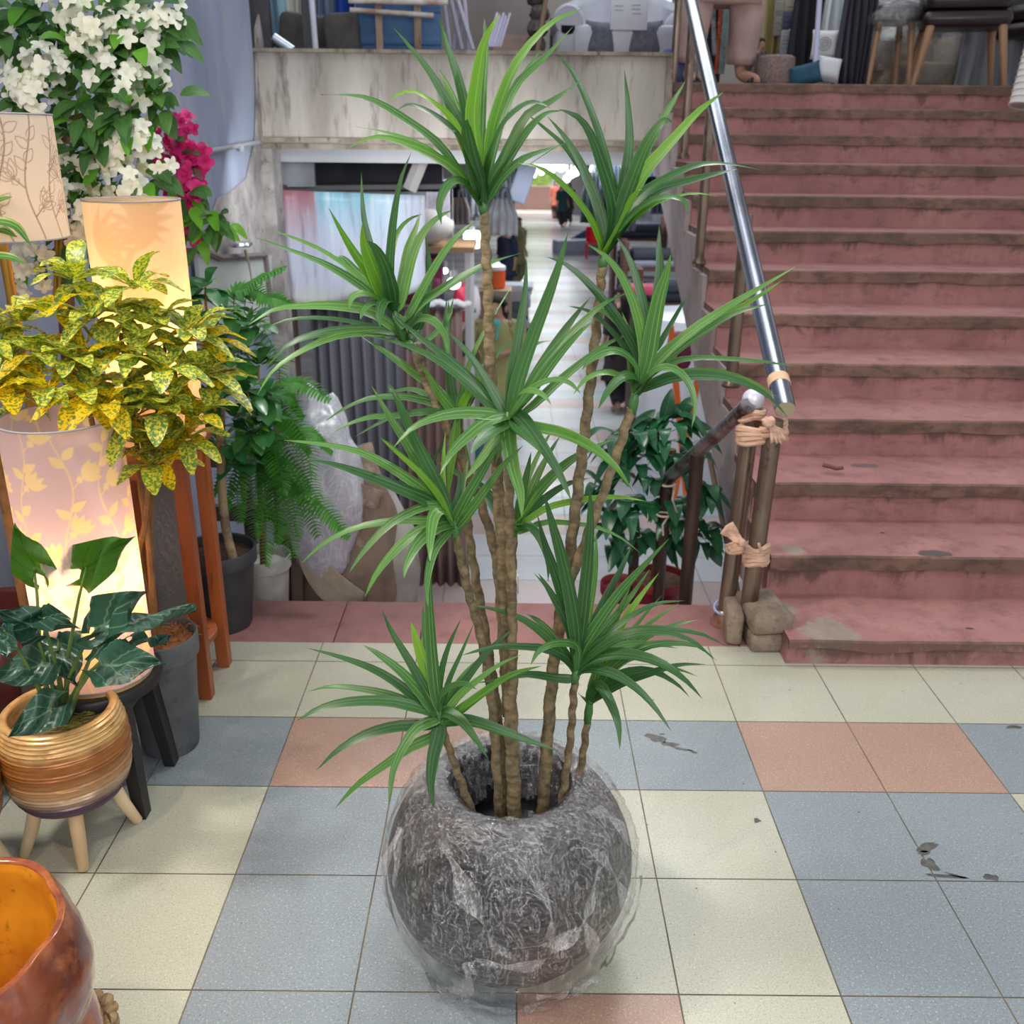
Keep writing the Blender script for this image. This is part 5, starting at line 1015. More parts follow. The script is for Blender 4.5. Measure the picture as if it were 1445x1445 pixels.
# film-wrapped grey panel behind the stands
t = thing('film_wrapped_board', 'tall grey panel in clear film standing between stool and wooden stand', 'panel', (-1.0, 2.62, 0))
m = MB(); pc = at(238, 760, 2.60); m.box((pc.x-.07, 2.62, .39), (.24, .03, .78), bev=.004); m.build('board', mat('grey_board', (168, 162, 166), .45, c2=(150, 146, 152), ns=4), t)
m = MB(); m.box((pc.x-.07, 2.62, .39), (.25, .042, .79), bev=.01); m.build('film', film_mat('panel_film', lo=.06, hi=.35, scale=14), t, edge=0)
# ------------------------------------------------------------------ upper level shops
UZ = 1.789
def solid(o, th=.004): o.modifiers.new('thickness', 'SOLIDIFY').thickness = th; return o
def curtain(px0, px1, Y, ytop, zbot, mt, label, group=None, pleat=.05, depth=.025, name='curtain', ztop=None):
    """hung cloth with sewn pleats between two sight lines at distance Y"""
    a, b = at(px0, 60, Y), at(px1, 60, Y); zt = ztop if ztop is not None else at((px0+px1)/2, ytop, Y).z
    W = b.x-a.x; n = max(10, int(W/pleat*8)); rows = []; m = MB(); sd = rnd(0, 9)
    for i in range(9):
        t_ = i/8; z = zt+(zbot-zt)*t_; row = []
        for j in range(n+1):
            s_ = j/n; row.append(m.vert((a.x+W*s_+.01*math.sin(t_*3+s_*7+sd), Y+depth*math.sin(s_*W/pleat*2*PI+.5*math.sin(s_*5+sd)+.3*t_)*(.7+.3*t_), z)))
        rows.append(row)
    m.skin(rows, closed=False); return tag(solid(m.build(name, mt, loc=((a.x+b.x)/2, Y, zbot))), label, 'curtain', group)
cw = lambda n, c, c2=None: mat(n, c, .85, c2=c2, ns=5, stretch=(3, 3, .3))
GZ = 'cloths hung in the upper shop'
curtain(378, 404, 6.9, -30, UZ, cw('pale_blue_cloth', (142, 172, 192), (120, 152, 176)), 'pale blue pleated cloth hung at the left end above the parapet', GZ)
curtain(402, 430, 7.0, -30, UZ, cw('ivory_cloth', (206, 206, 196), (190, 190, 178)), 'ivory pleated cloth hung beside the pale blue one', GZ)
curtain(446, 482, 7.0, -30, UZ, cw('slate_cloth', (120, 134, 158), (100, 112, 136)), 'slate blue pleated cloth behind the dark seat cushions', GZ)
curtain(476, 505, 6.95, -30, UZ, cw('royal_cloth', (38, 76, 176), (24, 56, 148)), 'royal blue cloth left of the blue board', GZ)
dk = mat('dark_grey_steel', (70, 70, 76), .5, .3, c2=(56, 56, 62), ns=6)
for x0, x1, lab in ((364, 384, 'dark steel post at the left end of the parapet top'), (430, 445, 'dark steel post between the dark cushions')):
    a, b = at(x0, 60, 6.42), at(x1, 60, 6.42); m = MB(); m.box(((a.x+b.x)/2, 6.42, UZ+.55), (b.x-a.x, .06, 1.1)); tag(m.build('steel_post', dk, smooth=False), lab, 'post')
p = at(446, 60, 6.4); m = MB(); m.tube([(p.x, 6.4, UZ), (p.x-.03, 6.4, UZ+1.0)], .018, 10); tag(m.build('pole', mat('white_pole', (196, 198, 214), .5)), 'white pole leaning against the dark post above the parapet', 'pole')
taupe = mat('taupe_cushion', (84, 80, 80), .95, c2=(70, 66, 66), ns=12)
for x, y, w, h, Y, r, lab in ((420, 48, .22, .24, 6.75, .1, 'dark taupe seat cushion left of the dark post'), (455, 50, .16, .22, 6.8, 0, 'dark taupe seat cushion half hidden behind the white pole'), (483, 49, .22, .24, 6.6, -.05, 'dark taupe seat cushion against the blue board')):
    m = MB(); m.box((0, 0, 0), (w, .12, h), bev=.035); o = m.build('seat_cushion', taupe); c = at(x, y, Y); o.location = c; o.rotation_euler.y = r; tag(o, lab, 'cushion', 'dark cushions above the parapet')
m = MB(); c = at(398, 62, 6.45); m.tube([c+V(-.05, 0, -.02+.05), c+V(.06, 0, -.04)], .035, 14); tag(m.build('foil_roll', mat('silver_foil', (190, 200, 214), .25, .9)), 'small silver roll lying on the left end of the parapet', 'roll')
# blue board rack with rusty bars
rust = mat('rusted_angle_iron', (158, 140, 124), .8, c2=(120, 92, 74), ns=9, stretch=(1, 1, .3), c3=(88, 62, 50), ns3=26)
c = at(563, 72, 6.55); t = thing('metal_rack', 'rusty barred rack holding a big blue board above the parapet', 'rack', (c.x, 6.55, UZ))
m = MB(); a, b = at(503, 40, 6.62), at(622, 40, 6.62); m.box(((a.x+b.x)/2, 6.64, UZ+.42), (b.x-a.x, .04, .84), bev=.004)
for z in (.08, .24, .42): m.box(((a.x+b.x)/2, 6.617, UZ+z), (b.x-a.x, .012, .05), bev=.004)
m.build('board', mat('blue_painted_board', (66, 104, 148), .6, c2=(48, 84, 130), ns=5), t)
for x in (536, 590): q = at(x, 60, 6.52); m = MB(); m.box((q.x, 6.52, UZ+.4), (.04, .03, .8)); m.build('upright', rust, t, smooth=False)
for y0, y1, x0, x1 in ((1, 4, 492, 632), (14, 22, 494, 612)):
    m = MB(); m.tube([at(x0, y0, 6.49), at(x1, y1, 6.49)], .015, 10); m.build('bar', mat('chalky_bar', (196, 190, 186), .6, c2=(150, 120, 104), ns=10), t)
for k, (x0, y0, x1, y1) in enumerate(((632, 0, 652, 70), (640, 0, 668, 70), (648, 10, 640, 70), (655, 15, 662, 72), (658, 5, 646, 72), (626, 20, 636, 72))):
    m = MB(); m.tube([at(x1, y1, 6.6+.03*k), at(x0, y0-20, 6.62+.03*k)], .013, 7); tag(m.build('strip', mat('lilac_strip', ((150, 148, 168), (178, 176, 196))[k % 2], .5)), 'thin lilac grey strip leaning in the bundle right of the blue board', 'strip', 'leaning strips')
m = MB(); 
for k in range(7): m.tube([at(688+3*k, 66, 6.55+.01*k), at(702+3*k, 18+4*(k % 3), 6.6)], .008, 5)
tag(m.build('strip_bundle', mat('white_strips', (196, 196, 222), .5)), 'bundle of whitish strips fanning upward from the parapet', 'bundle')
wall('wall_partition', [mat('grey_partition', (140, 134, 132), .8, c2=(120, 114, 112), ns=2), mat('pinkish_wood_panel', (160, 138, 128), .6, c2=(140, 116, 106), ns=3, stretch=(.3, 1, 5))], [((at(690, 20, 7.6).x, 7.65, 2.6), (.62, .06, 1.6), 0), ((at(722, 55, 7.5).x, 7.55, 1.98), (.26, .04, .34), 1)])
# dark carved post
c = at(758, 70, 6.7); m = MB(); 
for k in range(12): m.ball((c.x+.012*math.sin(k*2), 6.7, UZ+.05+.09*k), (.065, .05, .06), 10, 7, wob=lambda p: .25*mnoise.noise(p*3+V(k, 0, 0)))
tag(m.build('carved_post', mat('dark_carved_wood', (50, 44, 42), .5, c2=(92, 84, 80), ns=30), loc=c), 'dark knobbly carved ornament standing left of the grey sofa', 'ornament')
m = MB(); m.tube([at(758, 72, 6.6), at(772, -10, 6.6)], .014, 8); tag(m.build('rod', mat('tan_rod', (130, 108, 88), .6)), 'tan wooden rod leaning on the dark carved ornament', 'rod')
# sofa
sofa_m = mat('pale_grey_upholstery', (172, 174, 184), .95, c2=(154, 156, 168), ns=6); slate = mat('dark_grey_linen', (92, 94, 106), .95, c2=(76, 78, 90), ns=30)
a, b = at(783, 60, 7.35), at(975, 60, 7.35); cx_ = (a.x+b.x)/2; W = b.x-a.x
t = thing('sofa', 'pale grey sofa with rolled arms above the parapet', 'sofa', (cx_, 7.35, UZ))
m = MB(); m.box((cx_, 7.3, UZ+.2), (W-.2, .7, .36), bev=.05); m.build('seat', sofa_m, t)
m = MB(); rows = []
for i in range(13):
    s_ = i/12; x = a.x+.06+(W-.12)*s_; h = .56+.10*math.sin(PI*s_); rows.append([m.vert((x, 7.62+dy, UZ+.1+(h-.1)*zz)) for dy, zz in ((-.09, 0), (-.09, .88), (-.04, 1), (.06, 1), (.1, .9), (.1, 0))])
m.skin(rows, cap=True); m.build('backrest', sofa_m, t)
for x in (a.x+.07, b.x-.07):
    m = MB(); m.tube([(x, 6.98, UZ+.40), (x, 7.0, UZ+.40), (x, 7.65, UZ+.42)], [.085, .1, .1], 18); m.box((x, 7.32, UZ+.2), (.15, .68, .40), bev=.03); m.build('arm', sofa_m, t)
for x, y, w, r, lab in ((848, 58, .22, .06, 'dark grey cushion on the left half of the sofa'), (908, 58, .26, -.05, 'dark grey cushion on the right half of the sofa')):
    m = MB(); m.pillow((0, 0, 0), w, .24, .12); o = m.build('sofa_cushion', slate); o.location = at(x, y, 7.0); o.rotation_euler = (-.12, r, 0); tag(o, lab, 'cushion', 'sofa cushions')
wall('wall_sofa', [dark, mat('lit_shop_window', (206, 236, 226), .4, emit=1.1)], [((at(865, 25, 8.2).x, 8.25, 2.22), (.95, .04, .22), 0), ((at(932, 2, 8.15).x, 8.2, 2.42), (.18, .03, .18), 1)])
m = MB(); c = at(888, 16, 6.95); m.box((c.x, 6.95, c.z), (.24, .012, .22), bev=.005)
pg = m.build('paper_sign', mat('white_paper', (196, 200, 208), .7), loc=c)
tag(pg, 'white paper sheet with scribbled lines hanging over the sofa back', 'sign'); inkm = mat('grey_ink', (120, 124, 140), .7)
m = MB()
for dx, z in ((-.07, .03), (-.07, .005), (.04, .035), (.04, .012), (.045, -.014)):
    m.tube([c+V(dx-.025+.007*q, -.008, z+.004*math.sin(q*2.3+dx*90)) for q in range(9)], .0016, 4)
OFF[pg.name] = c; m.build('scribble', inkm, pg)
m = MB(); c = at(951, 96, 6.6); m.box((c.x, 6.6, UZ+.1), (.16, .08, .22), bev=.03); tag(m.build('folded_denim', mat('denim', (72, 92, 128), .95, c2=(58, 76, 110), ns=30)), 'folded blue denim cloth beside the end of the parapet', 'cloth')
# right side
gold = cw('gold_brocade', (178, 164, 118), (148, 132, 88))
curtain(1066, 1102, 7.2, -30, UZ+.12, gold, 'gold brocade curtain behind the standing legs', GZ, .06, .03)
curtain(1114, 1156, 6.9, -30, UZ, cw('black_cloth', (36, 36, 44), (26, 26, 32)), 'black pleated curtain behind the teal cushion', GZ)
curtain(1158, 1186, 7.3, -30, UZ, cw('white_cloth', (206, 214, 220), (190, 198, 206)), 'white curtain behind the patterned cushion', GZ)
curtain(1183, 1232, 6.65, -30, UZ, cw('charcoal_cloth', (56, 58, 68), (42, 44, 52)), 'charcoal curtain gathered left of the stacked chairs', GZ, .035, .03)
curtain(1228, 1290, 7.6, -30, UZ+.05, cw('cream_cloth', (220, 224, 218), (200, 206, 204)), 'cream curtain high behind the chairs', GZ)
curtain(1355, 1460, 7.0, 30, UZ, cw('grey_sheet', (140, 144, 150), (118, 122, 130)), 'grey plastic sheet hanging behind the dark chairs', GZ, .12, .04)
for k, (x, y, w, h, c_) in enumerate(((1104, 22, .10, .24, (150, 150, 146)), (1118, 8, .09, .09, (176, 168, 150)), (1116, 28, .10, .10, (74, 84, 112)), (1109, 62, .07, .16, (150, 156, 168)))):
    m = MB(); q = at(x, y, 7.05-.02*k); m.box((q.x, q.y, q.z), (w, .03, h), bev=.006); tag(m.build('fabric_sample', mat('sample_cloth', c_, .9, c2=tuple(int(v*.72) for v in c_), ns=60, stretch=(.2, 1, 3))), ('tall striped beige fabric sample beside the gold curtain', 'small beige fabric sample at the top edge', 'navy striped fabric sample below the beige one', 'grey zigzag fabric sample under the navy one')[k], 'fabric', 'fabric samples')
m = MB(); m.tube([at(1150, 96, 6.55), at(1158, -20, 6.6)], .016, 10); tag(m.build('pole', mat('lilac_pole', (182, 188, 216), .45)), 'pale lilac pole standing before the black curtain', 'pole')
t = thing('striped_pole', 'pole wrapped in teal and magenta paper beside the standing legs', 'pole', tuple(at(1062, 110, 6.7)))
for y0, y1, c_, nm in ((112, 58, (150, 146, 140), 'shaft'), (60, 36, (150, 34, 84), 'magenta_wrap'), (38, 8, (88, 130, 150), 'teal_wrap'), (8, -30, (150, 34, 84), 'magenta_wrap')):
    m = MB(); m.tube([at(1062+(112-y0)*.04, y0, 6.7), at(1062+(112-y1)*.04, y1, 6.7)], .016, 9); m.build(nm, mat('pole_'+nm, c_, .6), t)
# hanging belts seen between the legs
for x, c_, w, lab in ((1006, (150, 156, 162), .018, 'silver chain belt hanging between the trouser legs'), (1013, (186, 84, 44), .03, 'orange beaded strap hanging between the trouser legs'), (1019, (142, 164, 166), .05, 'grey green cloth strip hanging between the trouser legs')):
    m = MB(); q = at(x, 5, 6.95); r_ = at(x+3, 104, 6.95)
    if 'chain' in lab:
        for k in range(14): m.ball(q.lerp(r_, k/14*.75), (.016, .012, .02), 8, 6)
    else:
        m.box((q+r_)*.5, (w, .015, (q-r_).length), bev=.004)
        if 'orange' in lab:
            for k in (.3, .42, .48): m.ball(q.lerp(r_, k)+V(0, -.01, 0), (.011, .006, .014), 8, 6)
    tag(m.build('hanging_strap', mat('strap_'+str(x), c_, .6, c2=tuple(int(v*.8) for v in c_), ns=30)), lab, 'strap')
m = MB(); q = at(1009, 60, 7.0); m.box((q.x, 7.02, UZ+.28), (.10, .03, .56)); tag(m.build('dark_board', mat('near_black', (30, 30, 34), .8), smooth=False), 'dark panel behind the straps between the trouser legs', 'panel')
# pouf, teal cushion, white cushions
m = MB(); q = at(1094, 100, 6.6); m.lathe([(.105, 0), (.118, .03), (.12, .12), (.115, .165), (.09, .178), (.001, .18)], (q.x, 6.6, UZ), 40, wob=lambda r, a, z: r+.003*math.sin(a*40+z*300))
tag(m.build('woven_pouf', mat('brown_weave', (112, 94, 92), .95, c2=(150, 130, 124), ns=120, stretch=(1, 1, .6), bump=.5), loc=(q.x, 6.6, UZ)), 'brown speckled woven pouf at the head of the stairs', 'pouf')
m = MB(); m.pillow((0, 0, 0), .2, .13, .12); o = m.build('teal_cushion', mat('teal_velvet', (40, 84, 104), .85, c2=(30, 68, 88), ns=8)); o.location = at(1136, 106, 6.5); o.rotation_euler = (-.2, -.25, 0); tag(o, 'teal cushion leaning beside the woven pouf', 'cushion')
t = thing('patterned_cushion', 'white cushion with grey ring pattern before the white curtain', 'cushion', tuple(at(1164, 63, 6.75)))
m = MB(); m.pillow(at(1164, 63, 6.75), .17, .17, .08); m.build('cover', mat('white_cotton', (206, 206, 206), .95), t)
m = MB(); c = at(1164, 62, 6.70)
for r_ in (.012, .024, .038): m.tube([c+V(r_*math.cos(a), 0, r_*math.sin(a)) for a in [2*PI*k/20 for k in range(21)]], .0022, 5)
m.build('ring_print', mat('grey_print', (120, 124, 132), .9), t)
m = MB(); m.pillow((0, 0, 0), .16, .15, .12); o = m.build('white_cushion', mat('white_cover', (202, 206, 212), .95)); o.location = at(1168, 98, 6.6); o.rotation_euler = (-.2, .15, 0); tag(o, 'plain white cushion below the patterned one', 'cushion')
m = MB(); q = at(1432, 150, 6.0); m.tube([(q.x+.03, 6.0, nose(12)[1]+.03), (q.x+.11, 6.1, nose(12)[1]+.42)], [.06, .055], 18)
for k in range(12): s_ = k/11; c = V(q.x+.03, 6.0, nose(12)[1]+.03).lerp(V(q.x+.11, 6.1, nose(12)[1]+.42), s_); d = V(.08, .1, .39).normalized(); e1 = d.cross(V(0, 1, 0)).normalized(); e2 = d.cross(e1); r_ = .061-.005*s_; m.tube([c+(e1*math.cos(a)+e2*math.sin(a))*r_ for a in [2*PI*z/24 for z in range(25)]], .006, 5)
tag(m.build('ribbed_bolster', mat('white_ribbed_cloth', (206, 204, 202), .9)), 'white ribbed bolster leaning at the right edge of the top step', 'bolster')
# dark leather chairs with wooden legs
leather = mat('dark_brown_leather', (36, 26, 30), .35, c2=(28, 20, 24), ns=6); legw = mat('oak_leg', (158, 122, 92), .5, c2=(132, 98, 70), ns=7, stretch=(1, 1, .15))
def chair(label, seat_c, W, D, H, legs, turn, back=True):
    t = thing('upholstered_chair', label, 'chair', (seat_c[0], seat_c[1], UZ), 'dark leather chairs on the landing'); Rz = Matrix.Rotation(turn, 3, 'Z'); c0 = V(seat_c[0], seat_c[1], UZ)
    m = MB(); m.box(c0+V(0, 0, H-.02), (W, D, .09), rz=turn, bev=.035); m.build('seat_base', leather, t)
    m = MB(); m.box(c0+Rz @ V(0, 0, 0)+V(0, 0, H+.08), (W*.98, D*.98, .11), rz=turn, bev=.045); m.build('seat_cushion', leather, t)
    m = MB(); rows = []
    for k in range(15):
        a = PI*(-.05+1.1*k/14); x, y = W*.5*math.cos(a), D*.45*math.sin(a)+.03; h = H+.16+.30*max(0, math.sin(a))**.7
        rows.append([m.vert(c0+Rz @ V(x*f_, y*f_, zz)) for f_, zz in ((.9, H), (.88, h), (.97, h+.025), (1.06, h), (1.06, H))])
    m.skin(rows, closed=True, cap=True); m.build('backrest', leather, t)
    for (x, y) in legs:
        m = MB(); tpt = c0+Rz @ V(x*W*.40, y*D*.40, H-.05); bt = c0+Rz @ V(x*W*.52, y*D*.5, 0); m.tube([bt, bt.lerp(tpt, .02), tpt], [.014, .016, .026], 12); m.build('leg', legw, t)
    return t
LG = ((-1, -1), (1, -1), (-1, 1), (1, 1))
q = at(1345, 40, 6.70); chair('dark brown leather chair with splayed oak legs at the head of the stairs', (q.x+.02, 6.62), .50, .42, .40, LG, -.25)
q = at(1448, 40, 6.9); chair('dark leather chair cut off by the top right corner of the picture', (q.x+.10, 7.02), .5, .48, .38, LG, .35)
# film-wrapped armchair
q = at(1285, 90, 7.35); t = thing('wrapped_armchair', 'beige low armchair wrapped in clear plastic behind the dark chair', 'armchair', (q.x, 7.35, UZ)); bei = mat('beige_weave', (142, 132, 116), .95, c2=(124, 114, 100), ns=50)
m = MB(); m.box((q.x, 7.35, UZ+.10), (.52, .5, .18), bev=.05); m.build('seat', bei, t)
m = MB(); m.box((q.x, 7.56, UZ+.33), (.52, .12, .34), bev=.05); m.build('backrest', bei, t)
for sx in (-1, 1): m = MB(); m.box((q.x+sx*.25, 7.34, UZ+.24), (.10, .46, .24), bev=.045); m.build('arm', bei, t)
m = MB(); m.ball((q.x, 7.35, UZ+.29), (.40, .38, .32), 30, 18, wob=lambda p: .10*mnoise.noise(p*3)); m.build('plastic_cover', film_mat('cover_film', lo=.20, hi=.25, scale=4, white=.6, bump=.35, fk=.8), t, edge=0)
# stool with wrapped dark seat
q = at(1252, 60, 6.75); t = thing('wrapped_stool', 'wooden legged stool with dark seat under crinkled film', 'stool', (q.x, 6.75, UZ))
m = MB(); m.box((q.x, 6.75, UZ+.42), (.32, .30, .10), bev=.04); m.build('seat', leather, t)
m = MB(); m.ball((q.x, 6.75, UZ+.40), (.21, .20, .12), 24, 14, wob=lambda p: .13*mnoise.noise(p*4)); m.build('plastic_cover', film_mat('stool_film', lo=.08, hi=.25, scale=7, white=.4, bump=.5, fk=.7), t, edge=0)
for x, y in LG: m = MB(); m.tube([(q.x+x*.13, 6.75+y*.12, UZ), (q.x+x*.10, 6.75+y*.10, UZ+.38)], [.014, .022], 10); m.build('leg', legw, t)

# ------------------------------------------------------------------ left side of the stairwell
m = MB(); c = wx(340, 345, -1.42); m.lathe([(.001, -.012), (.05, -.010), (.062, 0), (.055, .012), (.001, .018)], c, 26, sx=1.0, sy=1.3)
tag(m.build('steel_dish', mat('mirror_steel', (210, 216, 226), .12, 1), loc=c), 'small shiny steel dish jutting from the broken wall', 'dish')
m = MB(); m.tube([wx(346, 352, -1.42), wx(352, 375, -1.42), wx(356, 400, -1.42), wx(355, 420, -1.42)], [.010, .006, .004, .003], 7); m.tube([wx(354, 405, -1.42), wx(350, 422, -1.42)], .003, 5)
tag(m.build('frayed_wire', mat('beige_wire', (170, 160, 144), .8)), 'frayed beige wire dangling below the steel dish', 'wire')
t = thing('notice_panel', 'blank pale grey panel with brown frame below the broken plaster', 'panel', tuple(wx(330, 420, -1.47)))
m = MB(); pts = [wx(x, y, -1.475) for x, y in ((278, 352), (310, 366), (372, 362), (384, 360), (384, 470), (290, 470))]
def slab(m, pts, d): 
    i0 = [m.vert(p) for p in pts]; i1 = [m.vert(p-d) for p in pts]; m.face(i0); m.face(i1[::-1]); n = len(pts)
    for i in range(n): m.face((i0[i], i1[i], i1[(i+1) % n], i0[(i+1) % n]))
slab(m, pts, V(.02, 0, 0)); m.build('board', mat('pale_grey_board', (176, 180, 178), .7, c2=(160, 164, 160), ns=3), t, smooth=False)
m = MB(); pp = [wx(x, y, -1.465) for x, y in ((276, 350), (310, 364), (374, 360), (386, 470))]
for a, b in zip(pp, pp[1:]): m.tube([a, b], .018, 6)
m.build('frame', mat('brown_grey_frame', (104, 96, 92), .7), t)
# brown post, canvas and long curtain of the stall below
a = at(398, 270, 6.55); m = MB(); m.box((at(399, 400, 6.55).x, 6.58, -.1), (.13, .1, 2.55)); tag(m.build('wooden_post', mat('dark_brown_timber', (92, 72, 68), .7, c2=(70, 54, 52), ns=5, stretch=(1, 1, .2))  , smooth=False), 'dark brown timber post left of the painted canvas', 'post')
def canvas_mat():
    k = NT('painted_canvas'); co = k.coord('Object'); sp = k.n.new('ShaderNodeSeparateXYZ'); k.link(co, sp.inputs[0]); n = k.noise(k.coord('Object', (6, 1, .6)), 2.5, 6, .65); n2 = k.noise(co, 2.2, 3)
    x = k.math('ADD', sp.outputs[0], k.math('MULTIPLY', n, .03)); cr = k.n.new('ShaderNodeValToRGB'); k.link(k.ramp(x, -.55, .55), cr.inputs[0]); cr.color_ramp.interpolation = 'LINEAR'
    el = cr.color_ramp.elements; el[0].position = 0; el[0].color = lin((184, 112, 128)); el[1].position = 1; el[1].color = lin((186, 180, 196))
    for p, c in ((.27, (180, 130, 142)), (.29, (132, 184, 206)), (.6, (150, 196, 214)), (.75, (176, 196, 214))): e = el.new(p); e.color = lin(c)
    zz = k.math('ADD', sp.outputs[2], k.math('MULTIPLY', n2, .3)); col = k.mix(k.ramp(zz, .42, .12), cr.outputs[0], lin((196, 202, 222))); col = k.mix(k.ramp(zz, -.06, -.2), col, lin((204, 206, 190)))
    col = k.mix(k.math('MULTIPLY', k.ramp(n, .52, .66), .7), col, lin((206, 220, 230))); col = k.mix(k.math('MULTIPLY', k.ramp(n, .46, .36), .45), col, lin((112, 90, 104)))
    k.base(col); k.p.inputs['Roughness'].default_value = .45; return k.m
cc = at(505, 345, 6.5); m = MB(); rows = []
for i in range(13):
    v = i/12; row = []
    for j in range(25):
        u = j/24; p = at(394+u*(600-394)+14*v*(1-u)*1.2, 268+8*u+v*(162-36*u*u+6*math.sin(u*9)), 6.5); p.y += .03*math.sin(u*7)*v+.02*math.sin(u*16)*(1-v); row.append(m.vert(p))
    rows.append(row)
m.skin(rows, closed=False); tag(solid(m.build('painted_canvas', canvas_mat(), loc=cc), .006), 'pink and sky blue painted canvas sheet stretched under the concrete beam', 'canvas')
def stall_cloth():
    k = NT('grey_brown_pleats'); co = k.coord('Object'); sp = k.n.new('ShaderNodeSeparateXYZ'); k.link(co, sp.inputs[0]); n = k.noise(k.coord('Object', (4, 4, .2)), 3, 3)
    k.base(k.mix(k.ramp(sp.outputs[0], .08, .12), k.mix(n, lin((128, 128, 138)), lin((104, 104, 114))), k.mix(n, lin((146, 122, 118)), lin((122, 100, 96))))); k.p.inputs['Roughness'].default_value = .9; return k.m
cm = curtain(414, 650, 6.75, 0, LZ, stall_cloth(), 'long pleated curtain, grey then brown, under the painted canvas', None, .075, .04, ztop=at(530, 432, 6.75).z)
a, b = at(640, 600, 6.9), at(664, 600, 6.9); curtain(640, 660, 6.85, 0, LZ, cw('off_white_cloth', (206, 200, 200), (186, 180, 182)), 'narrow off white curtain edge right of the brown pleats', None, .05, .02, ztop=at(650, 560, 6.85).z)
m = MB(); q0, q1_ = at(408, 428, 6.72), at(652, 434, 6.72); m.tube([q0, q1_], .014, 8)
for k in range(22):
    p = q0.lerp(q1_, (k+.5)/22); m.tube([p+V(.018*math.cos(a), 0, .018*math.sin(a)-.005) for a in [2*PI*z/10 for z in range(11)]], .004, 4)
tag(m.build('curtain_rail', mat('rail_metal', (150, 150, 156), .4, .8)), 'curtain rail with rings carrying the long pleated curtain', 'rail')
m = MB(); m.box((at(417, 500, 6.68).x, 6.7, at(417, 500, 6.7).z), (.045, .02, .62)); tag(m.build('light_strip', mat('pale_edge_trim', (214, 226, 232), .4), smooth=False), 'pale vertical strip along the left edge of the pleated curtain', 'trim')
# frayed white tops
m = MB()
for x in range(600, 662, 5): m.ball(at(x, 428+2*math.sin(x), 6.66), (.03, .02, .022), 8, 6)
tag(m.build('lace_edge', mat('white_lace', (220, 220, 226), .9)), 'frilly white lace edge along the top of the brown pleats', 'lace')
# shelf boards under the beam
m = MB(); m.box((-1.0, 6.9, at(500, 262, 6.9).z), (1.2, .5, .03), ry=-.02); tag(m.build('shelf_board', mat('dark_shelf', (80, 78, 80), .7), smooth=False), 'dark shelf board on top of the canvas stall under the beam', 'shelf')
m = MB(); m.box((at(410, 236, 6.6).x, 6.62, at(410, 236, 6.6).z), (.30, .04, .24)); tag(m.build('grey_board', mat('pale_wall_board', (150, 154, 164), .7, c2=(120, 122, 130), ns=4), smooth=False), 'pale grey board fixed under the left end of the beam', 'board')
m = MB(); m.box((at(515, 232, 7.3).x, 7.3, at(515, 232, 7.3).z), (1.1, .04, .36)); tag(m.build('dark_board', dark, smooth=False), 'wide dark board in the shade behind the canvas stall', 'board')
m = MB(); a, b = at(578, 268, 6.6), at(598, 218, 6.6); m.tube([a, b], .045, 4); tag(m.build('leaning_plank', mat('whitish_plank', (190, 186, 184), .6), smooth=False), 'whitish plank leaning up to the beam right of the dark board', 'plank')
# bags and sacks on the stair
SK = V(at(485, 800, 3.5).x, 3.53, -DR*2); jute = mat('jute_weave', (152, 132, 116), .95, c2=(126, 106, 92), ns=5, c3=(186, 170, 150), ns3=9, lo3=.58, hi3=.7, bump=.35, bs=120)
t = thing('jute_sack', 'slumped brown jute sack with folded corner at the head of the lower stairs', 'sack', tuple(SK)); m = MB(); rows = []
for i in range(25):
    s_ = i/24; z = .70*s_; w = (.19, .205, .2, .185, .165, .15, .125, .10, .085)[min(8, int(s_*8.99))]; w = .19*(1-.25*s_**2)*(1-.45*max(0, s_-.6)/.4)
    rows.append([m.vert(SK+V((w*math.cos(a)+.05*s_)*(1+.10*mnoise.noise(V(math.cos(a)*2, math.sin(a)*2, s_*4))), w*.62*math.sin(a)*(1+.16*mnoise.noise(V(math.cos(a)*2.6, math.sin(a)*2.6, s_*5+3))), z+.03*math.cos(a)*s_)) for a in [2*PI*j/40 for j in range(40)]])
m.skin(rows, cap=True); m.build('body', jute, t, edge=0)
m = MB(); p0 = at(425, 772, 3.36)
m.leaf([p0, at(455, 812, 3.33), at(485, 838, 3.32), at(515, 846, 3.34)], .10, up=V(0, -1, .3), n=14, fold=.6, prof=lambda q: .25+.9*math.sin(PI*q)**.7, wavy=.05); solid(tag(m.build('folded_flap', mat('jute_flap', (176, 162, 146), .95, c2=(150, 134, 118), ns=6, bump=.3, bs=120), t, edge=0), 'paler folded flap'), .006)
m = MB(); m.leaf([at(490, 690, 3.40), at(515, 700, 3.36), at(538, 705, 3.38)], .09, up=V(0, -1, .3), n=10, fold=.5, prof=lambda q: 1-.3*q, wavy=.1); solid(m.build('top_fold', jute, t, edge=0), .006)
WS = V(at(532, 800, 3.62).x, 3.64, -DR*3); m = MB(); rows = []
for i in range(19):
    s_ = i/18; w = .15*(1-.55*max(0, s_-.65)/.35)*(.85+.3*math.sin(PI*s_)); rows.append([m.vert(WS+V(w*math.cos(a)*(1+.12*mnoise.noise(V(math.cos(a)*2, math.sin(a)*2, s_*4+8))), w*.7*math.sin(a)*(1+.12*mnoise.noise(V(math.cos(a)*3, math.sin(a)*2, s_*6+2))), .72*s_)) for a in [2*PI*j/32 for j in range(32)]])
m.skin(rows, cap=True); tag(m.build('woven_sack', mat('white_woven_sack', (186, 180, 176), .8, c2=(160, 152, 148), ns=7, bump=.25, bs=160), loc=WS, edge=0), 'whitish woven sack standing right of the jute sack', 'sack')
WS2 = V(at(432, 830, 3.58).x, 3.60, -DR*3); m = MB(); rows = []
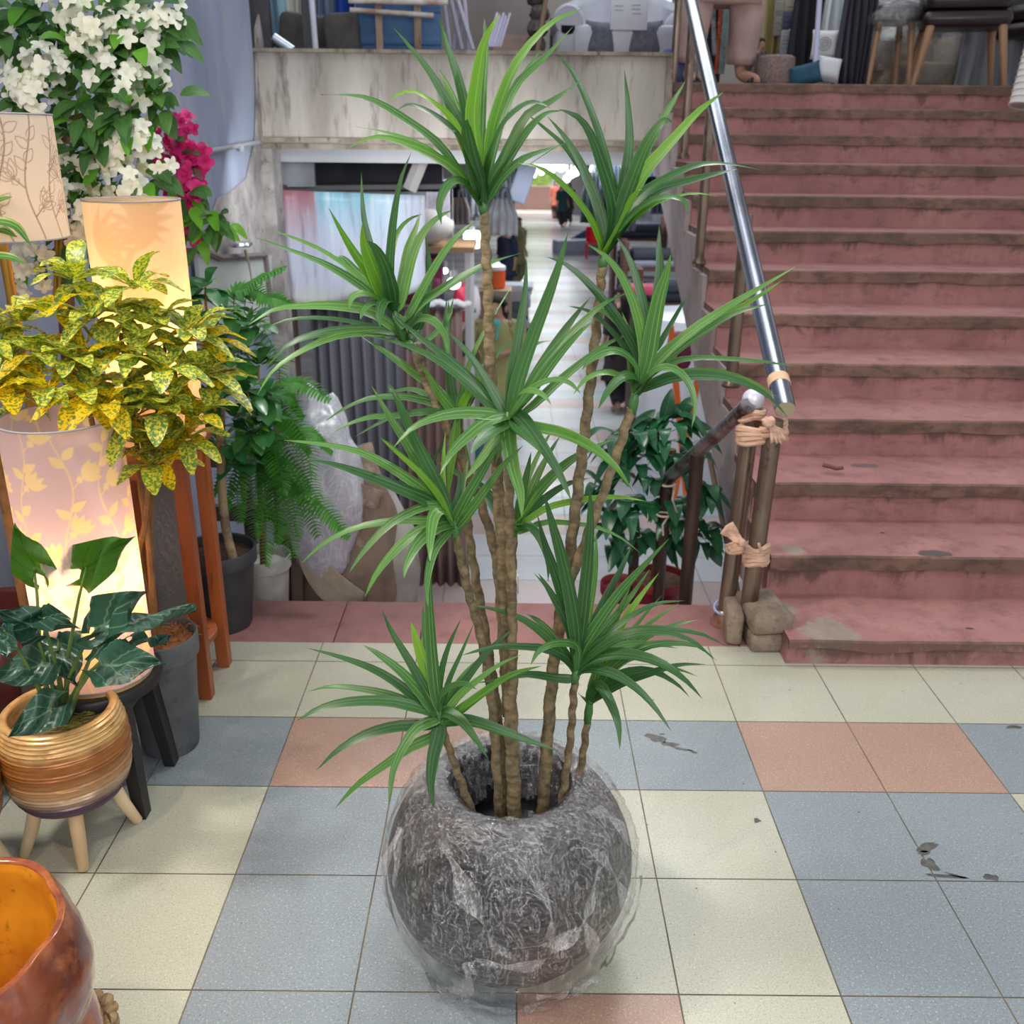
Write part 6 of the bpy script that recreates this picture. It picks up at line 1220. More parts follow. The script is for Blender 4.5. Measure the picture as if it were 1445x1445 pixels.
for i in range(13):
    s_ = i/12; w = .06*(.9+.3*math.sin(PI*s_)); rows.append([m.vert(WS2+V(w*math.cos(a)+.02*s_, w*.8*math.sin(a), .50*s_)) for a in [2*PI*j/20 for j in range(20)]])
m.skin(rows, cap=True); tag(m.build('woven_sack', mat('green_white_sack', (190, 190, 190), .8, c2=(60, 110, 90), ns=4, lo=.55, hi=.58, stretch=(2, 1, .2)), loc=WS2, edge=0), 'small white and green sack left of the jute sack', 'sack')
PB = at(452, 690, 3.36); m = MB(); m.ball(PB, (.155, .075, .37), 40, 30, wob=lambda p: .14*mnoise.noise(p*2.2)+.07*mnoise.noise(p*6))
tag(m.build('plastic_bag', film_mat('milky_polythene', lo=.62, hi=.25, tint=(1.08, 1.1, 1.2), scale=4, white=.74, bump=.3), loc=PB, edge=0), 'big milky clear plastic bag draped over the jute sack', 'bag')
tim = mat('grey_brown_timber', (138, 122, 106), .8, c2=(108, 92, 80), ns=6, stretch=(1, 1, .15))
for x, ytop, Y, w, lab in ((396, 590, 3.42, .05, 'left upright of the bare timber leaning behind the fern'), (418, 620, 3.40, .042, 'right upright of the bare timber beside the jute sack')):
    tp = at(x, ytop, Y); b = V(at(x, 848, Y).x, Y, -DR*2); m = MB(); m.box((tp+b)*.5, (w, .035, (tp-b).length), ry=math.atan2(tp.x-b.x, tp.z-b.z)); tag(m.build('timber_batten', tim, smooth=False), lab, 'timber', 'bare timber battens')
q = at(355, 720, 3.5); m = MB(); 
for z in (-.1, .1, .32): m.box((q.x-.02, 3.5, z), (.34, .03, .06))
for x in (-.17, 0, .15): m.box((q.x+x-.02, 3.53, .0), (.04, .03, 1.0))
tag(m.build('slatted_crate', mat('crate_wood', (96, 86, 78), .85, c2=(72, 64, 58), ns=8), smooth=False), 'slatted wooden crate in the shade behind the fern', 'crate')  # plain grey-brown wood tone, mottled by noise
# leafy plant right of the descending rail
DP = V(at(930, 830, 3.45).x, 3.46, dstep(3.46)); t = thing('potted_aroid', 'dense dark green drooping foliage plant in a maroon pot on the lower stairs', 'potted plant', tuple(DP)); nursery_pot(t, DP, .112, .22, mat('maroon_pot', (136, 44, 52), .5, c2=(112, 36, 44), ns=6))
m = MB(); m.lathe([(.10, .195), (.001, .20)], DP, 20); m.build('soil', mat('brown_soil', (104, 76, 58), .95, c2=(80, 58, 44), ns=40), t)
m = MB(); m.tube([DP+V(-.01, 0, .19), DP+V(0, 0, .5), DP+V(.01, 0, .74)], [.026, .024, .02], 10); m.build('moss_pole', mat('coir_pole', (134, 100, 64), .95, c2=(104, 76, 48), ns=40, bump=.6), t)
ar = leaf_mat('aroid_leaf', (30, 88, 52), (20, 66, 44), rough=.28, transl=.15, vein=(70, 130, 84), veins=6, back=(40, 96, 52)); m = MB(); random.seed(81)
for x, y, Y in ((905, 610, 3.4), (880, 625, 3.36), (940, 600, 3.42), (950, 590, 3.44), (975, 640, 3.44), (870, 650, 3.38), (920, 640, 3.36), (955, 650, 3.38), (890, 670, 3.36), (925, 680, 3.36), (860, 690, 3.4), (980, 690, 3.44), (880, 710, 3.34), (910, 720, 3.34), (950, 710, 3.36), (870, 740, 3.38), (900, 755, 3.36), (975, 745, 3.44), (992, 700, 3.42), (935, 760, 3.38), (870, 770, 3.42), (980, 765, 3.42), (855, 720, 3.42), (895, 640, 3.42), (935, 625, 3.38), (945, 735, 3.36)):
    c = at(x, y, Y); core_ = DP+V(0, 0, .45); dirv = (c-core_); dirv.z = 0
    for k in range(6):
        a = rnd(-1.3, 1.3)+math.atan2(dirv.y-.12, dirv.x); L = rnd(.10, .17); el = rnd(-.25, .5); d = V(math.cos(a)*math.cos(el), math.sin(a)*math.cos(el), math.sin(el)); s_ = c+V(rnd(-.03, .03), rnd(-.03, .03), rnd(-.03, .03))
        m.leaf([s_, s_+d*L*.45+V(0, 0, .012), s_+d*L*.85+V(0, 0, -.05)], L*rnd(.34, .46), n=8, fold=.16, prof=ovate, wavy=.03)
for x, y, tx, ty in ((935, 600, 948, 548), (945, 590, 962, 572), (960, 590, 975, 560), (895, 610, 925, 578), (950, 600, 1005, 605), (1000, 770, 1018, 800), (990, 700, 1020, 690)):
    a, b = at(x, y, 3.42), at(tx, ty, 3.42); m.leaf([a, a.lerp(b, .5)+V(0, -.01, .01), b], .05, up=V(0, -1, .2), n=8, fold=.15, prof=ovate)
m.build('foliage', ar, t, edge=0)
OP = V(at(895, 830, 3.62).x-.05, 3.66, dstep(3.66)); t = thing('flower_pot', 'second maroon pot half hidden left of the leafy plant', 'pot', tuple(OP)); nursery_pot(t, OP, .085, .27, mat('maroon_pot_b', (120, 40, 48), .5))
# white switch box hanging behind the stems
m = MB(); q = at(718, 824, 3.08); m.box((q.x, 3.08, q.z), (.070, .02, .075), bev=.004); m.box((q.x, 3.08, q.z/2-.02), (.012, .01, q.z-.0), bev=.002)
tag(m.build('tag_card', mat('white_card', (200, 196, 190), .7)), 'small white card on a stick behind the dracaena stems', 'card')

# ------------------------------------------------------------------ the market corridor below
def goods(px, py, Y, w, h, d, col, name, label, cat, group=None, rz=0, bev=.01, emit=0, hang=False):
    q = at(px, py, Y); m = MB(); m.box((0, 0, 0), (w, d, h), bev=bev); o = m.build(name, mat(name+'_'+str(int(px))+'_'+str(int(py)), col, .6, emit=emit, c2=None if emit else tuple(int(v*.82) for v in col), ns=8)); o.location = q; o.rotation_euler.z = rz; return tag(o, label, cat, group)
mg = (140, 44, 96)
# table with trestle: rests on the lower floor
q = at(640, 348, 8.4); t = thing('trestle_table', 'wooden market table with white legs left of the corridor', 'table', (q.x, 8.5, LZ)); m = MB(); m.box((q.x-.32, 8.5, q.z), (1.0, .7, .04)); m.build('tabletop', mat('raw_wood', (176, 140, 104), .6, c2=(150, 114, 80), ns=4, stretch=(.2, 1, 1)), t, smooth=False)
for dx, dy in ((-.76, -.3), (.13, -.3), (-.76, .3), (.13, .3), (-.32, -.3)): m = MB(); m.box((q.x+dx, 8.5+dy, (q.z+LZ)/2), (.05, .05, q.z-LZ-.04)); m.build('leg', mat('white_leg', (206, 206, 210), .5), t, smooth=False)
goods(586, 382, 8.35, .34, .26, .3, mg, 'fabric_bale', 'upper magenta fabric bale left of the white table leg', 'bale', 'magenta bales', bev=.03); goods(608, 384, 8.35, .20, .28, .3, mg, 'fabric_bale', 'upper magenta fabric bale right of the white table leg', 'bale', 'magenta bales', bev=.03)
goods(592, 412, 8.2, .36, .26, .3, (132, 36, 86), 'fabric_bale', 'lower magenta fabric bale behind the lace edge', 'bale', 'magenta bales', bev=.03); goods(618, 420, 8.2, .10, .2, .2, (40, 50, 92), 'folded_cloth', 'navy folded cloth beside the magenta bales', 'cloth')
m = MB(); q = at(590, 320, 8.3); m.ball(q, (.30, .2, .15), 18, 10, wob=lambda p: .12*mnoise.noise(p*2)); tag(m.build('covered_goods', mat('cream_cover', (176, 172, 170), .9), loc=q), 'goods under a cream cover on the market table', 'goods')
goods(582, 286, 8.6, .26, .26, .1, (170, 172, 178), 'picture_panel', 'pale panel leaning behind the cream covered goods', 'panel', 'stall panels'); goods(612, 284, 8.7, .28, .36, .1, (196, 188, 206), 'picture_panel', 'pinkish white panel beside the pale one in the stall', 'panel', 'stall panels')
m = MB(); m.tube([at(628, 437, 8.8), at(672, 438, 8.8)], .02, 10); m.tube([at(630, 437, 8.8), V(at(630, 437, 8.8).x, 8.8, LZ)], .018, 8); tag(m.build('display_rail', steel), 'short steel display rail before the seated person', 'rail')
# lit lamps on display
for x, y, Y, w, lab in ((666, 338, 9.6, .16, 'square glowing white lamp on the market table'), (627, 382, 8.9, .07, 'small glowing bulb at the left of the table'), (640, 400, 8.9, .13, 'round glowing bulb below the small one')):
    q = at(x, y, Y); t = thing('display_bulb', lab, 'lamp', tuple(q)); m = MB()
    if 'square' in lab: m.box(q, (w, .1, w), bev=.02)
    else: m.ball(q, (w*.5, w*.5, w*.4), 16, 10)
    m.build('glowing_glass', mat('glow_'+str(x), (236, 248, 255), .4, emit=5), t); m = MB(); m.tube([q+V(0, 0, w*.4), q+V(0, 0, w*.4+.06)], .03, 10); m.build('socket', mat('white_socket', (210, 210, 214), .5), t); m = MB(); m.tube([q+V(0, 0, w*.4+.05), V(q.x, q.y, 1.31)], .004, 5); m.build('cord', mat('lamp_cord', (200, 200, 204), .6), t)
# garments, boxes and bags of the far stalls
random.seed(91); pal = [(196, 200, 210), (120, 126, 140), (60, 64, 80), (170, 178, 190), (86, 110, 120), (206, 206, 212), (150, 140, 146), (44, 48, 60), (186, 170, 168), (110, 120, 150), (70, 84, 84)]
def garment(x, y, Y, w, h, col, label, group):
    q = at(x, y, Y); m = MB(); rows = []; n = 18
    for i in range(8):
        s_ = i/7; ww = w*(.55+.45*min(1, s_*2.2)); rows.append([m.vert(q+V(-ww/2+ww*j/n, .03*math.sin(j*1.4+x), h/2-h*s_)) for j in range(n+1)])
    m.skin(rows, closed=False); m.tube([q+V(0, 0, h/2-.01), q+V(0, 0, h/2+.06), q+V(.03, 0, h/2+.09)], .006, 5); tag(solid(m.build('hanging_garment', mat('garment_'+str(x)+str(y), col, .9, c2=tuple(int(v*.8) for v in col), ns=4), loc=q, edge=0), .012), label, 'garment', group)
cn = {0: 'pale', 1: 'grey', 2: 'navy', 3: 'light blue', 4: 'teal grey', 5: 'white', 6: 'mauve', 7: 'black', 8: 'beige', 9: 'blue', 10: 'dark green'}
for k in range(46):
    Y = rnd(10, 27); x = 622+rnd(0, 100)*(1 if Y < 14 else .5)+(0 if Y < 14 else 55); y = 222+rnd(0, 95)*(10/Y)**.8; ci = random.randrange(len(pal)); garment(int(min(x, 728)), int(y), Y, rnd(.16, .34), rnd(.28, .55), pal[ci], cn[ci]+' garment hanging among the crowded stalls left of the corridor', 'garments of the left stalls')
for k in range(46):
    Y = rnd(11, 28); x = 838+rnd(0, 95)*(1 if Y < 18 else .6); y = 222+rnd(0, 100)*(11/Y)**.8; ci = random.randrange(len(pal)); garment(int(x), int(y), Y, rnd(.18, .4), rnd(.3, .6), pal[ci], cn[ci]+' garment hanging among the crowded stalls right of the corridor', 'garments of the right stalls')
def stack(px, Y, z0, n, w, d, group, label):
    x = at(px, 350, Y).x; z = z0
    for k in range(n):
        h = rnd(.06, .16); ci = random.randrange(len(pal)); m = MB(); m.box((0, 0, 0), (w*rnd(.8, 1), d, h), bev=.02); o = m.build('folded_stack_cloth', mat('stackcloth_%d_%d' % (px, k), pal[ci], .9)); o.location = (x+rnd(-.05, .05), Y, z+h/2); z += h; tag(o, cn[ci]+' '+label, 'cloth', group)
for px, Y in ((676, 11.2), (696, 12.5), (712, 14.5), (724, 17)): stack(px, Y, LZ+.0, 8, .7, .6, 'cloth piles of the left stalls', 'folded bundle in a floor pile along the left of the corridor')
# right side: dark racks with folded cloth
rk = mat('dark_rack_wood', (96, 60, 54), .6, c2=(74, 46, 42), ns=4)
for px, Y, lab in ((925, 10.2, 'dark wooden rack of folded cloth right of the corridor, nearest one'), (900, 13.0, 'dark wooden rack of folded cloth right of the corridor, second one'), (880, 17.0, 'dark wooden rack of folded cloth right of the corridor, farthest one')):
    x = at(px, 350, Y).x+.25; t = thing('display_rack', lab, 'rack', (x, Y, LZ))
    for dx in (-.42, .42): m = MB(); m.box((x+dx, Y, LZ+1.0), (.06, .5, 2.0)); m.build('upright', rk, t, smooth=False)
    for z in (.3, .75, 1.2, 1.65):
        m = MB(); m.box((x, Y, LZ+z), (.8, .5, .04)); m.build('shelf', rk, t, smooth=False)
        zz = LZ+z+.02
        for q in range(2):
            h = rnd(.08, .14); ci = random.choice((0, 5, 2, 1, 7, 3)); m = MB(); m.box((0, 0, 0), (.66, .42, h), bev=.03); o = m.build('folded_sheet', mat('rackcloth_%d_%d_%d' % (px, int(z*100), q), pal[ci], .9)); o.location = (x, Y, zz+h/2); zz += h; tag(o, cn[ci]+' folded sheet on a shelf of the dark racks right of the corridor', 'cloth', 'folded sheets on the racks')
# white draped table on the right, bag with orange legs
q = at(938, 450, 8.9); m = MB(); rows = []
for zz, k in ((LZ, 1.06), (q.z-.1, 1.02), (q.z+.02, 1), (q.z+.05, .9)):
    rows.append([m.vert((q.x+.30+.46*k*math.cos(a)*(1+.03*math.sin(a*9)), 9.0+.45*k*math.sin(a)*(1+.03*math.sin(a*9)), zz)) for a in [2*PI*j/64 for j in range(64)]])
m.skin(rows, cap=True); tag(m.build('draped_table', mat('white_drape', (216, 220, 230), .9), loc=(q.x+.30, 9.0, LZ)), 'table under a white drape right of the corridor', 'table')
goods(905, 408, 9.0, .30, .08, .25, (176, 60, 92), 'folded_pink_cloth', 'small pink cloth on the white draped table', 'cloth')
q = at(958, 505, 8.0); t = thing('folding_stool', 'maroon bag seat on orange legs in front of the white draped table', 'stool', (q.x, 8.0, LZ)); sc = mat('orange_plastic', (240, 110, 30), .4)
m = MB(); m.box((q.x, 8.0, q.z+.06), (.20, .16, .32), bev=.06); m.build('seat_bag', mat('maroon_cloth', (112, 42, 72), .8), t)
for dx0, dx1 in ((-.1, .06), (.1, -.02)):
    m = MB(); m.box((q.x+.06+(dx0+dx1)/2, 7.9, (q.z+LZ)/2+.15), (.05, .03, q.z-LZ+.3), ry=(dx0-dx1)/1.0); m.build('leg', sc, t, smooth=False)
# red plastic chair far down the corridor
q = at(838, 352, 28.7); t = thing('plastic_chair', 'bright red plastic chair far down the corridor', 'chair', (q.x, 28.7, LZ)); rp = mat('red_plastic', (222, 24, 48), .35)
m = MB(); m.box((q.x, 28.7, LZ+.44), (.45, .45, .04), bev=.015); m.build('seat', rp, t)
m = MB(); rows = []
for k in range(9): a = PI*(.1+.8*k/8); rows.append([m.vert((q.x+.24*math.cos(a), 28.7+.08+.14*math.sin(a)+dy, LZ+.44+z)) for dy, z in ((0, 0), (.03, .42), (.06, .42), (.03, 0))])
m.skin(rows, cap=True); m.build('backrest', rp, t)
for dx in (-.2, .2):
    for dy in (-.18, .18): m = MB(); m.tube([(q.x+dx*1.1, 28.7+dy*1.1, LZ), (q.x+dx, 28.7+dy, LZ+.43)], [.02, .025], 8); m.build('leg', rp, t)
    m = MB(); m.tube([(q.x+dx*1.15, 19.35, LZ+.44), (q.x+dx*1.2, 19.33, LZ+.64), (q.x+dx*1.2, 19.62, LZ+.68)], .02, 8); m.build('armrest', rp, t)
# water cooler
q = at(699, 390, 11.8); t = thing('water_cooler', 'orange drink cooler with white lid behind the woman in the olive dress', 'cooler', (q.x, 11.8, q.z-.12)); m = MB(); m.lathe([(.10, -.14), (.12, -.12), (.12, .08)], q, 22); m.build('body', mat('orange_cooler', (232, 96, 44), .4), t); m = MB(); m.lathe([(.125, .08), (.125, .12), (.06, .15), (.05, .17)], q, 22); m.build('lid', mat('white_lid', (222, 222, 226), .4), t)
q2_ = at(699, 405, 11.8); m = MB(); m.box((q.x, 11.8, (q.z-.14+LZ)/2), (.4, .4, q.z-.14-LZ), bev=.01); tag(m.build('carton', mat('brown_carton', (150, 130, 110), .8)), 'tall carton carrying the orange drink cooler', 'carton')
# red bag of goods
q = at(654, 428, 9.1); t = thing('carrier_bag', 'red and white carrier bags hanging at the short steel rail', 'bag', tuple(q)); m = MB(); m.ball(q, (.10, .08, .17), 16, 12, wob=lambda p: .16*mnoise.noise(p*3)); m.build('red_bag', mat('red_polythene', (222, 52, 84), .35), t); m = MB(); m.ball(q+V(.10, .03, 0), (.06, .06, .16), 14, 10, wob=lambda p: .2*mnoise.noise(p*3)); m.build('white_bag', mat('white_polythene', (206, 200, 206), .35), t)
m = MB(); m.tube([q+V(0, 0, .15), q+V(.03, 0, .26), q+V(.06, 0, .15)], .01, 6); m.build('handle', mat('bag_handle', (206, 60, 90), .4), t)
# hanging boards and far things
for x, y, Y, w, h, c_, r, lab in ((737, 258, 13, .24, .5, (150, 158, 180), .35, 'blue grey board hanging over the left of the corridor'), (722, 268, 14, .14, .5, (60, 64, 76), .2, 'dark board hanging left of the blue grey one'), (826, 340, 31.2, .9, .6, (52, 66, 120), -.5, 'navy blue board tilted behind the red chair'), (812, 348, 30, 1.3, .4, (150, 160, 180), 0, 'grey blue heap on the floor left of the red chair')):
    q = at(x, y, Y); m = MB(); m.box((0, 0, 0), (w, .05 if 'heap' not in lab else .6, h), bev=.02); o = m.build('hanging_board' if 'heap' not in lab else 'cloth_heap', mat('board_'+str(x), c_, .6)); o.location = q; o.rotation_euler = (0, r, .2); tag(o, lab, 'board' if 'heap' not in lab else 'heap')
for k, (x, y, Y) in enumerate(((742, 236, 15), (770, 232, 19), (792, 236, 17), (806, 246, 22), (800, 252, 26), (812, 242, 15), (752, 246, 29), (778, 240, 24), (786, 234, 20), (758, 236, 18), (708, 240, 14), (764, 242, 33))):
    q = at(x, y, Y); m = MB(); m.ball(q, .03+.0025*Y, 12, 8); m.tube([q, V(q.x, q.y, 1.32)], .008, 5); tag(m.build('ceiling_bulb', mat('bulb_'+str(k), (255, 250, 240), .4, emit=6), loc=q), 'bright bulb hanging from the corridor ceiling', 'lamp', 'corridor bulbs')
# parked car and low wall beyond the open end
m = MB(); q = at(762, 276, 44); m.box((q.x-1.4, 48.5, LZ+.55), (6, .3, 1.1)); struct(m.build('wall_street', mat('pink_wall', (190, 150, 142), .8), smooth=False))
m = MB(); m.box((1.2, 55, LZ-.1), (14, 18, .1)); struct(m.build('floor_street', mat('pale_street', (214, 212, 206), .8), smooth=False))
m = MB(); random.seed(95); m.ball((q.x-.6, 53, .1), (1.6, 1.0, 1.1), 26, 18, wob=lambda p: .25*mnoise.noise(p*3)+.12*mnoise.noise(p*9)); tag(m.build('bush', mat('bright_bush', (150, 176, 90), .8, c2=(96, 140, 60), ns=3, bump=.8)), 'sunlit green bush beyond the far end of the corridor', 'bush')
# ------------------------------------------------------------------ people
SKIN = mat('skin', (184, 142, 120), .55, c2=(172, 130, 108), ns=8); HAIR = mat('black_hair', (24, 21, 22), .8, c2=(36, 31, 31), ns=20, stretch=(1, 1, .2)); EYE = mat('eye', (30, 24, 22), .3); LIP = mat('lip', (150, 84, 78), .5)
def person(label, base, H, face, cols, pose='stand', hair='long', kurta=.50, arms=None, group=None, trouser_r=1.0, sandals=False, seat_h=0, stance=1.0, girth=1.0):
    """one continuous skinned body, clothes as children; face = heading the person looks at (0 = towards -Y, the photographer)"""
    t = thing('person', label, 'person', tuple(base), group); t.scale = (girth, 1+(girth-1)*.6, 1); B = V(base); Rz = Matrix.Rotation(face, 3, 'Z'); s = H
    def P(x, y, z): return B+Rz @ V(x*s, y*s, z*s)
    hip = .50 if pose != 'sit' else seat_h/s
    tz = hip-.50
    J = {'pel': (0, 0, .52+tz), 'wai': (0, .005, .61+tz), 'che': (0, 0, .72+tz), 'nk0': (0, .005, .81+tz), 'nk': (0, -.003, .855+tz), 'hd': (0, -.008, .905+tz), 'top': (0, .0, .965+tz)}
    R_ = {'pel': (.085, .065), 'wai': (.075, .055), 'che': (.088, .062), 'nk0': (.05, .042), 'nk': (.031, .033), 'hd': (.052, .060), 'top': (.036, .042)}
    E_ = [('pel', 'wai'), ('wai', 'che'), ('che', 'nk0'), ('nk0', 'nk'), ('nk', 'hd'), ('hd', 'top')]
    arms = arms or (((.125, .01, .66), (.14, -.02, .53)), ((.125, .01, .66), (.14, -.02, .53)))
    for sd, nm in ((-1, 'l'), (1, 'r')):
        el, wr = arms[0 if sd < 0 else 1]
        J['sh'+nm] = (sd*.098, 0, .795+tz); J['el'+nm] = (sd*el[0], el[1], el[2]+tz); J['wr'+nm] = (sd*wr[0], wr[1], wr[2]+tz)
        dv = (V(J['wr'+nm])-V(J['el'+nm])).normalized(); J['pa'+nm] = tuple(V(J['wr'+nm])+dv*.035)
        R_['sh'+nm] = .034; R_['el'+nm] = .024; R_['wr'+nm] = (.015, .013); R_['pa'+nm] = (.019, .011)
        E_ += [('nk0', 'sh'+nm), ('sh'+nm, 'el'+nm), ('el'+nm, 'wr'+nm), ('wr'+nm, 'pa'+nm)]
        side = dv.cross(V(0, 1, .2)).normalized()
        for q in range(4):
            o = side*(q-1.5)*.0105; L = (.040, .047, .044, .034)[q]; k1, k2 = 'f%d%s' % (q, nm), 'g%d%s' % (q, nm)
            J[k1] = tuple(V(J['pa'+nm])+dv*L*.5+o); J[k2] = tuple(V(J['pa'+nm])+dv*L+o*1.05+V(0, -.010, 0)); R_[k1] = .0056; R_[k2] = .0044; E_ += [('pa'+nm, k1), (k1, k2)]
        k1, k2 = 'th'+nm, 'tj'+nm; J[k1] = tuple(V(J['wr'+nm])+dv*.018+side*.022+V(0, -.008, 0)); J[k2] = tuple(V(J['wr'+nm])+dv*.038+side*.03+V(0, -.014, 0)); R_[k1] = .0065; R_[k2] = .0055; E_ += [('wr'+nm, k1), (k1, k2)]
        if pose == 'sit': kn, an, ft = (sd*.085, -.25, .53+tz), (sd*.08, -.25, .045), (sd*.085, -.33, .018)
        elif pose == 'walk': kn, an, ft = (sd*.05, -.03*sd-.01, .28), (sd*.045, .09*sd, .045 if sd < 0 else .06), (sd*.05, .09*sd-.085, .018 if sd < 0 else .025)
        else: kn, an, ft = (sd*.055, -.01, .28), (sd*.058, .01, .045), (sd*.07, -.085, .018)
        kn, an, ft = [(q[0]*stance, q[1], q[2]) for q in (kn, an, ft)]; J['hp'+nm] = (sd*.05*(1+(stance-1)*.5), 0, .49+tz); J['kn'+nm] = kn; J['an'+nm] = an; J['ft'+nm] = ft; J['to'+nm] = (ft[0]+sd*.004, ft[1]-.025, .013)
        R_['hp'+nm] = .058; R_['kn'+nm] = .034; R_['an'+nm] = .024; R_['ft'+nm] = (.027, .016); R_['to'+nm] = (.02, .010); E_ += [('pel', 'hp'+nm), ('hp'+nm, 'kn'+nm), ('kn'+nm, 'an'+nm), ('an'+nm, 'ft'+nm), ('ft'+nm, 'to'+nm)]
    J['ns'] = (0, -.068, .895+tz); R_['ns'] = .010; E_.append(('hd', 'ns'))
    ks = list(J); ix = {k: i for i, k in enumerate(ks)}
    def sc(r, k=1.0): return tuple(v*s*k for v in r) if hasattr(r, '__len__') else (r*s*k,)*2
    skin_mesh('body', [P(*J[k]) for k in ks], [(ix[a], ix[b]) for a, b in E_], [sc(R_[k]) for k in ks], SKIN, t, levels=2)
    def cloth_tube(name, chains, mt, grow):
        m = MB()
        for ch in chains:
            pts = [P(*p) for p, _ in ch]; rr = [r for _, r in ch]; Q = catmull(pts, 14); rows = []
            for i, p in enumerate(Q):
                x = i/14*(len(rr)-1); k = min(int(x), len(rr)-2); f_ = x-k; a_, b_ = rr[k], rr[k+1]; rx, ry = [(a_[q]+(b_[q]-a_[q])*f_)*s*grow for q in (0, 1)]
                tg = (Q[min(i+1, 14)]-Q[max(i-1, 0)]).normalized(); e1 = (Rz @ V(1, 0, 0)); e1 = (e1-tg*e1.dot(tg)); e1 = e1.normalized() if e1.length > .2 else tg.orthogonal().normalized(); e2 = tg.cross(e1)
                rows.append([m.vert(p+e1*rx*math.cos(a)*(1+.05*math.sin(a*5+i*.7))+e2*ry*math.sin(a)*(1+.05*math.sin(a*6+i*.5))) for a in [2*PI*j/28 for j in range(28)]])
            m.skin(rows, cap=True)
        return m.build(name, mt, t, edge=0)
    top, bot = mat('cloth_top', cols[0], .9, c2=tuple(int(v*.86) for v in cols[0]), ns=4), mat('cloth_bottom', cols[1], .9, c2=tuple(int(v*.86) for v in cols[1]), ns=4)
    if pose == 'sit': hemp = [((0, -.06, .50+tz), (.13, .12)), ((0, -.02, .54+tz), (.115, .10))]
    else: hemp = [((0, 0, 1-kurta-.12), (.145*min(1.2, trouser_r), .115)), ((0, 0, .46), (.118, .10))]
    cloth_tube('tunic', [hemp+[((0, 0, .60+tz), (.098, .078)), ((0, 0, .72+tz), (.108, .08)), ((0, 0, .79+tz), (.110, .068)), ((0, 0, .815+tz), (.085, .056)), ((0, 0, .838+tz), (.042, .042))]]+[[(tuple(V(J['sh'+n_])*.8+V(0, 0, (.80+tz)*.2)), (.040, .040)), (J['sh'+n_], (.054, .054)), (tuple((V(J['sh'+n_])+V(J['el'+n_]))*.5), (.046, .046)), (J['el'+n_], (.038, .038)), (tuple(V(J['el'+n_]).lerp(V(J['wr'+n_]), .35)), (.034, .034))] for n_ in 'lr'], top, 1.0)
    cloth_tube('trousers', [[(J['hp'+n_], (.072*trouser_r, .075*trouser_r)), (J['kn'+n_], (.056*trouser_r, .058*trouser_r)), (tuple(V(J['an'+n_])+V(0, 0, .035)), (.046*trouser_r, .046*trouser_r))] for n_ in 'lr'], bot, 1.0)
    m = MB(); hc = P(0, .006, .93+tz); rr = V(.062, .068, .058)*s
    rows = []
    for i in range(12):
        th = PI*.52*i/11+.001; ring = []
        for j in range(24):
            a = 2*PI*j/24; fr = math.cos(a+PI/2)  # front is -Y
            front = max(0, -math.sin(a)); drop = th*(1-.38*front); q = V(math.sin(drop)*math.cos(a)*rr.x, math.sin(drop)*math.sin(a)*rr.y, math.cos(drop)*rr.z); ring.append(m.vert(hc+Rz @ q))
        rows.append(ring)
    m.skin(rows, cap=True)
    if hair == 'long': m.tube([P(0, .055, .93+tz), P(0, .068, .87+tz), P(0, .066, .80+tz), P(0, .06, .72+tz)], [.045*s, .058*s, .05*s, .022*s], 14)
    elif hair == 'bun': m.ball(P(0, .075, .93+tz), .032*s, 12, 8)
    m.build('hair', HAIR, t, edge=0)
    for sd in (-1, 1): m = MB(); m.ball(P(sd*.021, -.058, .912+tz), .006*s, 8, 6); m.build('eye', EYE, t); m = MB(); m.ball(P(sd*.054, .004, .903+tz), (.008*s, .016*s, .022*s), 8, 6); m.build('ear', SKIN, t)
    m = MB(); m.ball(P(0, -.058, .874+tz), (.017*s, .006*s, .005*s), 10, 6); m.build('mouth', LIP, t)
    if sandals:
        for n_ in 'lr': a = V(J['ft'+n_]); m = MB(); m.box(P(a.x, a.y+.03, .006), (.06*s, .15*s, .012*s), rz=face, bev=.006); m.tube([P(a.x-.03, a.y, .012), P(a.x, a.y, .034), P(a.x+.03, a.y, .012)], .009*s, 6); m.build('sandal', mat('dark_sandal', (34, 30, 30), .6), t)
    return t
b = at(1012, 60, 6.62); person('person in pale pink trousers and tunic standing on the landing behind the handrail', (b.x, 6.62, UZ), 1.62, .25, ((188, 160, 154), (180, 154, 148)), kurta=.60, trouser_r=1.18, sandals=True, hair='bun', stance=1.9)
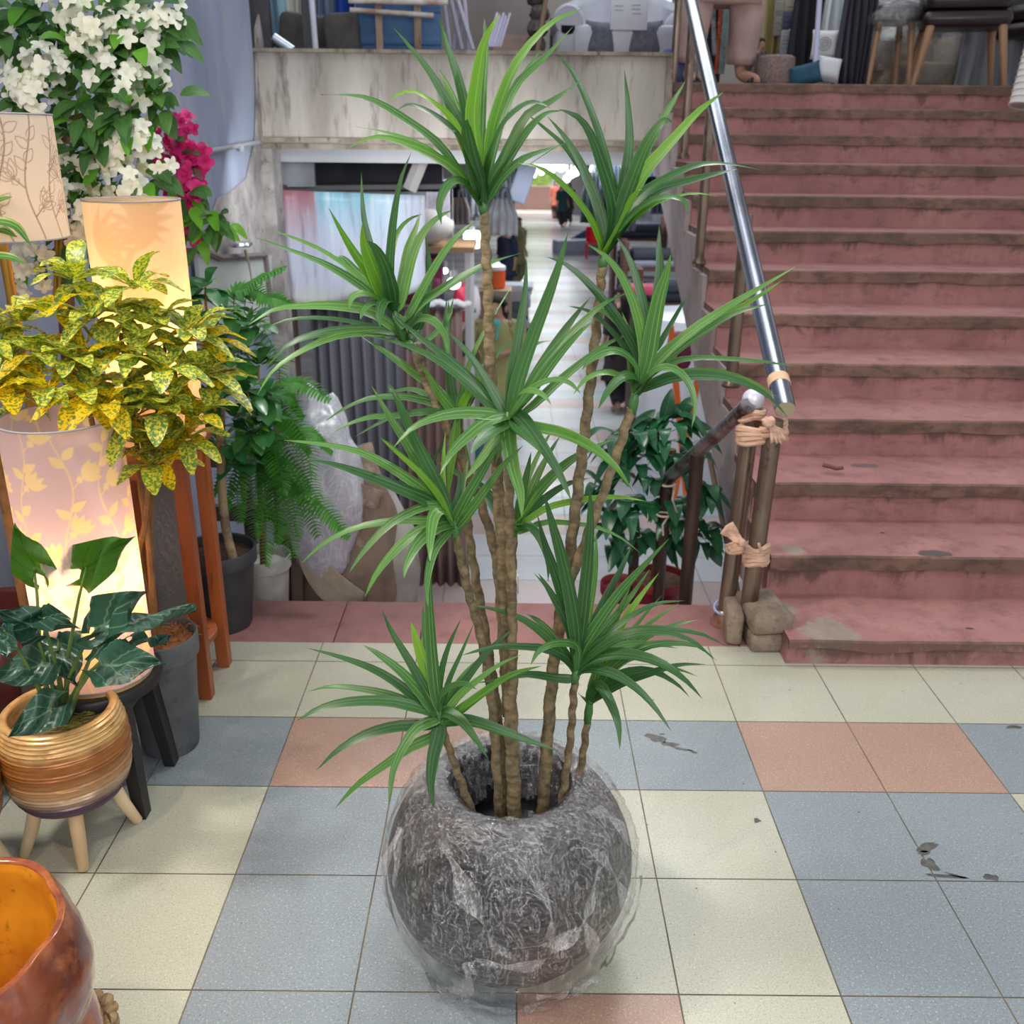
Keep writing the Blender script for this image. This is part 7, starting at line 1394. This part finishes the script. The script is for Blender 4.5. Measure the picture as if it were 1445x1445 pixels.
b = at(699, 440, 10.5); person('woman in olive tunic with long dark hair standing in the corridor below', (b.x, 10.5, LZ), 1.66, -.15, ((166, 164, 108), (60, 60, 70)), arms=(((.14, -.01, .665), (.075, -.13, .655)), ((.14, -.01, .665), (.07, -.13, .655))), kurta=.62, girth=1.3)
m = MB(); q = at(700, 455, 10.1); m.box(q, (.09, .03, .06), ry=.4, bev=.01); q = at(703, 466, 10.1); m.tube([q+V(0, 0, .05), q, q-V(.03, 0, .10)], .014, 7); tag(m.build('turquoise_cloth', mat('turquoise', (70, 170, 168), .8)), 'turquoise and white cloth strip held by the woman in olive', 'cloth')
b = at(654, 500, 9.5); person('person in grey seen from behind, seated before the woman in olive', (b.x, 9.5, LZ), 1.5, PI, ((150, 146, 144), (70, 74, 84)), pose='sit', hair='bun', seat_h=.62)
m = MB(); m.box((b.x, 9.56, LZ+.25), (.38, .22, .50), bev=.02); tag(m.build('box_seat', mat('blue_box', (60, 96, 120), .6)), 'blue box under the seated person in grey', 'box')
b = at(873, 578, 11.9); person('person in dark clothes walking away on the right of the corridor', (b.x, 11.9, LZ), 1.62, PI+.3, ((64, 54, 58), (44, 40, 44)), pose='walk', hair='long', kurta=.62, trouser_r=1.15)
for x, Y, fc, cl, lab in ((731, 22, .8, ((150, 146, 104), (140, 136, 100)), 'distant person in olive standing at the left stalls'), (716, 20, -.7, ((40, 48, 80), (44, 46, 60)), 'distant person in navy beside the left stalls'), (793, 39, .3, ((40, 70, 76), (40, 44, 50)), 'distant person in dark teal walking in the corridor'), (802, 40, -.2, ((56, 52, 56), (50, 44, 46)), 'distant person in black walking beside the one in teal'), (784, 42, .1, ((206, 110, 90), (90, 70, 70)), 'distant person in coral walking near the bright corridor end')):
    b = at(x, 300, Y); person(lab, (b.x, Y, LZ), 1.64, fc, cl, pose='walk', hair='long')
b = at(1069, 100, 7.1); person('child with dark hair sitting behind the woven pouf', (b.x, 7.1, UZ), .58, .5, ((90, 86, 84), (60, 60, 66)), pose='sit', hair='short', seat_h=.04)
